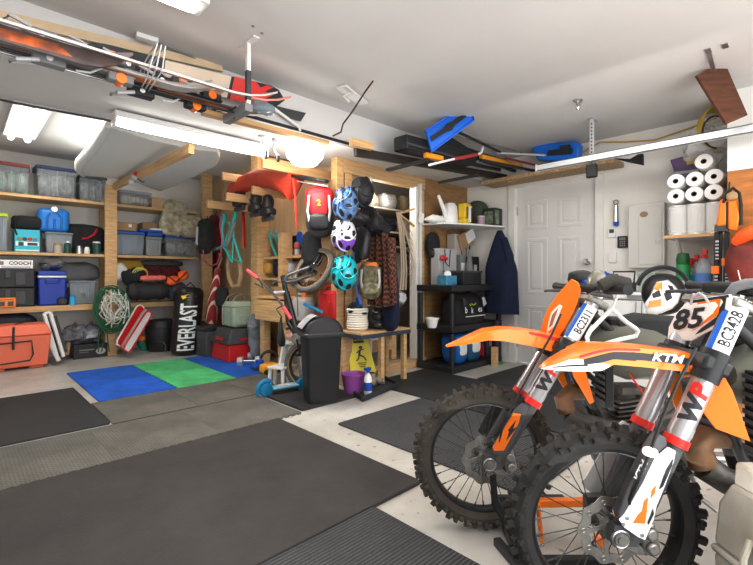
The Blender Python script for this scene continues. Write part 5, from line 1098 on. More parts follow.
# ================= dustbin =================
c = V((2.19, 2.93, .021)); t = thing('dustbin', 'tall black swing top dustbin with grey flap standing on the small mat', 'dustbin', c)
bm_ = mat('black bin plastic', (.016,.016,.018), .5, bump=.08, bs=60)
rot = Matrix.Translation(c) @ Matrix.Rotation(math.radians(-22), 4, 'Z') @ Matrix.Diagonal((.93,.93,.87,1))
def rr(a, b_, z, r, n=6):
    P = []
    for cx, cy, a0 in ((a-r,b_-r,0),(-a+r,b_-r,PI/2),(-a+r,-b_+r,PI),(a-r,-b_+r,1.5*PI)):
        for k in range(n): q = a0+k*PI/2/(n-1); P.append(rot @ V((cx+r*math.cos(q), cy+r*math.sin(q), z)))
    return P
MB().loft([rr(.135,.115,0,.03), rr(.138,.118,.05,.03), rr(.163,.140,.60,.04), rr(.165,.142,.62,.04)]).build('body', bm_, t)
MB().loft([rr(.185,.158,.615,.05), rr(.190,.163,.625,.05), rr(.190,.163,.645,.05), rr(.182,.155,.655,.05)]).build('rim', mat('bin rim', (.05,.05,.055), .4), t)
ld = [rr(.178,.152,.652,.05), rr(.172,.146,.69,.05), rr(.15,.13,.74,.05), rr(.11,.115,.775,.05), rr(.06,.10,.79,.04)]
MB().loft(ld).build('lid', bm_, t)
fl_ = MB(); 
def fv(u, v):
    x = -.176+u*.14; z = .70+.115*math.sin(u*PI/2)
    return rot @ V((x-.022, -.105+.19*v, z))
fl_.grid(fv, 8, 4, .006); fl_.build('flap', mat('grey bin flap', (.45,.46,.47), .35), t)
# ================= bench with basket and helmet =================
t = thing('wooden_bench', 'small pine topped bench with dark blue edge in front of the closet', 'bench', (2.95, 3.05, 0))
B0, B1_, B2_ = aZ(345,326,.72), aZ(361,333,.72), aZ(397,324,.72)
bz = .53; bx0_, bx1_, by0_, by1_ = 2.64, 3.30, 2.92, 3.27
MB().bx(bx0_,bx1_,by0_,by1_,bz-.02,bz).build('top_board', M['woodx'], t, bevel=.003); MB().bx(bx0_-.005,bx1_+.005,by0_-.006,by1_,bz-.055,bz-.021).build('edge_frame', mat('slate blue paint', (.04,.06,.10), .5), t, bevel=.003)
for x, y in ((2.67,3.22),(2.93,2.96),(3.26,3.22),(3.26,2.97)): MB().bx(x-.022,x+.022,y-.022,y+.022,0,bz-.056).build('leg', M['wood'], t)

c = V((2.785, 3.14, bz)); t = thing('rope_basket', 'white coiled rope basket on the pine bench', 'basket', c)
prof = [(.085,0)]; 
for k in range(9): prof += [(.10+.004*math.sin(k),.012+k*.022),(.106+.004*math.sin(k),.022+k*.022),(.10+.004*math.sin(k),.032+k*.022)]
MB().lathe(prof+[(.09,.215),(.085,.19)], c, seg=32, cap=False).build('body', mat('white rope', (.72,.69,.62), .85, bump=.6, bs=60), t); MB().sup(c+V((.0,-.104,.165)), (.035,.008,.010), .8).build('handle_slot', M['black'], t)
t = thing('dark_gloves', 'dark gloves heaped in the rope basket', 'gloves', c+V((0,0,.2))); t.name = 'work_glove'; MB().sup(c+V((-.03,0,.215)), (.07,.06,.05), .7, amp=.03, fr=16).build('body', M['cloth'], t); MB().lathe([(.012,0),(.012,.05)], c+V((.06,0,.20))).build('pen', M['cyan'], t)
# helmets
def helmet(px, py, X, r, m, m2, lab, look=(-1,-.25,.1), vents=6, name='bike_helmet', Yp=None):
    c = aX(px, py, X) if Yp is None else aY(px, py, Yp); t = thing(name, lab, 'helmet', c-V((0,0,r*.6)))
    z = V(look).normalized(); x, y, z = basis(z)   # z: crown direction; x across, y along
    def S(u, v, k=1.0):   # u angle round, v 0..1 crown->rim
        a = u*2*PI; ph = v*PI*.56; q = x*math.cos(a)*math.sin(ph)*r*.82*k+y*math.sin(a)*math.sin(ph)*r*1.12*k+z*math.cos(ph)*r*.80*k; return c+q
    sh_ = MB(); sh_.grid(lambda u, v: S(u, v), 32, 12); so2 = sh_.build('shell', m, t)
    rg = MB()
    for k in range(5): rg.tube([S((k/5+.03*j_), .06+.115*j_, 1.02) for j_ in range(8)], [.008+.002*math.sin(j_*.5) for j_ in range(8)], 6)
    rg.build('shell_ridges', m, so2)
    if 0: pass
    if m2: q = MB(); q.grid(lambda u, v: S(.55+u*.40, .25+v*.74, 1.008), 14, 8).build('colour_patch', m2, t)
    vt = MB()
    def slot(a0, v0, da, dv, tw=0): vt.grid(lambda u, v: S(a0+(u-.5)*da*(1-.5*abs(v-.5)*2)+tw*(v-.5), v0+(v-.5)*dv, 1.012), 4, 6, .004)
    for k in range(vents):
        slot((k+.5)/vents, .40, .085, .26, .02); slot(k/vents, .72, .075, .24, -.02)
    slot(.0, .10, .5, .10)
    vt.build('vents', M['black'], t)
    st = MB().tube([S(.25,.95,.95), c-z*.03-V((0,0,r*1.1)), c-z*.02-V((0,0,r*1.35)), S(.75,.95,.95)], .004, 6); st.build('chin_strap', M['black'], t)
    return t
tealh = mat('turquoise shell', (.01,.50,.56), .25, coat=.5); blueh = mat('blue marbled shell', (.02,.08,.28), .25, col2=(.25,.42,.65), vs=16, coat=.5)
helmet(346, 204, 2.52, .142, blueh, None, 'blue marbled bike helmet hanging highest on the stud', (-1,-.5,.15))
helmet(362, 192.5, 2.66, .132, mat('matt black shell', (.025,.026,.03), .5), None, 'matt black bike helmet hanging right of the blue one', (-.9,-.7,.2))
helmet(344, 235, 2.52, .136, mat('white shell', (.78,.78,.80), .3, coat=.4), mat('violet shell', (.33,.12,.70), .3), 'white and purple bike helmet below the blue one', (-1,-.6,.1))
helmet(344.5, 272.5, 2.52, .146, tealh, None, 'turquoise bike helmet hanging lowest on the stud', (-1,-.6,.2))
# motorcycle style dark helmet on the bench
c = V((3.02, 3.11, bz+.115)); t = thing('full_face_helmet', 'dark grey full face helmet on the pine bench', 'helmet', (c.x,c.y,bz))
hm_ = mat('gunmetal shell', (.05,.052,.055), .25, .3, coat=.5)
MB().sup(c, (.125,.135,.125), .85, 24, 16).build('shell', hm_, t); MB().sup(c+V((-.05,-.085,.01)), (.075,.06,.04), .6).build('visor', M['black'], t); MB().sup(c+V((-.05,-.10,-.065)), (.075,.055,.028), .5).build('chin_bar', hm_, t)
MB().bar(c+V((-.12,-.08,.055)), c+V((.04,-.14,.055)), .04,.012).build('peak', hm_, t)
for k in (-.03,.03): MB().sup(c+V((-.05+k,-.15,-.06)), (.014,.008,.008), .8).build('vent', M['black'], t)
# backpacks
def backpack(px, py, X, w, h, d, m, m2, m3, lab, lean=0):
    c = aX(px, py, X); t = thing('backpack', lab, 'backpack', c+V((0,0,h/2)))
    R = Matrix.Rotation(math.radians(48), 3, 'Z') @ Matrix.Rotation(lean, 3, 'X')
    MB().sup(c, (d/2, w/2, h/2), .6, 24, 16, amp=.012, fr=9, R=R).build('body', m, t)
    MB().sup(c+R @ V((-d*.42, 0, h*.16)), (d*.18, w*.34, h*.26), .6, R=R).build('upper_pocket', m2, t); MB().sup(c+R @ V((-d*.45, 0, -h*.20)), (d*.22, w*.38, h*.17), .6, R=R).build('lower_pocket', m3, t)
    MB().tube([c+R @ V((-d*.5,-w*.36,h*.32)), c+R @ V((-d*.58,-w*.40,0)), c+R @ V((-d*.55,-w*.34,-h*.2))], .014, 8, flat=.5).tube([c+R @ V((-d*.5,w*.36,h*.32)), c+R @ V((-d*.58,w*.40,0)), c+R @ V((-d*.55,w*.34,-h*.2))], .014, 8, flat=.5).build('piping', M['lgrey'], t)
    MB().tube([c+R @ V((d*.2,-.04,h*.47)), c+R @ V((d*.15,-.03,h*.56)), c+R @ V((d*.15,.03,h*.56)), c+R @ V((d*.2,.04,h*.47))], .009, 8).build('top_handle', M['black'], t)
    return t, c, R
rbk = mat('bright red nylon', (.62,.015,.02), .5, bump=.2)
t, c, R = backpack(320, 213, 2.48, .26, .47, .19, mat('charcoal nylon bag', (.05,.05,.055), .7, bump=.4), rbk, M['black'], 'red and charcoal backpack hanging on the stud above the bike wheel')
MB().sup(c+R @ V((-.015,0,.14)), (.09,.135,.10), .6, R=R).build('top_panel', rbk, t); MB().textmap('2', .075, lambda x, y: c+R @ V((-.125, -x, .075+y)), bold=.02).build('badge', mat('yellow print', (.85,.60,.02), .5), t)
hang('black_satchel', 'black shoulder bag hanging under the red backpack', 'bag', 312, 250, 2.56, .22, .36, .14, M['cloth'], sd=21).name = 'shoulder_bag'
camo = mat('camouflage fabric', (.26,.25,.14), .85, col2=(.07,.05,.03), vs=22, bump=.3)
t, c, R = backpack(370, 281, 2.80, .22, .34, .15, camo, camo, mat('camouflage pale', (.38,.34,.22), .85, col2=(.10,.09,.05), vs=26), 'camouflage backpack hanging above the dark helmet'); MB().sup(c+R @ V((-.02,0,.15)), (.05,.07,.03), .7, amp=.02, fr=20, R=R).build('orange_tag', mat('rust orange', (.65,.22,.05), .7), t)
hang('duffel_bag', 'shiny black duffel bag hanging beside the closet opening', 'bag', 371, 223, 2.86, .33, .23, .24, mat('glossy black nylon', (.02,.02,.022), .35, bump=.5, bs=20), amp=.10, fr=8, sd=31)
hang('hanging_jacket', 'short black jacket hanging under the shiny duffel bag', 'jacket', 362, 246, 2.72, .17, .30, .10, mat('glossy black nylon', (.02,.02,.022), .35), amp=.06, fr=9, sd=33)
def f_plaid(nt, N, L, b):
    tc = N.new('ShaderNodeTexCoord'); ch = N.new('ShaderNodeTexChecker'); ch.inputs['Scale'].default_value = 44; ch.inputs['Color1'].default_value = (.20,.06,.03,1); ch.inputs['Color2'].default_value = (.02,.015,.015,1); nz = N.new('ShaderNodeTexNoise'); nz.inputs['Scale'].default_value = 3
    mx = N.new('ShaderNodeMix'); mx.data_type = 'VECTOR'; mx.inputs[0].default_value = .06; L.new(tc.outputs['Object'], mx.inputs[4]); L.new(nz.outputs['Color'], mx.inputs[5]); L.new(mx.outputs[1], ch.inputs['Vector']); L.new(ch.outputs['Color'], b.inputs['Base Color']); b.inputs['Roughness'].default_value = .9
plaid = node_mat('orange plaid flannel', f_plaid)
c = aX(383, 266, 2.94); t = thing('flannel_shirt', 'rust and black plaid flannel shirt hanging at the closet edge', 'shirt', c+V((0,0,.36)))
def shirt(u, v):
    w = (.10+.06*min(1, v*2)); ry = (u-.5)*2; return c+V((.03*math.sin(u*19+v*3)*(.3+v)-.02, ry*w*-1+.10*(v-.5)*-.6, .36-.72*v-.03*math.sin(u*PI)))
MB().grid(shirt, 30, 12, .05, (1,0,0)).build('body', plaid, t); MB().tube([c+V((-.02,-.12,.25)), c+V((-.05,-.17,.0)), c+V((-.04,-.18,-.25))], [.05,.045,.035], 12).build('sleeve', plaid, t)
hang('dark_trousers', 'black trousers hanging below the plaid shirt', 'trousers', 391, 300, 2.98, .18, .60, .10, M['navy'], sd=41).name = 'hanging_trousers'
t = thing('lanyard', 'blue webbing lanyard hanging left of the camouflage backpack', 'strap', aX(357,270,2.66)); t.name = 'webbing_strap'; MB().tube([aX(*p, 2.64) for p in ((354,252),(353,270),(356,285),(358,296),(361,303),(358,307),(356,298))], .012, 8, flat=.4).build('webbing', mat('blue webbing', (.02,.07,.28), .6), t); MB().tube([aX(358,296,2.62), aX(361,305,2.62)], .014, 8).build('clip', M['blue'], t)
# ================= closet content =================
for i, z in enumerate((1.86, 1.58, 1.40)):
    solo('closet_shelf', MB().bx(3.12, XB-.02, 3.72, 4.28, z, z+.02), mat('white shelf board', (.62,.58,.5), .6), ['white closet shelf nearest the top','white closet shelf in the middle','white closet shelf under the shoes'][i], 'shelf')
random.seed(5)
cm = [M['navy'], M['cloth'], mat('closet beige', (.5,.42,.32), .8), mat('closet maroon', (.2,.03,.03), .8), M['lgrey'], mat('closet green', (.08,.18,.08), .8), mat('closet khaki', (.3,.25,.15), .8)]
nmz = ['navy','black','beige','maroon','pale grey','dark green','khaki']; pos = ['near the left jamb','second from the left jamb','in the middle','right of the middle','at the right end']; lev = ['upper','middle','lower']
for i, z in enumerate((1.88, 1.60, 1.42)):
    for k in range(5):
        x = 3.25+k*.33; m_i = (i*3+k*2) % 7; h = (.09,.07,.045)[i]*random.uniform(.8,1.2)
        t = thing('folded_clothing', '%s bundle %s of the %s closet shelf' % (nmz[m_i], pos[k], lev[i]), 'clothing', (x, 3.9, z))
        MB().sup((x, 3.88, z+h), (.13,.13,h), .55, amp=.03, fr=10, sd=k*3+i).build('body', cm[m_i], t); MB().tube([(x-.08,3.76,z+h*1.2),(x,3.745,z+h*1.3),(x+.08,3.76,z+h*1.2)], .008, 6).build('fold_edge', cm[m_i], t)
for k in range(6):
    x = 3.25+k*.17; m_i = (k*2+1) % 7; zz = 1.3
    c = V((x, 3.95, .98)); t = thing('closet_coat', '%s garment %s below the closet shelves' % (nmz[m_i], ['first behind the left jamb','second along','third along','fourth along','fifth along','nearest the right jamb'][k]), 'clothing', (x, 3.95, 1.36)); t.name = 'hanging_garment'
    MB().sup(c, (.07,.20,.38), .6, 18, 12, amp=.04, fr=6, sd=k*5).build('body', cm[m_i], t); MB().tube([c+V((0,0,.37)), c+V((0,0,.41))], .005, 6).build('hanger_hook', M['steel'], t)
# pine rack lower in the closet
t = thing('wooden_rack', 'low pine rack inside the closet doorway', 'rack', (3.45, 3.5, 0)); MB().bx(3.55,3.63,3.42,3.48,.1,.98).bx(3.14,3.19,3.42,3.48,.1,.66).build('upright', M['wood'], t); MB().bx(3.14,3.55,3.42,3.70,.30,.33).bx(3.14,3.55,3.42,3.46,.22,.30).build('rack_shelf', M['woodx'], t)
t = thing('purple_shoe', 'purple shoe on the low pine rack', 'shoe', (3.36,3.55,.33)); t.name = 'running_shoe'; MB().sup((3.36,3.55,.37), (.10,.05,.035), .7).sup((3.41,3.55,.41), (.045,.045,.03), .7).build('upper', mat('violet mesh', (.22,.12,.34), .7), t); MB().sup((3.36,3.55,.343), (.11,.053,.013), .5).build('sole', M['white'], t)
t = thing('hammock_net', 'beige macrame net hanging from a hook in the closet opening', 'hammock', aY(401,214,3.24)); tm_ = mat('beige cord', (.50,.42,.32), .85)
pts0 = [aY(*p, 3.20) for p in ((399,212),(402,228),(404,250),(405,270),(404,290))]
q = MB()
for dx, dy in ((-.012,0),(.0,.012),(.012,0),(.02,.02),(-.02,.015)): q.tube([p+V((dx*(1+i*.3),dy,0)) for i, p in enumerate(pts0)], .010, 6)
q.build('cord_bundle', tm_, t); q = MB()
for k in range(7): q.tube([aY(401+k*.4, 216+k*2, 3.2), aY(407+k*1.1, 232+k*5, 3.22), aY(413-k*.4, 245+k*7, 3.22)], .0035, 5)
for k in range(9): q.tube([aY(402.5,222+k*6,3.2), aY(408,226+k*6,3.22), aY(412.5,236+k*5,3.22)], .003, 5)
q.build('netting', tm_, t); MB().sup(aY(402,298,3.2), (.05,.04,.06), .7, amp=.03, fr=20).build('bundle_end', M['lgrey'], t); MB().bar(aY(397,214,3.2), aY(414,209,3.24), .02,.02).bar(aY(399,214,3.2), aY(414,226,3.24), .02,.02).build('spreader_bar', M['wood'], t)
# caution sign
t = thing('caution_sign', 'yellow folding floor sign with black slipping figure under the bench', 'floor sign', aZ(362,380,0))
syl = mat('sign yellow', (.85,.72,.03), .4)
bL, bR, tL, tR = aZ(351,384,0.01), aZ(377,381,.01), None, None
bL = V((2.72, 3.02, .012)); bR = V((2.98, 2.86, .012)); mid = (bL+bR)/2; wv = (bR-bL); W_ = wv.length; wv.normalize(); bk = V((0,0,1)).cross(wv)
bL = aZ(352,382,.0); bR = aZ(377,380,.0)
wv = (bR-bL); W_ = wv.length; wv.normalize(); bk = V((0,0,1)).cross(wv); mid = (bL+bR)/2; HS = .50
up_ = (V((0,0,HS))+bk*.10-wv*.06).normalized(); Ls = .50
P = [(-W_*.54,0),(W_*.54,0),(W_*.36,Ls),(-W_*.40,Ls)]
MB().prism(P, .012, mid+V((0,0,.005)), wv, up_).build('front_panel', syl, t, bevel=.003)
MB().prism(P, .012, mid+bk*.22-wv*.12+V((0,0,.005)), wv, (V((0,0,HS))-bk*.11+wv*.06).normalized()).build('rear_panel', syl, t, bevel=.003)
nn = wv.cross(up_).normalized()
def so(a, b_): return mid+V((0,0,.005))+wv*a+up_*b_*.81+nn*.0125
MB().prism([(-.055,-.03),(.055,-.03),(.055,.03),(-.055,.03)], .002, so(0,.50), wv, up_).build('black_panel', M['black'], t)
MB().text('CAUTION', so(0,.50)+nn*.003, wv, up_, .026, .001, bold=.02).build('lettering', syl, t)
fg = MB(); o = so(0,.33)
fg.M = None
fg.lathe([(.018,0),(.018,.002)], o+up_*.062+wv*.01, nn); 
for a_, b_, w_ in (((.0,.04),(-.015,-.01),.022),((-.015,-.01),(.03,-.035),.014),((.03,-.035),(.05,-.07),.012),((-.015,-.01),(-.03,-.05),.014),((-.03,-.05),(-.055,-.07),.012),((.0,.035),(.045,.045),.010),((0,.035),(-.04,.01),.010)): fg.bar(o+wv*a_[0]+up_*a_[1], o+wv*b_[0]+up_*b_[1], w_, .003, up=nn)
fg.build('slipping_figure', M['black'], t); q = MB()
for k in range(3): q.bar(so(-.045+.008*k,.215-k*.022), so(.045-.008*k,.215-k*.022), .007, .002, up=nn)
q.build('text_line', M['black'], t); MB().bar(so(-.04,.565), so(.04,.565), .02,.03).build('hinge', syl, t)
# boot tray with purple bucket, spray bottle, shoes
t = thing('boot_tray', 'black shallow boot tray on the floor in front of the bench', 'tray', (2.76, 2.86, 0))
p1, p2, p3 = aZ(345,390,0), aZ(363,402,0), aZ(398,387,0); e1 = (p2-p1); e2 = (p3-p2)
def tr(a, b_, z): return p1+e1*a+e2*b_+V((0,0,z))
MB().loft([[tr(0,0,.0),tr(1,0,.0),tr(1,1,.0),tr(0,1,.0)], [tr(0,0,.02),tr(1,0,.02),tr(1,1,.02),tr(0,1,.02)]]).build('base', mat('slate tray', (.03,.035,.045), .5), t)
q = MB()
for a, b_ in ((tr(0,0,.03),tr(1,0,.03)),(tr(1,0,.03),tr(1,1,.03)),(tr(1,1,.03),tr(0,1,.03)),(tr(0,1,.03),tr(0,0,.03))): q.bar(a, b_, .02,.03)
q.build('rim', mat('slate tray', (.03,.035,.045), .5), t)
c = tr(.52,.06,.022)+V((0,.04,0)); t = thing('purple_bucket', 'translucent purple bucket on the boot tray', 'bucket', c); t.name = 'plastic_bucket'; MB().lathe([(.085,0),(.115,.15),(.122,.165),(.112,.16),(.08,.01)], c, cap=False, seg=24, sy=.8).build('body', mat('purple translucent', (.38,.10,.42), .3, alpha=.85), t); MB().torus(c+V((0,0,.16)), (0,0,1), .108, .005, 24, 6).build('rim', mat('purple translucent', (.38,.10,.42), .3), t)
def bottle(c, h, r, mb_, mc, lab, trig=None, name='spray_bottle', lb=None):
    t = thing(name, lab, 'bottle', c); MB().lathe([(r*.9,0),(r,.01),(r,h*.58),(r*.75,h*.68),(r*.35,h*.76),(r*.35,h*.80)], c, seg=20).build('body', mb_, t)
    MB().lathe([(r*.42,h*.80),(r*.42,h*.86)], c).box(c+V((-.012,-.008,h*.93)), (.055,.03,h*.10)).tube([c+V((-.02,-.015,h*.9)), c+V((-.03,-.02,h*.80))], .005, 6).build('trigger_head', mc, t)
    if lb: MB().lathe([(r*1.01,h*.15),(r*1.01,h*.45)], c, seg=20).build('label', lb, t)
    return t
bottle(tr(.86,.20,.022), .24, .036, M['white'], M['blue'], 'white spray bottle with blue head and label on the boot tray', lb=M['blue'])
for i, (a, b_, lab) in enumerate(((.35,.58,'tan work shoe on the boot tray beside the spray bottle'), (.40,.78,'tan work shoe at the far right end of the boot tray'))):
    c = tr(a, b_, .022); t = thing('work_shoe', lab, 'shoe', c, 'pair of tan work shoes'); d = (V((-.7,-.7,0))).normalized(); R = Matrix.Rotation(math.atan2(d.y,d.x),3,'Z')
    MB().sup(c+R @ V((.02,0,.035)), (.10,.045,.032), .7, R=R, amp=.006, fr=20).sup(c+R @ V((-.045,0,.06)), (.045,.04,.035), .7, R=R).build('upper', mat('tan leather', (.30,.25,.19), .8, bump=.4), t); MB().sup(c+R @ V((0,0,.010)), (.12,.048,.010), .5, R=R).build('sole', M['dgrey'], t); MB().sup(c+R @ V((-.045,0,.088)), (.03,.025,.012), .8, R=R).build('opening', M['black'], t)
# ================= black plastic shelf unit beside the plywood =================
sx0, sx1, sy0, sy1 = 3.80, 4.82, 2.76, 3.26
zs_ = (.07, .51, .95)
t = thing('shelf_unit', 'black plastic three tier shelf unit against the brown plywood', 'shelf unit', ((sx0+sx1)/2, 3.0, 0))
for i, z in enumerate(zs_):
    MB().bx(sx0, sx1, sy0, sy1, z-.07, z).build('shelf', M['black'], t, bevel=.008)
for x in (sx0+.03, sx1-.03):
    for y in (sy0+.03, sy1-.03):
        MB().cyl((x,y,.07),(x,y,.43),.028).cyl((x,y,.50),(x,y,.86),.028).build('post', M['black'], t)
# things on it
def bx_thing(name, lab, cat, x0,x1,y0,y1,z0,z1, m, extra=None, bevel=.006, grp=None):
    t = thing(name, lab, cat, ((x0+x1)/2,(y0+y1)/2,z0), grp); MB().bx(x0,x1,y0,y1,z0,z1).build('body', m, t, bevel=bevel)
    if extra: extra(t)
    return t
tz = .95
c = V((3.93, 2.90, tz)); t = thing('tissue_box', 'blue patterned tissue box on the front corner of the black shelf unit', 'tissue box', c)
MB().bx(3.82,4.02,2.86,2.98,tz,tz+.105).build('body', mat('tissue print', (.02,.16,.34), .5, col2=(.12,.42,.55), vs=30), t, bevel=.004); MB().sup((3.92,2.92,tz+.125), (.05,.03,.035), .8, amp=.03, fr=18).build('tissue', M['paper'], t)
bx_thing('storage_basket', 'black open basket on top of the black shelf unit', 'basket', 4.06,4.42,2.80,3.10,tz,tz+.15, M['black'], lambda t: MB().bx(4.05,4.43,2.79,3.11,tz+.14,tz+.16).build('rim', M['dgrey'], t))
def paperbag(x, y, z, w, h, m, lab, R=0):
    t = thing('paper_bag', lab, 'bag', (x, y, z)); MB().box((x,y,z+h/2), (w,.12,h), Matrix.Rotation(R,3,'Z')).build('body', m, t, bevel=.004)
    for k in (-1,): MB().tube([(x-w*.2,y-.065,z+h*.98),(x-w*.17,y-.07,z+h*.6),(x+w*.05,y-.07,z+h*.5),(x+w*.12,y-.065,z+h*.98)], .005, 6).build('handle', M['black'], t)
    return t
paperbag(4.15, 3.14, tz, .34, .42, M['lgrey'], 'light grey carrier bag with black string handle on the shelf unit')
bx_thing('document_box', 'grey magazine file with white label on the shelf unit', 'file box', 4.40,4.52,3.08,3.24,tz,tz+.36, M['grey'], lambda t: MB().bx(4.42,4.50,3.075,3.08,tz+.10,tz+.26).build('label', M['paper'], t))
bx_thing('document_box', 'black magazine file with pale label beside the grey one', 'file box', 4.56,4.72,3.02,3.20,tz,tz+.34, M['black'], lambda t: MB().bx(4.60,4.66,3.015,3.02,tz+.08,tz+.24).build('label', M['lgrey'], t))
paperbag(4.60, 3.22, tz+.0, .40, .62, mat('pale mauve bag', (.50,.46,.43), .7), 'tall pale mauve bag standing behind the magazine files')
t = thing('cardboard_sheet', 'brown cardboard piece leaning in the pale mauve bag', 'cardboard', (4.62,3.13,1.4)); MB().box((4.60,3.14,1.50), (.28,.02,.20), Matrix.Rotation(-.35,3,'Y')).build('sheet', M['brown'], t, bevel=.004); MB().box((4.68,3.125,1.56), (.18,.015,.14), Matrix.Rotation(-.5,3,'Y')).build('sheet', M['paper'], t)
t = thing('toy_figure', 'red flower shaped tag hanging in front of the grey carrier bag', 'tag', (4.02,3.05,1.24)); t.name = 'red_tag'; MB().sup((4.02,3.05,1.26), (.045,.02,.03), .8, amp=.01, fr=30).sup((4.08,3.05,1.25), (.02,.02,.02), 1).build('petals', M['red'], t); MB().tube([(4.02,3.05,1.24),(4.04,3.05,1.0)], .004, 5).build('stem', M['dgrey'], t)
t = thing('umbrella', 'grey folded umbrella leaning in the black basket', 'umbrella', (4.35,2.95,tz+.02)); MB().tube([(4.40,2.93,tz+.03),(4.47,3.0,tz+.2),(4.55,3.05,tz+.42)], [.05,.045,.015], 12).build('canopy', M['grey'], t); MB().tube([(4.55,3.05,tz+.42),(4.57,3.06,tz+.47)], .01, 8).build('handle', M['black'], t)
# middle tier: plant pot, tote bag
PPX = aY(432,320,2.86).x
t = thing('plant_pot', 'small white ribbed plant pot on the middle tier of the black shelf unit', 'pot', (PPX,2.86,.51)); MB().lathe([(.045,0),(.062,.06),(.068,.09),(.074,.09),(.074,.105),(.06,.105),(.05,.03)], (PPX,2.86,.51), cap=False, seg=28).build('pot', M['white'], t); MB().lathe([(0,.0),(.06,.0)], (PPX,2.86,.595), cap=False).build('soil', mat('soil', (.05,.03,.02), .9, bump=.5), t)
t = thing('tote_bag', 'black tote bag with white and lime lettering on the middle tier', 'bag', (4.32,2.95,.50))
MB().loft([[V((4.32+math.cos(a)*w*abs(math.cos(a))**-.5 if abs(math.cos(a)) > .01 else 4.32, 2.98+math.copysign(abs(math.sin(a))**.5, math.sin(a))*d, z)) for a in [2*PI*k/24+.05 for k in range(24)]] for z, w, d in ((.50,.28,.14),(.60,.31,.15),(.74,.29,.13),(.83,.25,.06),(.85,.24,.02))]).build('body', M['cloth'], t)
MB().text('b', (4.12,2.805,.665), (1,0,0), (0,0,1), .10, .001, bold=.02).text('es', (4.40,2.805,.665), (1,0,0), (0,0,1), .10, .001, bold=.02).text('k', (4.24,2.805,.655), (1,0,0), (0,0,1), .09, .001, bold=.02).build('lettering', M['white'], t)
q = MB(); q.bx(4.12,4.52,2.810,2.815,.585,.595); q.build('printed_line', M['white'], t); q = MB()
for k in range(4): q.box((4.20+.035*k,2.805,.72+.01*(k%2)), (.035,.003,.012), Matrix.Rotation(.6-.4*k,3,'Y'))
q.build('lime_mark', mat('lime print', (.35,.60,.03), .5), t)
for x, y in ((4.10,2.84),(4.50,2.84)): MB().tube([(x,y,.78),(x-.03,y-.03,.80),(x-.02,y-.04,.70),(x+.03,y-.03,.72),(x+.03,y,.79)], .012, 8, flat=.5).build('handle', M['black'] if x < 4.3 else M['lgrey'], t)
# bottom tier
def f_bag(col, lab, x, w, h, y=2.92):
    t = thing('plastic_sack', lab, 'sack', (x,y,.07)); MB().sup((x,y,.07+h/2), (w/2,.12,h/2), .45, amp=.02, fr=9, sd=x).build('body', mat(lab[:20], col, .35), t); MB().sup((x,y-.115,.07+h*.5), (w*.32,.012,h*.22), .5).build('printed_patch', M['white'], t); MB().sup((x+.01,y-.122,.07+h*.72), (w*.28,.008,h*.10), .6).build('lime_patch', mat('lime print', (.35,.60,.03), .5), t)
f_bag((.01,.12,.42), 'bright blue and lime sack at the left of the bottom tier', 4.06, .22, .34)
f_bag((.02,.10,.20), 'dark blue and white sack in the middle of the bottom tier', 4.32, .26, .36)
bx_thing('spray_can', 'row end black can with red stripe on the bottom tier', 'can', 4.52,4.58,2.84,2.90,.07,.32, M['black'], lambda t: MB().bx(4.519,4.53,2.835,2.905,.10,.25).build('stripe', M['red'], t)); 
bx_thing('carton', 'dark carton at the right of the bottom tier', 'box', 4.62,4.78,2.84,3.1,.07,.36, M['dgrey'], lambda t: MB().bx(4.66,4.74,2.836,2.84,.2,.3).build('label', M['lgrey'], t))
# white melamine corner shelf with things on it, hooks, cap
zc = 1.665
MBs = MB().prism([(3.92,3.29),(4.0,3.02),(4.30,2.88),(4.84,2.74),(4.86,2.74),(4.86,3.29)], .022, (0,0,zc-.022)); solo('corner_shelf', MBs, M['paint'], 'white wall shelf in the corner above the black shelf unit', 'shelf', bevel=.002)
def onshelf(px, Y): return aY(px, 218, Y).x
x = onshelf(450, 3.08); t = thing('watering_can', 'white watering can with long spout on the corner shelf', 'watering can', (x,3.08,zc)); c = V((x,3.08,zc))
MB().lathe([(.095,0),(.098,.02),(.085,.20),(.055,.24)], c, seg=24).build('body', M['white'], t); MB().tube([c+V((-.06,0,.07)), c+V((-.14,.0,.19)), c+V((-.22,0,.31))], [.035,.026,.018], 12).build('spout', M['white'], t); MB().tube([c+V((.04,0,.20)), c+V((.09,0,.22)), c+V((.12,0,.16)), c+V((.10,0,.05)), c+V((.07,0,.03))], .010, 8).build('handle', M['white'], t)
x = onshelf(464.5, 2.95); t = thing('detergent_bottle', 'yellow and white handled bottle beside the watering can', 'bottle', (x,2.95,zc)); MB().bx(x-.06,x+.06,2.90,3.0,zc,zc+.06).bx(x-.06,x-.025,2.90,3.0,zc+.06,zc+.21).bx(x+.03,x+.06,2.90,3.0,zc+.06,zc+.21).bx(x-.06,x+.06,2.90,3.0,zc+.19,zc+.235).build('body', M['yellow'], t, bevel=.012); MB().bx(x+.005,x+.055,2.895,2.90,zc+.02,zc+.2).build('label', M['white'], t)
x = onshelf(436, 3.15); t = thing('plastic_bag', 'folded white bag lying at the left end of the corner shelf', 'bag', (x,3.15,zc)); MB().sup((x+.0,3.15,zc+.045), (.14,.08,.045), .7, amp=.03, fr=12).build('body', M['paper'], t); MB().sup((x+.14,3.08,zc+.05), (.025,.025,.05), .7).build('knot', M['white'], t)
c = V((4.76,3.08,zc+.17)); t = thing('cushion', 'round dark green cushion at the back of the corner shelf', 'cushion', c-V((0,0,.17))); MB().sup(c, (.12,.16,.17), .9, amp=.01).build('body', mat('dark olive', (.06,.085,.05), .8, bump=.3), t); MB().torus(c, (1,.3,0), .15, .006, 30, 6).build('piping', mat('dark olive', (.06,.085,.05), .8), t)
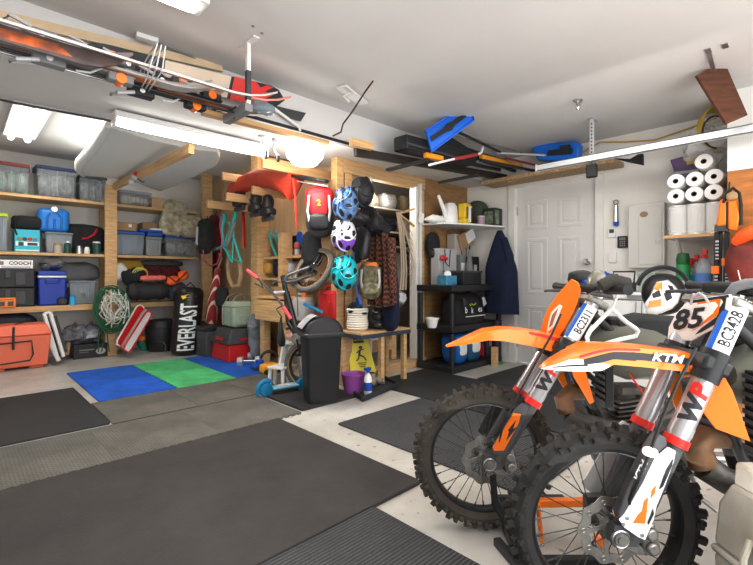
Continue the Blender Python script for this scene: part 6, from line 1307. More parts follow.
c = V((4.50,3.0,zc)); t = thing('bottle_brown', 'brown glass bottle behind the yellow bottle', 'bottle', c); t.name = 'glass_bottle'; MB().lathe([(.035,0),(.035,.14),(.015,.18),(.015,.22)], c).build('body', mat('brown glass', (.09,.03,.015), .2), t); MB().lathe([(.017,.21),(.017,.235)], c).build('cap', M['yellow'], t)
x = onshelf(481, 2.86); t = thing('candle_tin', 'small pink and lilac tin on the corner shelf', 'tin', (x,2.86,zc)); MB().lathe([(.045,0),(.045,.085)], (x,2.86,zc)).build('body', mat('lilac tin', (.42,.28,.36), .4), t); MB().lathe([(.047,.085),(.047,.10)], (x,2.86,zc)).build('lid', M['lgrey'], t)
t = thing('seed_box', 'tall box with dark green plant picture on the corner shelf', 'box', (4.77,2.82,zc)); MB().bx(4.66,4.84,2.77,2.92,zc,zc+.21).build('body', mat('dark box', (.03,.035,.03), .5), t, bevel=.003); MB().bx(4.655,4.66,2.79,2.91,zc+.02,zc+.17).bx(4.67,4.76,2.765,2.77,zc+.01,zc+.18).build('picture', mat('leaf print', (.30,.36,.26), .6, col2=(.06,.12,.05), vs=30), t)
t = thing('baseball_cap', 'black cap hanging from a hook on the brown plywood', 'cap', aY(433,245,3.24)); c = aY(433,245,3.22); MB().sup(c, (.105,.06,.155), .85).build('crown', M['cloth'], t); MB().sup(c+V((-.03,-.03,-.10)), (.07,.05,.06), .7).build('brim', M['black'], t)
for i, (px, py) in enumerate(((432,229),(444,230),(449,231))):
    c = aY(px, py, 3.29); t = thing('wall_hook', ['steel hook holding the black cap','empty steel hook right of the black cap','second empty steel hook under the corner shelf'][i], 'hook', c); MB().cyl(c, c+V((0,-.01,0)), .012).tube([c, c+V((0,-.03,0)), c+V((0,-.04,-.02)), c+V((0,-.03,-.035)), c+V((0,-.05,-.02))], .004, 6).build('hook', M['steel'], t)
c = aX(458,222,4.8)
# paper tag on the jamb
solo('paper_tag', MB().box(aY(421.5,218,3.22), (.085,.003,.12), Matrix.Rotation(.15,3,'Y')), M['paper'], 'white paper tag hanging on the closet jamb', 'tag')
# navy coat
c = aX(501, 275, 4.76); t = thing('long_coat', 'long navy coat hanging on the wall left of the white door', 'coat', c+V((0,0,.5)))
def coat(u, v):
    a = 2*PI*u; w = .03+.16*min(1, (v*2.2)**.8)+.02*v; d = .025+.07*min(1, v*2); k = 1+.10*math.sin(a*5+v*3)*min(1, v*2)
    return V((c.x-.02-d*.3+math.cos(a)*d*k, c.y+math.sin(a)*w*k-.03*v, 1.60-1.0*v))
MB().grid(coat, 48, 16).build('body', M['navy'], t); MB().tube([(4.72,c.y-.06,1.50),(4.70,c.y-.14,1.28),(4.70,c.y-.165,1.02)], [.04,.055,.05], 12).build('sleeve', M['navy'], t); MB().tube([(4.84,c.y,1.64),(4.78,c.y,1.62),(4.76,c.y,1.58)], .008, 6).build('hook', M['steel'], t)
# white board edge / trim behind coat
t = thing('golf_tube', 'black tube with green base standing beside the door', 'tube', (4.70,2.58,0)); t.name = 'storage_tube'; MB().cyl((4.66,2.74,.0),(4.66,2.74,.52),.055).build('body', M['black'], t); MB().lathe([(.07,0),(.07,.03),(.057,.035)], (4.66,2.74,.0)).build('base', M['green'], t)
solo('wood_block', MB().bx(4.62,4.80,2.66,2.70,.02,.20) if False else MB().bx(4.50,4.56,2.66,2.72,.0,.22), M['wood'], 'short pine block beside the green based tube', 'wood block')
# ================= door wall fittings =================
xw = XB
def wallbox(x0,y0,x1,y1, d, X=XB): # pixel bbox on the wall
    a, e = aX(x0,y1,X), aX(x1,y0,X); return X-d, X, e.y, a.y, a.z, e.z
x_,X2,y0,y1,z0,z1 = wallbox(631,203,667,268,.09)
t = thing('electrical_panel', 'white metal electrical panel on the wall right of the door', 'electrical panel', (4.8,(y0+y1)/2,z0)); MB().bx(x_,X2,y0,y1,z0,z1).build('cabinet', mat('panel enamel', (.66,.65,.62), .4), t, bevel=.004); MB().bx(x_-.006,x_,y0+.02,y0+(y1-y0)*.70,z0+.03,z1-.03).build('door', mat('panel enamel', (.66,.65,.62), .4), t, bevel=.003); MB().bx(x_-.012,x_-.006,y0+.035,y0+.075,(z0+z1)/2-.08,(z0+z1)/2-.05).build('latch', M['steel'], t); MB().lathe([(.035,0),(.035,.002)], (x_-.006,y0+(y1-y0)*.55,z1-.10), (-1,0,0), sy=.8).build('sticker', M['tan'], t)
for px0,py0,px1,py1,lab,nm,m_ in ((608.5,228,616,238,'white thermostat beside the door','thermostat',M['white']),(618,236,628,248,'black keypad on the wall beside the door','keypad',M['black']),(609,252,617,262.5,'white light switch below the keypad','light_switch',M['white'])):
    x_,X2,y0,y1,z0,z1 = wallbox(px0,py0,px1,py1,.02); t = thing(nm, lab, 'wall switch' if nm != 'keypad' else 'keypad', (4.85,(y0+y1)/2,z0)); MB().bx(x_,X2,y0,y1,z0,z1).build('plate', m_, t, bevel=.003); h = z1-z0; w = y1-y0
    if nm == 'thermostat': MB().bx(x_-.002,x_,y0+w*.2,y1-w*.2,z0+h*.5,z1-h*.12).build('screen', M['dgrey'], t)
    elif nm == 'keypad':
        MB().bx(x_-.002,x_,y0+w*.2,y1-w*.2,z0+h*.68,z1-h*.12).build('screen', M['grey'], t); q = MB()
        for i in range(3):
            for j in range(3): q.bx(x_-.002,x_,y0+w*(.22+.2*i),y0+w*(.36+.2*i),z0+h*(.12+.18*j),z0+h*(.24+.18*j))
        q.build('buttons', M['grey'], t)
    else: MB().bx(x_-.005,x_,y0+w*.35,y1-w*.35,z0+h*.3,z1-h*.3).build('rocker', M['white'], t)
c = aX(616,212,4.84); t = thing('tape_dispenser', 'silver and blue handled torch hanging from the wall above the thermostat', 'torch', c); t.name = 'hanging_torch'; MB().tube([c+V((0,0,.07)), c+V((0,0,-.10))], [.022,.026], 14).build('body', M['steel'], t); MB().tube([c+V((0,0,-.10)), c+V((0,0,-.14))], [.027,.022], 14).build('blue_end', M['blue'], t); MB().torus(c+V((-.0,0,.10)), (1,0,0), .022, .004, 20, 6).build('ring', M['dgrey'], t)
# paper towel shelf
a, e = aX(667,234,4.45), aX(724,230,4.45); zt = 1.40
t = thing('wall_shelf', 'small wall shelf carrying stacked paper rolls', 'shelf', (4.65,(a.y+e.y)/2,zt)); MB().bx(4.42,XB,e.y-.02,a.y+.02,zt-.025,zt).build('board', M['paint'], t, bevel=.002); MB().bx(4.415,4.42,e.y-.02,a.y+.02,zt-.025,zt).build('wood_edge', M['wood'], t); MB().bar((4.86,a.y-.06,zt-.30),(4.5,a.y-.06,zt-.03),.02,.03).build('bracket', M['paint'], t)
W_ = a.y-e.y; rad = W_/6*1.0; pr = mat('paper towel', (.84,.83,.81), .9, bump=.25); film = mat('plastic film', (.80,.80,.80), .15, alpha=.35, spec=.8)
t = thing('paper_towels', 'wrapped lower pack of three standing paper towel rolls', 'paper rolls', (4.6,(a.y+e.y)/2,zt)); t.name = 'paper_towel_pack'
for k in range(3): yy = e.y+rad+2*rad*k; MB().lathe([(rad*.97,0),(rad*.97,.26)], (4.53,yy,zt)).build('roll', pr, t)
MB().bx(4.53-rad*1.05,4.53+rad*1.05,e.y-.004,a.y+.004,zt,zt+.264).build('wrapper', film, t, bevel=.03)
zz = zt+.27
rl = []
for r in range(2):
    for k in range(3): rl.append((a.y-rad-2*rad*k, zz+rad+2*rad*r*.98, ['left','middle','right'][k], ['lower','upper'][r]))
rl.append((a.y-rad*4.6+rad*.6, zz+rad*5.0, 'single', 'top'))
for yy, z_, h_, v_ in rl:
    lab = '%s paper towel roll of the %s lying row' % (h_, v_) if v_ != 'top' else 'single paper towel roll lying on top of the two rows'
    t = thing('paper_towel_roll', lab, 'paper roll', (4.6,yy,z_-rad), 'paper towel rolls lying end on above the wrapped pack'); x0_ = 4.44+random.uniform(-.01,.01)
    prf = [(rad*.30,.0),(rad*.93,0),(rad*.98,.01),(rad*.98,.27),(rad*.3,.27)]
    MB().lathe(prf, (x0_,yy,z_), (1,0,0), seg=32, cap=False).build('paper', pr, t); MB().lathe([(rad*.31,-.001),(rad*.27,-.001),(rad*.27,.26),(0,.26)], (x0_,yy,z_), (1,0,0), seg=24, cap=False).build('core', mat('roll core', (.16,.12,.09), .9), t)
t = thing('wrapping_film', 'crumpled clear plastic film over the top paper roll', 'plastic film', (4.6,e.y+.12,zz+.45)); MB().sup((4.62,e.y+.14,zz+.50), (.12,.16,.15), .7, amp=.07, fr=11).build('film', film, t); MB().sup((4.56,e.y+.06,zz+.58), (.05,.09,.05), .6, amp=.04, fr=17).build('bunched_end', film, t)
t = thing('tissue_pack', 'purple printed pack standing behind the paper rolls', 'pack', (4.78,a.y-.10,zz+.28)); ca, ce = aX(683,166,4.72), aX(683,190,4.72)
MB().poly3([aX(670,160,4.74),aX(697,152,4.74),aX(702,176,4.74),aX(676,177,4.74)], (.1,0,0)).poly3([aX(676,177,4.74),aX(702,176,4.74),aX(702,200,4.74),aX(676,200,4.74)], (.1,0,0)).build('body', mat('purple foil', (.10,.02,.17), .35, coat=.3), t, bevel=.006); MB().poly3([aX(685,158,4.735),aX(697,155,4.735),aX(698,163,4.735),aX(687,165,4.735)], (-.001,0,0)).build('yellow_print', M['yellow'], t); MB().poly3([aX(674,172,4.735),aX(698,169,4.735),aX(699,172,4.735),aX(675,174.5,4.735)], (-.001,0,0)).build('white_print', M['lgrey'], t)
# ================= white chest freezer with things on it =================
FX0, FY0, FY1, FZ = 4.22, .62, 1.62, .91
t = thing('chest_freezer', 'white chest freezer against the wall behind the dirt bikes', 'freezer', (4.5,1.1,0)); fw = mat('freezer enamel', (.74,.74,.73), .3)
MB().bx(FX0,XB-.02,FY0,FY1,.03,FZ-.07).build('body', fw, t, bevel=.01); MB().bx(FX0-.015,XB-.02,FY0-.01,FY1+.01,FZ-.065,FZ).build('lid', fw, t, bevel=.012); MB().bx(FX0-.03,FX0-.015,1.0,1.2,FZ-.05,FZ-.025).build('handle', M['grey'], t)
for px in (636,642,653): p = aX(px,300,FX0-.012); MB().tube([(p.x,p.y,FZ-.08),(p.x,p.y+.01,FZ-.4),(p.x,p.y,.2)], .004, 5).build('seam', M['grey'], t)
def onf(px, X): q = aX(px, 290, X); return V((X, q.y, FZ))
def small_bottle(px, X, h, r, m, mc, lab, cap='cap', trig=False, lb=None):
    c = onf(px, X)
    if trig: return bottle(c, h, r, m, mc, lab, lb=lb)
    t = thing('aerosol_can', lab, 'bottle', c); MB().lathe([(r,0),(r,h*.66),(r*.9,h*.72)], c, seg=20).build('body', m, t); MB().lathe([(r*.95,h*.70),(r*1.0,h*.82),(r*.8,h*.98),(r*.3,h)], c, seg=20).build(cap, mc, t)
    if lb: MB().lathe([(r*1.01,h*.08),(r*1.01,h*.30)], c, seg=20).build('label', lb, t)
    return t
small_bottle(683, 4.5, .34, .052, M['green'], mat('dark green cap', (.01,.12,.03), .4), 'green spray can with domed cap on the freezer', lb=M['lgrey'])
small_bottle(704, 4.42, .36, .058, M['frost'], M['red'], 'clear spray bottle with red trigger nearest the black stand', trig=True, lb=mat('blue label', (.10,.22,.5), .5))
small_bottle(696, 4.62, .33, .045, M['clear'], M['red'], 'clear spray bottle with red trigger behind the first one', trig=True, lb=M['cyan'])
small_bottle(690, 4.70, .30, .04, M['lgrey'], M['red'], 'grey can with small red top behind the green can')
# MX helmet
c = aX(665, 298, 4.0); c = V((4.05, c.y, c.z)); 
c = aD(668, 302, 3.05); t = thing('motocross_helmet', 'white and orange motocross helmet behind the number 85 plate', 'helmet', c-V((0,0,.16))); F_ = (-FWD*.5-RT*.6+V((0,0,-.1))).normalized()
wsh = mat('white helmet shell', (.80,.80,.79), .22, coat=.6)
def hp(px, py, d): return aD(px, py, 3.05+d)
MB().sup(hp(663,293,.05), (.14,.13,.14), .9, 28, 18).build('shell', M['black'], t)
fr3 = [(646,313),(645,303),(650,296),(653,288),(657,282),(668,280),(674,285),(681,293),(678,303),(672,309),(662,313),(653,315)]
MB().loft([[hp(x_,y_,-.02) for x_, y_ in fr3], [hp(665+(x_-665)*1.02,299+(y_-299)*1.02,-.08) for x_, y_ in fr3], [hp(665+(x_-665)*.93,299+(y_-299)*.9,-.14) for x_, y_ in fr3], [hp(665+(x_-665)*.6,299+(y_-299)*.55,-.165) for x_, y_ in fr3]]).build('face_shell', wsh, t, ang=60)
MB().poly3([hp(648,308,-.155),hp(649,301,-.16),hp(661,299,-.17),hp(661,306,-.17)], FWD*-.004).poly3([hp(654,289,-.150),hp(656,283,-.145),hp(662,282,-.15),hp(662,291,-.165)], FWD*-.004).build('orange_patch', KO, t)
MB().poly3([hp(652,294,-.16),hp(659,290,-.165),hp(661,296,-.17),hp(653,298,-.165)], FWD*-.004).poly3([hp(664,293,-.17),hp(670,292,-.165),hp(672,298,-.165),hp(667,301,-.17)], FWD*-.004).poly3([hp(668,285,-.155),hp(672,286,-.15),hp(674,290,-.15),hp(670,290,-.16)], FWD*-.004).build('black_vent', M['black'], t)
q = MB()
for R_, w_ in ((.165,.010),(.150,.006)): q.torus(hp(663,290,.0), (FWD+RT*.3), R_, w_, 40, 8, a0=.2, a1=5.4)
q.build('strap_loops', M['black'], t)
MB().tube([hp(649,330,-.02), hp(655,322,-.06), hp(668,318,-.08)], .012, 8).build('chin_strap', M['lgrey'], t)
# shelf under the helmet: grey container, black case
bx_thing('plastic_tub', 'grey green tub standing on the freezer behind the white hanger', 'tub', 4.30,4.44, onf(646,4.3).y-.06, onf(640,4.3).y+.02, FZ, FZ+.16, mat('grey green plastic', (.33,.38,.35), .5), lambda t: MB().bx(4.29,4.45,onf(646,4.3).y-.07,onf(640,4.3).y+.03,FZ+.15,FZ+.17).build('rim', mat('grey green plastic', (.33,.38,.35), .5), t))
p = onf(624, 4.45); t = thing('wire_caddy', 'small black framed caddy on the freezer beside the door', 'caddy', p); MB().bx(p.x-.05,p.x+.05,p.y-.09,p.y+.09,FZ,FZ+.08).build('body', M['dgrey'], t, bevel=.004); MB().tube([p+V((0,-.08,.06)),p+V((0,-.09,.18)),p+V((0,.09,.18)),p+V((0,.08,.06))], .008, 8).build('handle', M['black'], t)
p = aX(612,277,4.4); t = thing('blue_glove', 'crumpled bright blue glove above the rear bike grip', 'glove', V((4.4,p.y,FZ))); t.name = 'rubber_glove'; MB().sup((4.4,p.y,FZ+.10), (.05,.08,.05), .7, amp=.05, fr=18).build('palm', M['blue'], t); MB().tube([(4.38,p.y+.05,FZ+.10),(4.36,p.y+.09,FZ+.15)], [.02,.012], 8).tube([(4.38,p.y+.02,FZ+.12),(4.36,p.y+.05,FZ+.18)], [.018,.011], 8).build('fingers', M['blue'], t)
# ================= hanging gear at the far right =================
gx = 4.18
t = thing('tripod_stand', 'black tripod stand with orange clamps leaning by the wood panel', 'stand', aX(711,300,gx)); q = MB()
Pg = lambda px, py, X=gx: aX(px, py, X)
q.bar(Pg(717,232), Pg(716,310), .035,.03).bar(Pg(727,232), Pg(725,310), .035,.03).bar(Pg(721,225), Pg(720,300), .02,.02); q.build('legs', M['black'], t, bevel=.004); MB().bar(Pg(715,228,gx-.02), Pg(729,228,gx-.02), .05,.05).build('collar', M['dgrey'], t); q = MB()
for px, py in ((715.5,270),(726,262)): q.bar(Pg(px,py-4,gx-.02), Pg(px,py+4,gx-.02), .05,.03)
q.build('orange_clamp', KO, t, bevel=.004); q = MB()
for px, py in ((717,250),(716,285),(727,283)): 
    for kk in range(6): q.box(Pg(px,py,gx-.035)+V((0,0,(kk-2.5)*.026)), (.003,.022,.012+.004*(kk%2)))
q.build('printed_marks', M['lgrey'], t)
t = thing('harness_vest', 'orange and black harness vest hanging over the tripod stand', 'vest', Pg(731,215)); MB().poly3([Pg(721,200),Pg(728,199),Pg(728,226),Pg(717,227)], (-.05,0,0)).poly3([Pg(729,201),Pg(738,201),Pg(741,218),Pg(738,232),Pg(729,230)], (-.06,0,0)).build('panels', KO, t, bevel=.012)
MB().tube([Pg(724,203,gx-.04),Pg(727,193,gx-.05),Pg(733,188,gx-.05),Pg(739,193,gx-.05),Pg(741,205,gx-.05),Pg(741,225,gx-.04)], .018, 8, flat=.6).tube([Pg(728,202,gx-.04),Pg(728,228,gx-.04)], .014, 8).build('strap', M['black'], t); MB().tube([Pg(729,190,gx),Pg(729.5,182,gx)], .006, 6).build('hook', M['black'], t); MB().sup(Pg(733,196,gx-.06), (.02,.035,.03), .7, amp=.01).build('buckle', M['tan'], t)
t = thing('life_jacket', 'dark red rounded jacket hanging at the right edge', 'jacket', Pg(742,262,4.05)); q = MB(); secs = []
t.name = 'padded_jacket'
for z_, w in ((0,.04),(.06,.10),(.16,.13),(.28,.12),(.38,.07)):
    o = aX(746,290,4.05); secs.append([o+V((-math.cos(a)*.08*(1 if w > .05 else .5), math.sin(a)*w, z_)) for a in [2*PI*k/16 for k in range(16)]])
q.loft(secs); q.build('body', mat('brick red shell', (.20,.03,.02), .55, bump=.3, var=.3), t, sub=1); MB().tube([Pg(735,243,4.0),Pg(742,237,3.97),Pg(752,232,3.95),Pg(762,232,3.95)], [.03,.045,.05,.04], 10).build('orange_sleeve', mat('orange nylon', (.95,.15,.02), .6), t); MB().bar(Pg(738,270,3.94), Pg(741,282,3.94), .012,.006).build('reflector', M['white'], t)
hang('black_jacket', 'black jacket hanging partly outside the right edge behind the red one', 'jacket', 756, 262, 4.12, .16, .5, .12, M['cloth'], sd=51).name = 'hanging_jacket'
# ================= ceiling: garage rail, OSB deck, strut, brown board, cords =================
t = thing('door_rail', 'white horizontal garage door rail hanging below the ceiling', 'rail', (4.11,1.0,2.08)); wr = mat('galvanised rail', (.70,.71,.72), .35, .3)
MB().bx(4.075,4.08,-1.2,1.97,2.075,2.135).bx(4.075,4.13,-1.2,1.97,2.13,2.135).bx(4.075,4.13,-1.2,1.97,2.075,2.08).build('channel', wr, t); MB().bx(4.074,4.132,1.96,1.975,2.07,2.14).build('end_plate', wr, t)
p = aX(592,150,4.16); y = p.y
t = thing('rail_strut', 'perforated steel strut holding the garage rail from the ceiling', 'bracket', (4.16,y,ZC)); MB().bx(4.15,4.155,y-.022,y+.022,1.98,ZC).bx(4.15,4.19,y+.019,y+.022,1.98,ZC).bx(4.10,4.26,y-.02,y+.02,ZC-.006,ZC).build('angle', M['lgrey'], t); q = MB()
for k in range(12): q.cyl((4.149,y,ZC-.05-k*.032),(4.148,y,ZC-.05-k*.032),.008,seg=8)
q.build('perforation', M['dgrey'], t); MB().box((4.14,y-.005,2.0), (.05,.09,.12)).build('black_clamp', M['black'], t, bevel=.01)
osb = mat('OSB board', (.58,.42,.24), .75, col2=(.30,.19,.09), vs=45)
solo('osb_shelf', MB().bx(4.56,XB-.005,1.42,2.895,2.15,2.195), osb, 'rough OSB storage deck above the white door', 'shelf')
c = aZ(578,100,ZC); t = thing('ceiling_hook', 'small steel sprinkler shaped hook on the ceiling', 'hook', c-V((0,0,.1))); MB().lathe([(.035,0),(.035,-.008),(.015,-.012),(.013,-.05),(.018,-.06),(.01,-.08)], c).build('stem', M['steel'], t); MB().box(c+V((0,0,-.01)), (.10,.02,.008)).build('plate', M['steel'], t)
bb_ = [aD(697,75,3.0),aD(724,60,3.0),aD(748,115,3.0),aD(727,124,3.0)]
t = thing('hanging_board', 'dark brown wooden board hanging at an angle from ceiling brackets', 'board', bb_[2]); MB().poly3(bb_, FWD*.025).build('board', mat('dark stained wood', (.13,.045,.02), .45, var=.35, vs=6, stretch=(1,1,5)), t, bevel=.003)
for px, py, q_ in ((708,50,(714,72)),(725,45,(728,62))): a_ = aZ(px,py,ZC); MB().bar(a_, aD(q_[0],q_[1],2.97), .025,.004).bar(a_-V((.03,0,.003)), a_+V((.04,0,-.003)), .03,.006).build('bracket', M['steel'], t)
solo('extension_cord', MB().tube([aX(508,182,4.6),(4.80,2.2,2.20),aX(600,142,4.82),aX(625,142,4.84),aX(655,140,4.84),aX(690,128,4.84),aX(716,118,4.7)], .007, 8), mat('yellow cord', (.55,.36,.05), .5), 'yellow extension cord strung along the wall top', 'cord')
t = thing('cord_coil', 'coiled yellow and black cords hanging under the brown board', 'cord', aX(720,150,4.5)); q = MB()
for k in range(5): c = aX(713+k*1.0,130,4.6); q.torus(c, (1,1.4+.25*k,0), .15+.01*k, .008, 30, 6)
q.build('loops', mat('yellow cord', (.55,.36,.05), .5), t); q = MB()
for k in range(2): q.torus(aX(716+k*1,132,4.5), (1,1.5-.3*k,.1), .13, .007, 30, 6)
q.build('black_loops', M['black'], t)
t = thing('shovel', 'black flat scraper blade lying on the right end of the OSB deck', 'shovel', aX(630,158,4.4)); MB().poly3([aX(612,158,4.45),aX(630,159,4.40),aX(640,153,4.38),aX(643,154,4.38),aX(643,165,4.38),aX(628,162,4.42)], (.03,0,0)).build('blade', M['black'], t); MB().tube([aX(613,158,4.5), aX(600,155,4.5)], .014, 8).build('handle', M['wood'], t)
# white jerrycan bottom right
c = aD(757, 520, 1.12); c.z = 0; t = thing('white_container', 'big dirty white plastic container at the bottom right corner', 'container', (c.x,c.y,0)); t.name = 'jerrycan'
Rz = Matrix.Rotation(-.35,3,'Z'); wj = mat('dirty white plastic', (.66,.65,.60), .4, col2=(.48,.44,.36), vs=7)
def jr(x0,x1,y0,y1,z): return [c+FWD*y+RT*x+V((0,0,z)) for x,y in ((x0,y0),(x1,y0),(x1,y1),(x0,y1))]
MB().loft([jr(-.055,.25,-.11,.06,.02), jr(-.06,.25,-.12,.07,.30)]).loft([jr(-.066,.26,-.125,.076,.30), jr(-.066,.26,-.125,.076,.322)]).loft([jr(-.06,.25,-.12,.07,.322), jr(-.055,.25,-.11,.06,.44), jr(-.035,.22,-.07,.04,.50)]).build('body', wj, t, bevel=.015)
MB().loft([jr(-.03,.03,-.04,.04,.49), jr(-.03,.02,-.03,.035,.56)]).build('spout_horn', wj, t, bevel=.01); MB().lathe([(.035,0),(.04,.01),(.04,.05),(.03,.055)], c+RT*.085+V((0,0,.495))).build('cap', M['black'], t); MB().tube([c+RT*-.06+V((0,0,.40))-FWD*.05, c+RT*-.085+V((0,0,.36))-FWD*.06, c+RT*-.088+V((0,0,.30))-FWD*.06], .008, 8).build('torn_edge', wj, t)
MB().loft([[c+RT*x+FWD*-.123+V((0,0,z)) for x, z in ((-.03,.03),(.20,.03),(.20,.24),(-.03,.24))],[c+RT*x+FWD*-.1+V((0,0,z)) for x, z in ((-.03,.03),(.20,.03),(.20,.24),(-.03,.24))]]).build('brown_label', mat('brown label', (.35,.13,.04), .6), t)
# white coat hanger on the rear bike's bars
pts = [(612,293.5,-.14),(611,290,-.14),(614,288.6,-.14),(617,290.5,-.14),(617,297,-.14),(612,308,-.14),(602,318.5,-.13),(590,331,-.13),(587,337,-.13),(588,344,-.13),(592,346.5,-.13),(600,345,-.13),(620,339.5,-.13),(636,336,-.13),(638,331,-.13),(635,328,-.13),(626,322,-.13),(614,311,-.13),(612,308,-.13)]
t = thing('coat_hanger', 'white plastic coat hanger hooked on the rear dirt bike bars', 'hanger', W1(*b1f(612,293,-.14))); MB().tube([W1(*b1f(*p)) for p in pts[:6]], .0055, 8).build('hook', M['white'], t); MB().tube([W1(*b1f(*p)) for p in pts[5:]], .0085, 10).build('frame', M['white'], t)
# ================= overhead ski rack in front of the soffit =================
RZ = 2.105
for i, x in enumerate((1.29, -.35)):
    t = thing('ceiling_rack_bracket', ['white ceiling pole with grey foot carrying the skis','white ceiling pole of the ski rack further left'][i], 'bracket', (x,2.46,RZ))
    MB().bx(x-.012,x+.012,2.45,2.474,RZ,ZC).build('pole', M['white'], t); MB().bx(x-.014,x+.014,2.448,2.476,RZ+.02,RZ+.2).build('pole_sleeve', M['dgrey'], t); MB().bx(x-.02,x+.02,2.36,2.56,ZC-.008,ZC).build('top_plate', M['white'], t); MB().bx(x-.025,x+.025,2.45,2.76,RZ-.05,RZ).build('foot', M['grey'], t, bevel=.003)
t = thing('rack_rod', 'long black rod running under the skis along the soffit', 'rod', (1.2,2.87,2.13)); MB().bx(XL+.1,2.62,2.865,2.895,2.185,2.205).build('rod', M['black'], t); MB().bx(XL+.1,2.62,2.872,2.897,2.165,2.183).build('white_edge', M['white'], t)
solo('wall_plank', MB().bar(aY(-60,2,2.87),aY(222,68,2.87),.02,.05) , mat('pale pine', (.72,.58,.40), .65, var=.1), 'pine plank fixed behind the skis on the soffit face', 'plank')
def ski(y, z, x0, x1, m, m2, lab, tilt=0, w=.09, flipped=False, dz=0, bind=None, bm=None):
    """ski lying along X on its edge or flat; binding on top"""
    t = thing('ski', lab, 'ski', ((x0+x1)/2,y,z), 'skis on the overhead rack'); n = 26; P0 = []; secs = []
    for i in range(n+1):
        u = i/n; x = x0+(x1-x0)*u; hw = w/2*(.82+.36*abs(u-.5)**1.3*1.6); tip = max(0, (u-.88)/.12); tail = max(0, (.05-u)/.05); hw *= math.sqrt(max(.02, 1-tip**2.2)); zz = z+.09*tip*tip+.02*tail+dz*u
        ct, st_ = math.cos(tilt), math.sin(tilt)
        secs.append([V((x, y+hw*a*ct-b_*st_, zz+hw*a*st_+b_*ct)) for a, b_ in ((-1,-.006),(1,-.006),(1,.006),(-1,.006))])
    b = MB().loft(secs); so_ = b.build('ski_body', m, t)
    ct, st_ = math.cos(tilt), math.sin(tilt)
    for u0_, u1_ in ((.12,.28),(.66,.86)):
        a_, e_ = x0+(x1-x0)*u0_, x0+(x1-x0)*u1_; q = MB(); q.poly3([V((x, y+c_*w*.33*ct-.0066*(-1)*(-st_), z+dz*((x-x0)/(x1-x0))+c_*w*.33*st_-.0066*ct)) for x, c_ in ((a_,-1),(e_,-.6),(e_-.05,1),(a_+.04,.8))], (0,0,-.0008)); q.build('graphic', m2, so_)
    if bind is not None:
        bx_ = x0+(x1-x0)*bind; s_ = -1 if flipped else 1; bm = bm or M['dgrey']; o = V((bx_,y,z+s_*.012+dz*bind))
        MB().box(o+V((.14,0,s_*.025)), (.12,.06,.045)).box(o+V((-.16,0,s_*.03)), (.13,.06,.055)).box(o+V((0,0,s_*.008)), (.42,.055,.012)).build('binding', bm, t, bevel=.012)
        MB().tube([o+V((-.20,-.03,s_*.05)), o+V((-.28,-.03,s_*.075)), o+V((-.30,.03,s_*.07)), o+V((-.2,.03,s_*.05))], .010, 8).build('heel_lever', M['lgrey'], t); MB().tube([o+V((.05,-.035,s_*.01)), o+V((.0,-.04,s_*.05)), o+V((-.06,-.04,s_*.06))], .006, 6).build('brake_arm', M['lgrey'], t)
        MB().lathe([(.026,-.034),(.026,.034)], o+V((.14,0,s_*.03)), (0,1,0), seg=16).build('toe_pivot', KO, t); MB().lathe([(.014,-.036),(.014,.036)], o+V((-.16,0,s_*.03)), (0,1,0), seg=14).build('white_disc', M['white'], t)
    return t
cream = mat('cream ski', (.72,.62,.50), .4); sk_b = mat('dark ski', (.06,.045,.045), .35, col2=(.20,.14,.13), vs=5); skw = mat('white ski', (.60,.58,.56), .35); skr = mat('salmon ski edge', (.75,.30,.20), .4)
hz = RZ+.008
ski(2.49, 2.105, -1.2, .66, sk_b, mat('ski print', (.85,.20,.03), .4, col2=(.07,.05,.05), vs=11), 'dark ski with orange marks standing on edge at the left of the rack', PI/2*.88, .085)
ski(2.47, 2.150, -1.2, 1.50, skw, skr, 'white ski with thin salmon line crossing in front of the bindings', .3, .07)
ski(2.50, 2.163, -1.1, 1.62, mat('salmon ski', (.70,.33,.24), .4), skw, 'thin salmon coloured ski just above the white lined one', .3, .07)
ski(2.57, 2.118, -1.2, 1.15, skw, KO, 'white ski lying flat with grey and orange binding hanging below at its left', 0, .085, bind=.715, flipped=True, bm=M['grey'])
ski(2.66, 2.118, -.6, 1.55, sk_b, KO, 'dark ski lying flat with black and orange binding hanging below', 0, .085, bind=.70, flipped=True, bm=M['black'])
ski(2.66, 2.175, -1.0, 1.15, skw, KO, 'white ski with orange flames behind the dark edge-on ski', .5, .10, bind=.68, bm=M['grey'])
ski(2.72, 2.150, -.5, 1.62, cream, KRED, 'cream ski with small red printing pointing to the red snowboard', .6, .10, bind=.72, bm=M['black'])
ski(2.76, 2.200, -.9, 1.30, mat('grey orange ski', (.35,.22,.16), .4), KO, 'grey brown ski with orange tip at the back of the pile', .7, .09, bind=.80, bm=M['dgrey'])
t = thing('ski_strap', 'grey strap wrapped around the middle of the ski pile', 'strap', (.75,2.55,RZ)); q = MB()
for k in range(3): q.tube([(.72+k*.03,2.42,RZ+.02),(.76+k*.02,2.43,RZ+.16),(.78+k*.02,2.60,RZ+.19),(.76+k*.02,2.72,RZ+.12),(.74+k*.02,2.66,RZ-.02),(.72+k*.02,2.5,RZ-.03)], .004, 6, True)
q.build('webbing', M['lgrey'], t)
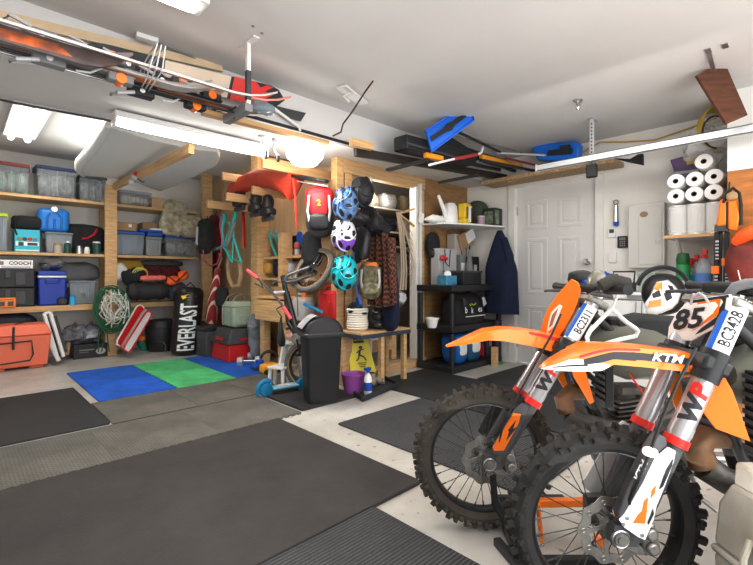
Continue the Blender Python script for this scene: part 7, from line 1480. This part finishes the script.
# ski poles
for i, (y, z, x0, x1, lab) in enumerate(((2.80, hz+.03, -1.0, 1.3, 'thin silver ski pole along the back of the rack'), (2.60, hz-.03, -.2, 1.35, 'thin black ski pole along the front of the rack'))):
    t = thing('ski_pole', lab, 'ski pole', (.2,y,z)); MB().tube([(x0,y,z),(x1,y,z)], [.008,.006], 8).build('shaft', [M['steel'], M['black']][i], t); MB().tube([(x0,y,z),(x0+.12,y,z)], .016, 8).build('grip', M['black'], t); MB().lathe([(.04,0),(.035,.006)], (x1-.08,y,z), (1,0,0), seg=16).build('basket', M['black'], t)
# snowboard with red flames
t = thing('snowboard', 'black snowboard with red flame graphic at the right end of the ski rack', 'snowboard', (1.3,2.80,RZ+.1)); n = 20; s0, s1 = aY(232,88,2.80), aY(284,100,2.80); e = s1-s0; e.y = 0
st0_ = s1-e.normalized()*1.3; d = (s1-st0_).normalized(); upv = V((0,-.35,1)).normalized(); P = []
L = 1.3
for i in range(n+1):
    u = i/n; P.append((L*u, .082*(1-.15*math.sin(u*PI))*math.sqrt(max(.0,1-max(0,(u-.86)/.14)**2))*math.sqrt(max(.0,1-max(0,(.14-u)/.14)**2))))
P2_ = [(a_,b_) for a_,b_ in P]+[(a_,-b_) for a_,b_ in reversed(P)]
MB().prism(P2_, .012, st0_+V((0,0,.0)), d, upv).build('deck', M['black'], t, bevel=.002)
nn = d.cross(upv).normalized()
if nn.y > 0: nn = -nn
def sp_(a_, b_, k=.014): return st0_+d*a_+upv*b_+nn*k
MB().poly3([sp_(.88,-.075), sp_(.89,.075), sp_(1.05,.076), sp_(1.09,.045), sp_(1.14,.072), sp_(1.19,.066), sp_(1.13,.03), sp_(1.19,.015), sp_(1.22,.03), sp_(1.14,-.02), sp_(1.17,-.045), sp_(1.08,-.03), sp_(1.10,-.072)], nn*.001).build('flame_graphic', KRED, t)
t2 = MB().poly3([sp_(.45,-.065), sp_(.45,.07), sp_(.87,.07), sp_(.86,-.07)], nn*.001); t2.build('cream_graphic', cream, t)
t = thing('cardboard_offcut', 'dark grey flat panel sticking out behind the snowboard', 'panel', aY(296,112,2.86)); MB().poly3([aY(272,105,2.87),aY(306,113,2.87),aY(301,121,2.87),aY(283,116,2.87)], (0,.01,0)).build('panel', M['dgrey'], t)
solo('scrap_plank', MB().bar((1.15,2.79,RZ+.0),(2.15,2.79,RZ+.012),.06,.03), M['woodx'], 'pine batten poking out under the snowboard', 'plank')
t = thing('clear_tray', 'crumpled clear plastic wrap at the pole foot', 'plastic wrap', aY(262,108,2.66)); t.name = 'plastic_wrap'; MB().sup(aY(262,108,2.66), (.09,.06,.035), .6, amp=.03, fr=16).build('film', mat('blue grey film', (.35,.45,.50), .2, alpha=.7), t)
# white angled trunking from the soffit
solo('conduit', MB().tube([aY(268,104,2.86), aY(299,127,2.86), aY(300,131,2.87)], .012, 8), M['white'], 'thin white conduit slanting down the soffit face', 'conduit')
# fittings on the front ceiling
c = aZ(147,36,ZC); t = thing('cable_fitting', 'small white cable fitting on the ceiling above the skis', 'fitting', c-V((0,0,.03))); MB().box(c+V((0,0,-.015)), (.12,.05,.03), Matrix.Rotation(-.1,3,'Z')).build('body', M['white'], t, bevel=.006); MB().tube([c+V((.06,0,-.015)), c+V((.35,.06,-.01)), c+V((.8,.25,-.008))], .005, 6).build('lead', M['grey'], t)
c = aZ(357,92,ZC); t = thing('ceiling_plate', 'white mounting plate with a dangling dark wire on the ceiling', 'mount', c-V((0,0,.05))); MB().box(c+V((0,.05,-.012)), (.36,.09,.02), Matrix.Rotation(.35,3,'Z')).build('plate', M['white'], t, bevel=.004); MB().tube([c+V((-.05,.02,-.01)), c+V((-.12,.02,-.06)), c+V((-.04,.05,-.07))], .012, 8).build('arm', M['white'], t)
MB().tube([aZ(373,81,ZC-.02), aD(365,92,3.2), aD(352,112,3.2), aD(343,124,3.25), aD(341,132,3.3), aD(333,136,3.4)], .006, 6).build('wire', mat('dark red wire', (.06,.03,.02), .5), t)
for i, (px, py) in enumerate(((253,26),(262,33))): c = aZ(px,py,ZC); solo('screw_head', MB().lathe([(.008,0),(.008,-.004),(.003,-.006)], c), M['grey'], ['single screw head on the open ceiling','second screw head beside the first one'][i], 'screw')
c = aZ(200,108,ZS) ; t = thing('eye_hook', 'tiny wire eye hook hanging under the soffit edge', 'hook', (c.x,2.95,2.15)); MB().tube([(c.x,2.95,2.21),(c.x,2.95,2.17)], .004, 6).torus((c.x,2.95,2.155), (0,1,0), .014, .004, 16, 6).build('eye', M['steel'], t)
# ================= long-handled tools on the right part of the rack (X 2.5 .. 4.6) =================
yR = 2.62
t = thing('dark_plank', 'dark stained plank with raw pine end along the soffit', 'plank', (3.4,2.74,2.12)); MB().bar(aY(355,152,2.74), aY(520,180,2.74), .04,.07).build('plank', mat('very dark wood', (.035,.025,.02), .6), t, bevel=.003); 
solo('pine_offcut', MB().bar(aY(351,142,2.66), aY(372,147,2.66), .05,.06), M['woodx'], 'short raw pine offcut at the left end of the tool rack', 'wood block')
t = thing('tool_case', 'long black plastic tool case at the left of the tool rack', 'case', aY(415,150,2.6)); a_, e_ = aY(400,143,2.6), aY(432,151,2.6); MB().bar(a_+V((0,0,0)), aY(470,160,2.6), .16,.13).build('body', M['black'], t, bevel=.015); MB().bar(a_+V((0,-.085,-.02)), aY(465,160,2.52), .01,.02).build('seam', M['dgrey'], t)
# blue snow shovel
bp = [aD(425,131,3.9),aD(469,102,3.9),aD(474,120,3.9),aD(431,152,3.9)]
t = thing('snow_shovel', 'bright blue snow shovel blade tilted up on the tool rack', 'shovel', bp[3]); MB().poly3(bp, FWD*.03).build('blade', mat('bright blue plastic', (.01,.17,.68), .35), t, bevel=.012)
MB().poly3([aD(431,137,3.885),aD(443,129,3.885),aD(447,124,3.885),aD(452,122,3.885),aD(465,113,3.885),aD(466,117,3.885),aD(455,125,3.885),aD(452,130,3.885),aD(445,132.5,3.885),aD(432,141,3.885)], -FWD*.01).build('socket', M['black'], t); q = MB(); q.tube([p*.999 for p in bp], .010, 6, True); q.build('rim', mat('bright blue plastic', (.01,.17,.68), .35), t); MB().tube([aD(450,128,3.95), aD(500,152,4.6)], .014, 8).build('shaft', M['black'], t)
t = thing('hand_saw', 'black and yellow long handled saw on the tool rack', 'saw', aY(430,157,2.5)); MB().bar(aY(425,155,2.52), aY(442,159,2.52), .05,.05).build('grip', mat('amber plastic', (.85,.38,.02), .4), t, bevel=.01); MB().bar(aY(442,158,2.53), aY(500,170,2.53), .03,.03).build('blade', M['black'], t)
t = thing('snow_shovel', 'black shovel blade standing behind the red and white tool handle', 'shovel', aY(460,150,2.55)); MB().poly3([aY(446,140,2.56),aY(452,137,2.56),aY(468,147,2.56),aY(482,152,2.56),aY(480,160,2.56),aY(452,161,2.56),aY(446,157,2.56)], (0,.04,0)).build('blade', M['black'], t, bevel=.01); MB().tube([aY(478,153,2.6),aY(530,168,2.6)], .016, 8).build('shaft', M['black'], t)
t = thing('scraper_tool', 'red and white bent tool handle in front of the black shovel', 'tool', aY(455,158,2.45)); MB().tube([aY(429,165,2.45),aY(454,159,2.45)], .012, 8).build('white_end', M['white'], t); MB().tube([aY(476,155,2.45),aY(481,153,2.45),aY(483,147,2.45)], .014, 8).build('white_end', M['white'], t); MB().tube([aY(454,159,2.45),aY(477,154.6,2.45)], .018, 8).build('red_sleeve', mat('dull red', (.45,.04,.04), .4), t)
t = thing('ladder_level', 'amber and black strip tool lying on the OSB deck', 'tool', aY(500,165,2.5)); t.name = 'spirit_level'; MB().bar(aY(481,157,2.5), aY(521,167,2.5), .05,.05).build('body', mat('amber plastic', (.85,.38,.02), .4), t, bevel=.006); MB().bar(aY(484,161,2.47), aY(515,171,2.47), .03,.03).build('dark_base', M['black'], t)
for i, (p0_, p1_, m_, lab) in enumerate((((452,134),(524,152),M['grey'],'long grey pole slanting over the dark shovels'), ((497,153),(560,156),M['lgrey'],'pale metal pole lying across the OSB deck'), ((480,160),(540,172),M['black'],'black pole lying lowest on the OSB deck'), ((505,158),(548,168),mat('dark red tool', (.20,.01,.02), .4),'dark red handle between the poles'))):
    a_, e_ = aY(*p0_, 2.56-.05*i), aY(*p1_, 2.45-.1*i if p1_[0] < 550 else 2.0); t = thing('tool_pole', lab, 'pole', a_.lerp(e_,.5)); MB().tube([a_, e_], .013+.004*(i==2), 8).build('shaft', m_, t); MB().tube([e_.lerp(a_,.06), e_], .02, 8).build('end_grip', M['black'], t)
# blue sled at the right
t = thing('blue_sled', 'bright blue sled with black handle on the OSB deck', 'sled', aX(560,155,4.5)); t.name = 'plastic_sled'; bl = MATS['bright blue plastic']
Ps = [aX(531,148,4.6),aX(540,144,4.6),aX(553,143,4.6),aX(577,141,4.6),aX(579,145,4.6),aX(578,158,4.6),aX(560,161,4.6),aX(537,160,4.6)]
MB().poly3(Ps, (.12,0,0)).build('shell', bl, t, bevel=.015); MB().bar(aX(548,153,4.58), aX(572,151,4.58), .03,.05).build('handle', M['black'], t); MB().bar(aX(560,150,4.56), aX(570,149,4.56), .02,.09).build('grip_bar', M['black'], t)

for i, x in enumerate((2.95, 3.75)):
    solo('steel_bracket', MB().bx(x-.02,x+.02,2.40,2.899,2.045,2.07), M['black'], ['black steel arm under the left end of the tool rack','black steel arm under the middle of the tool rack'][i], 'bracket')
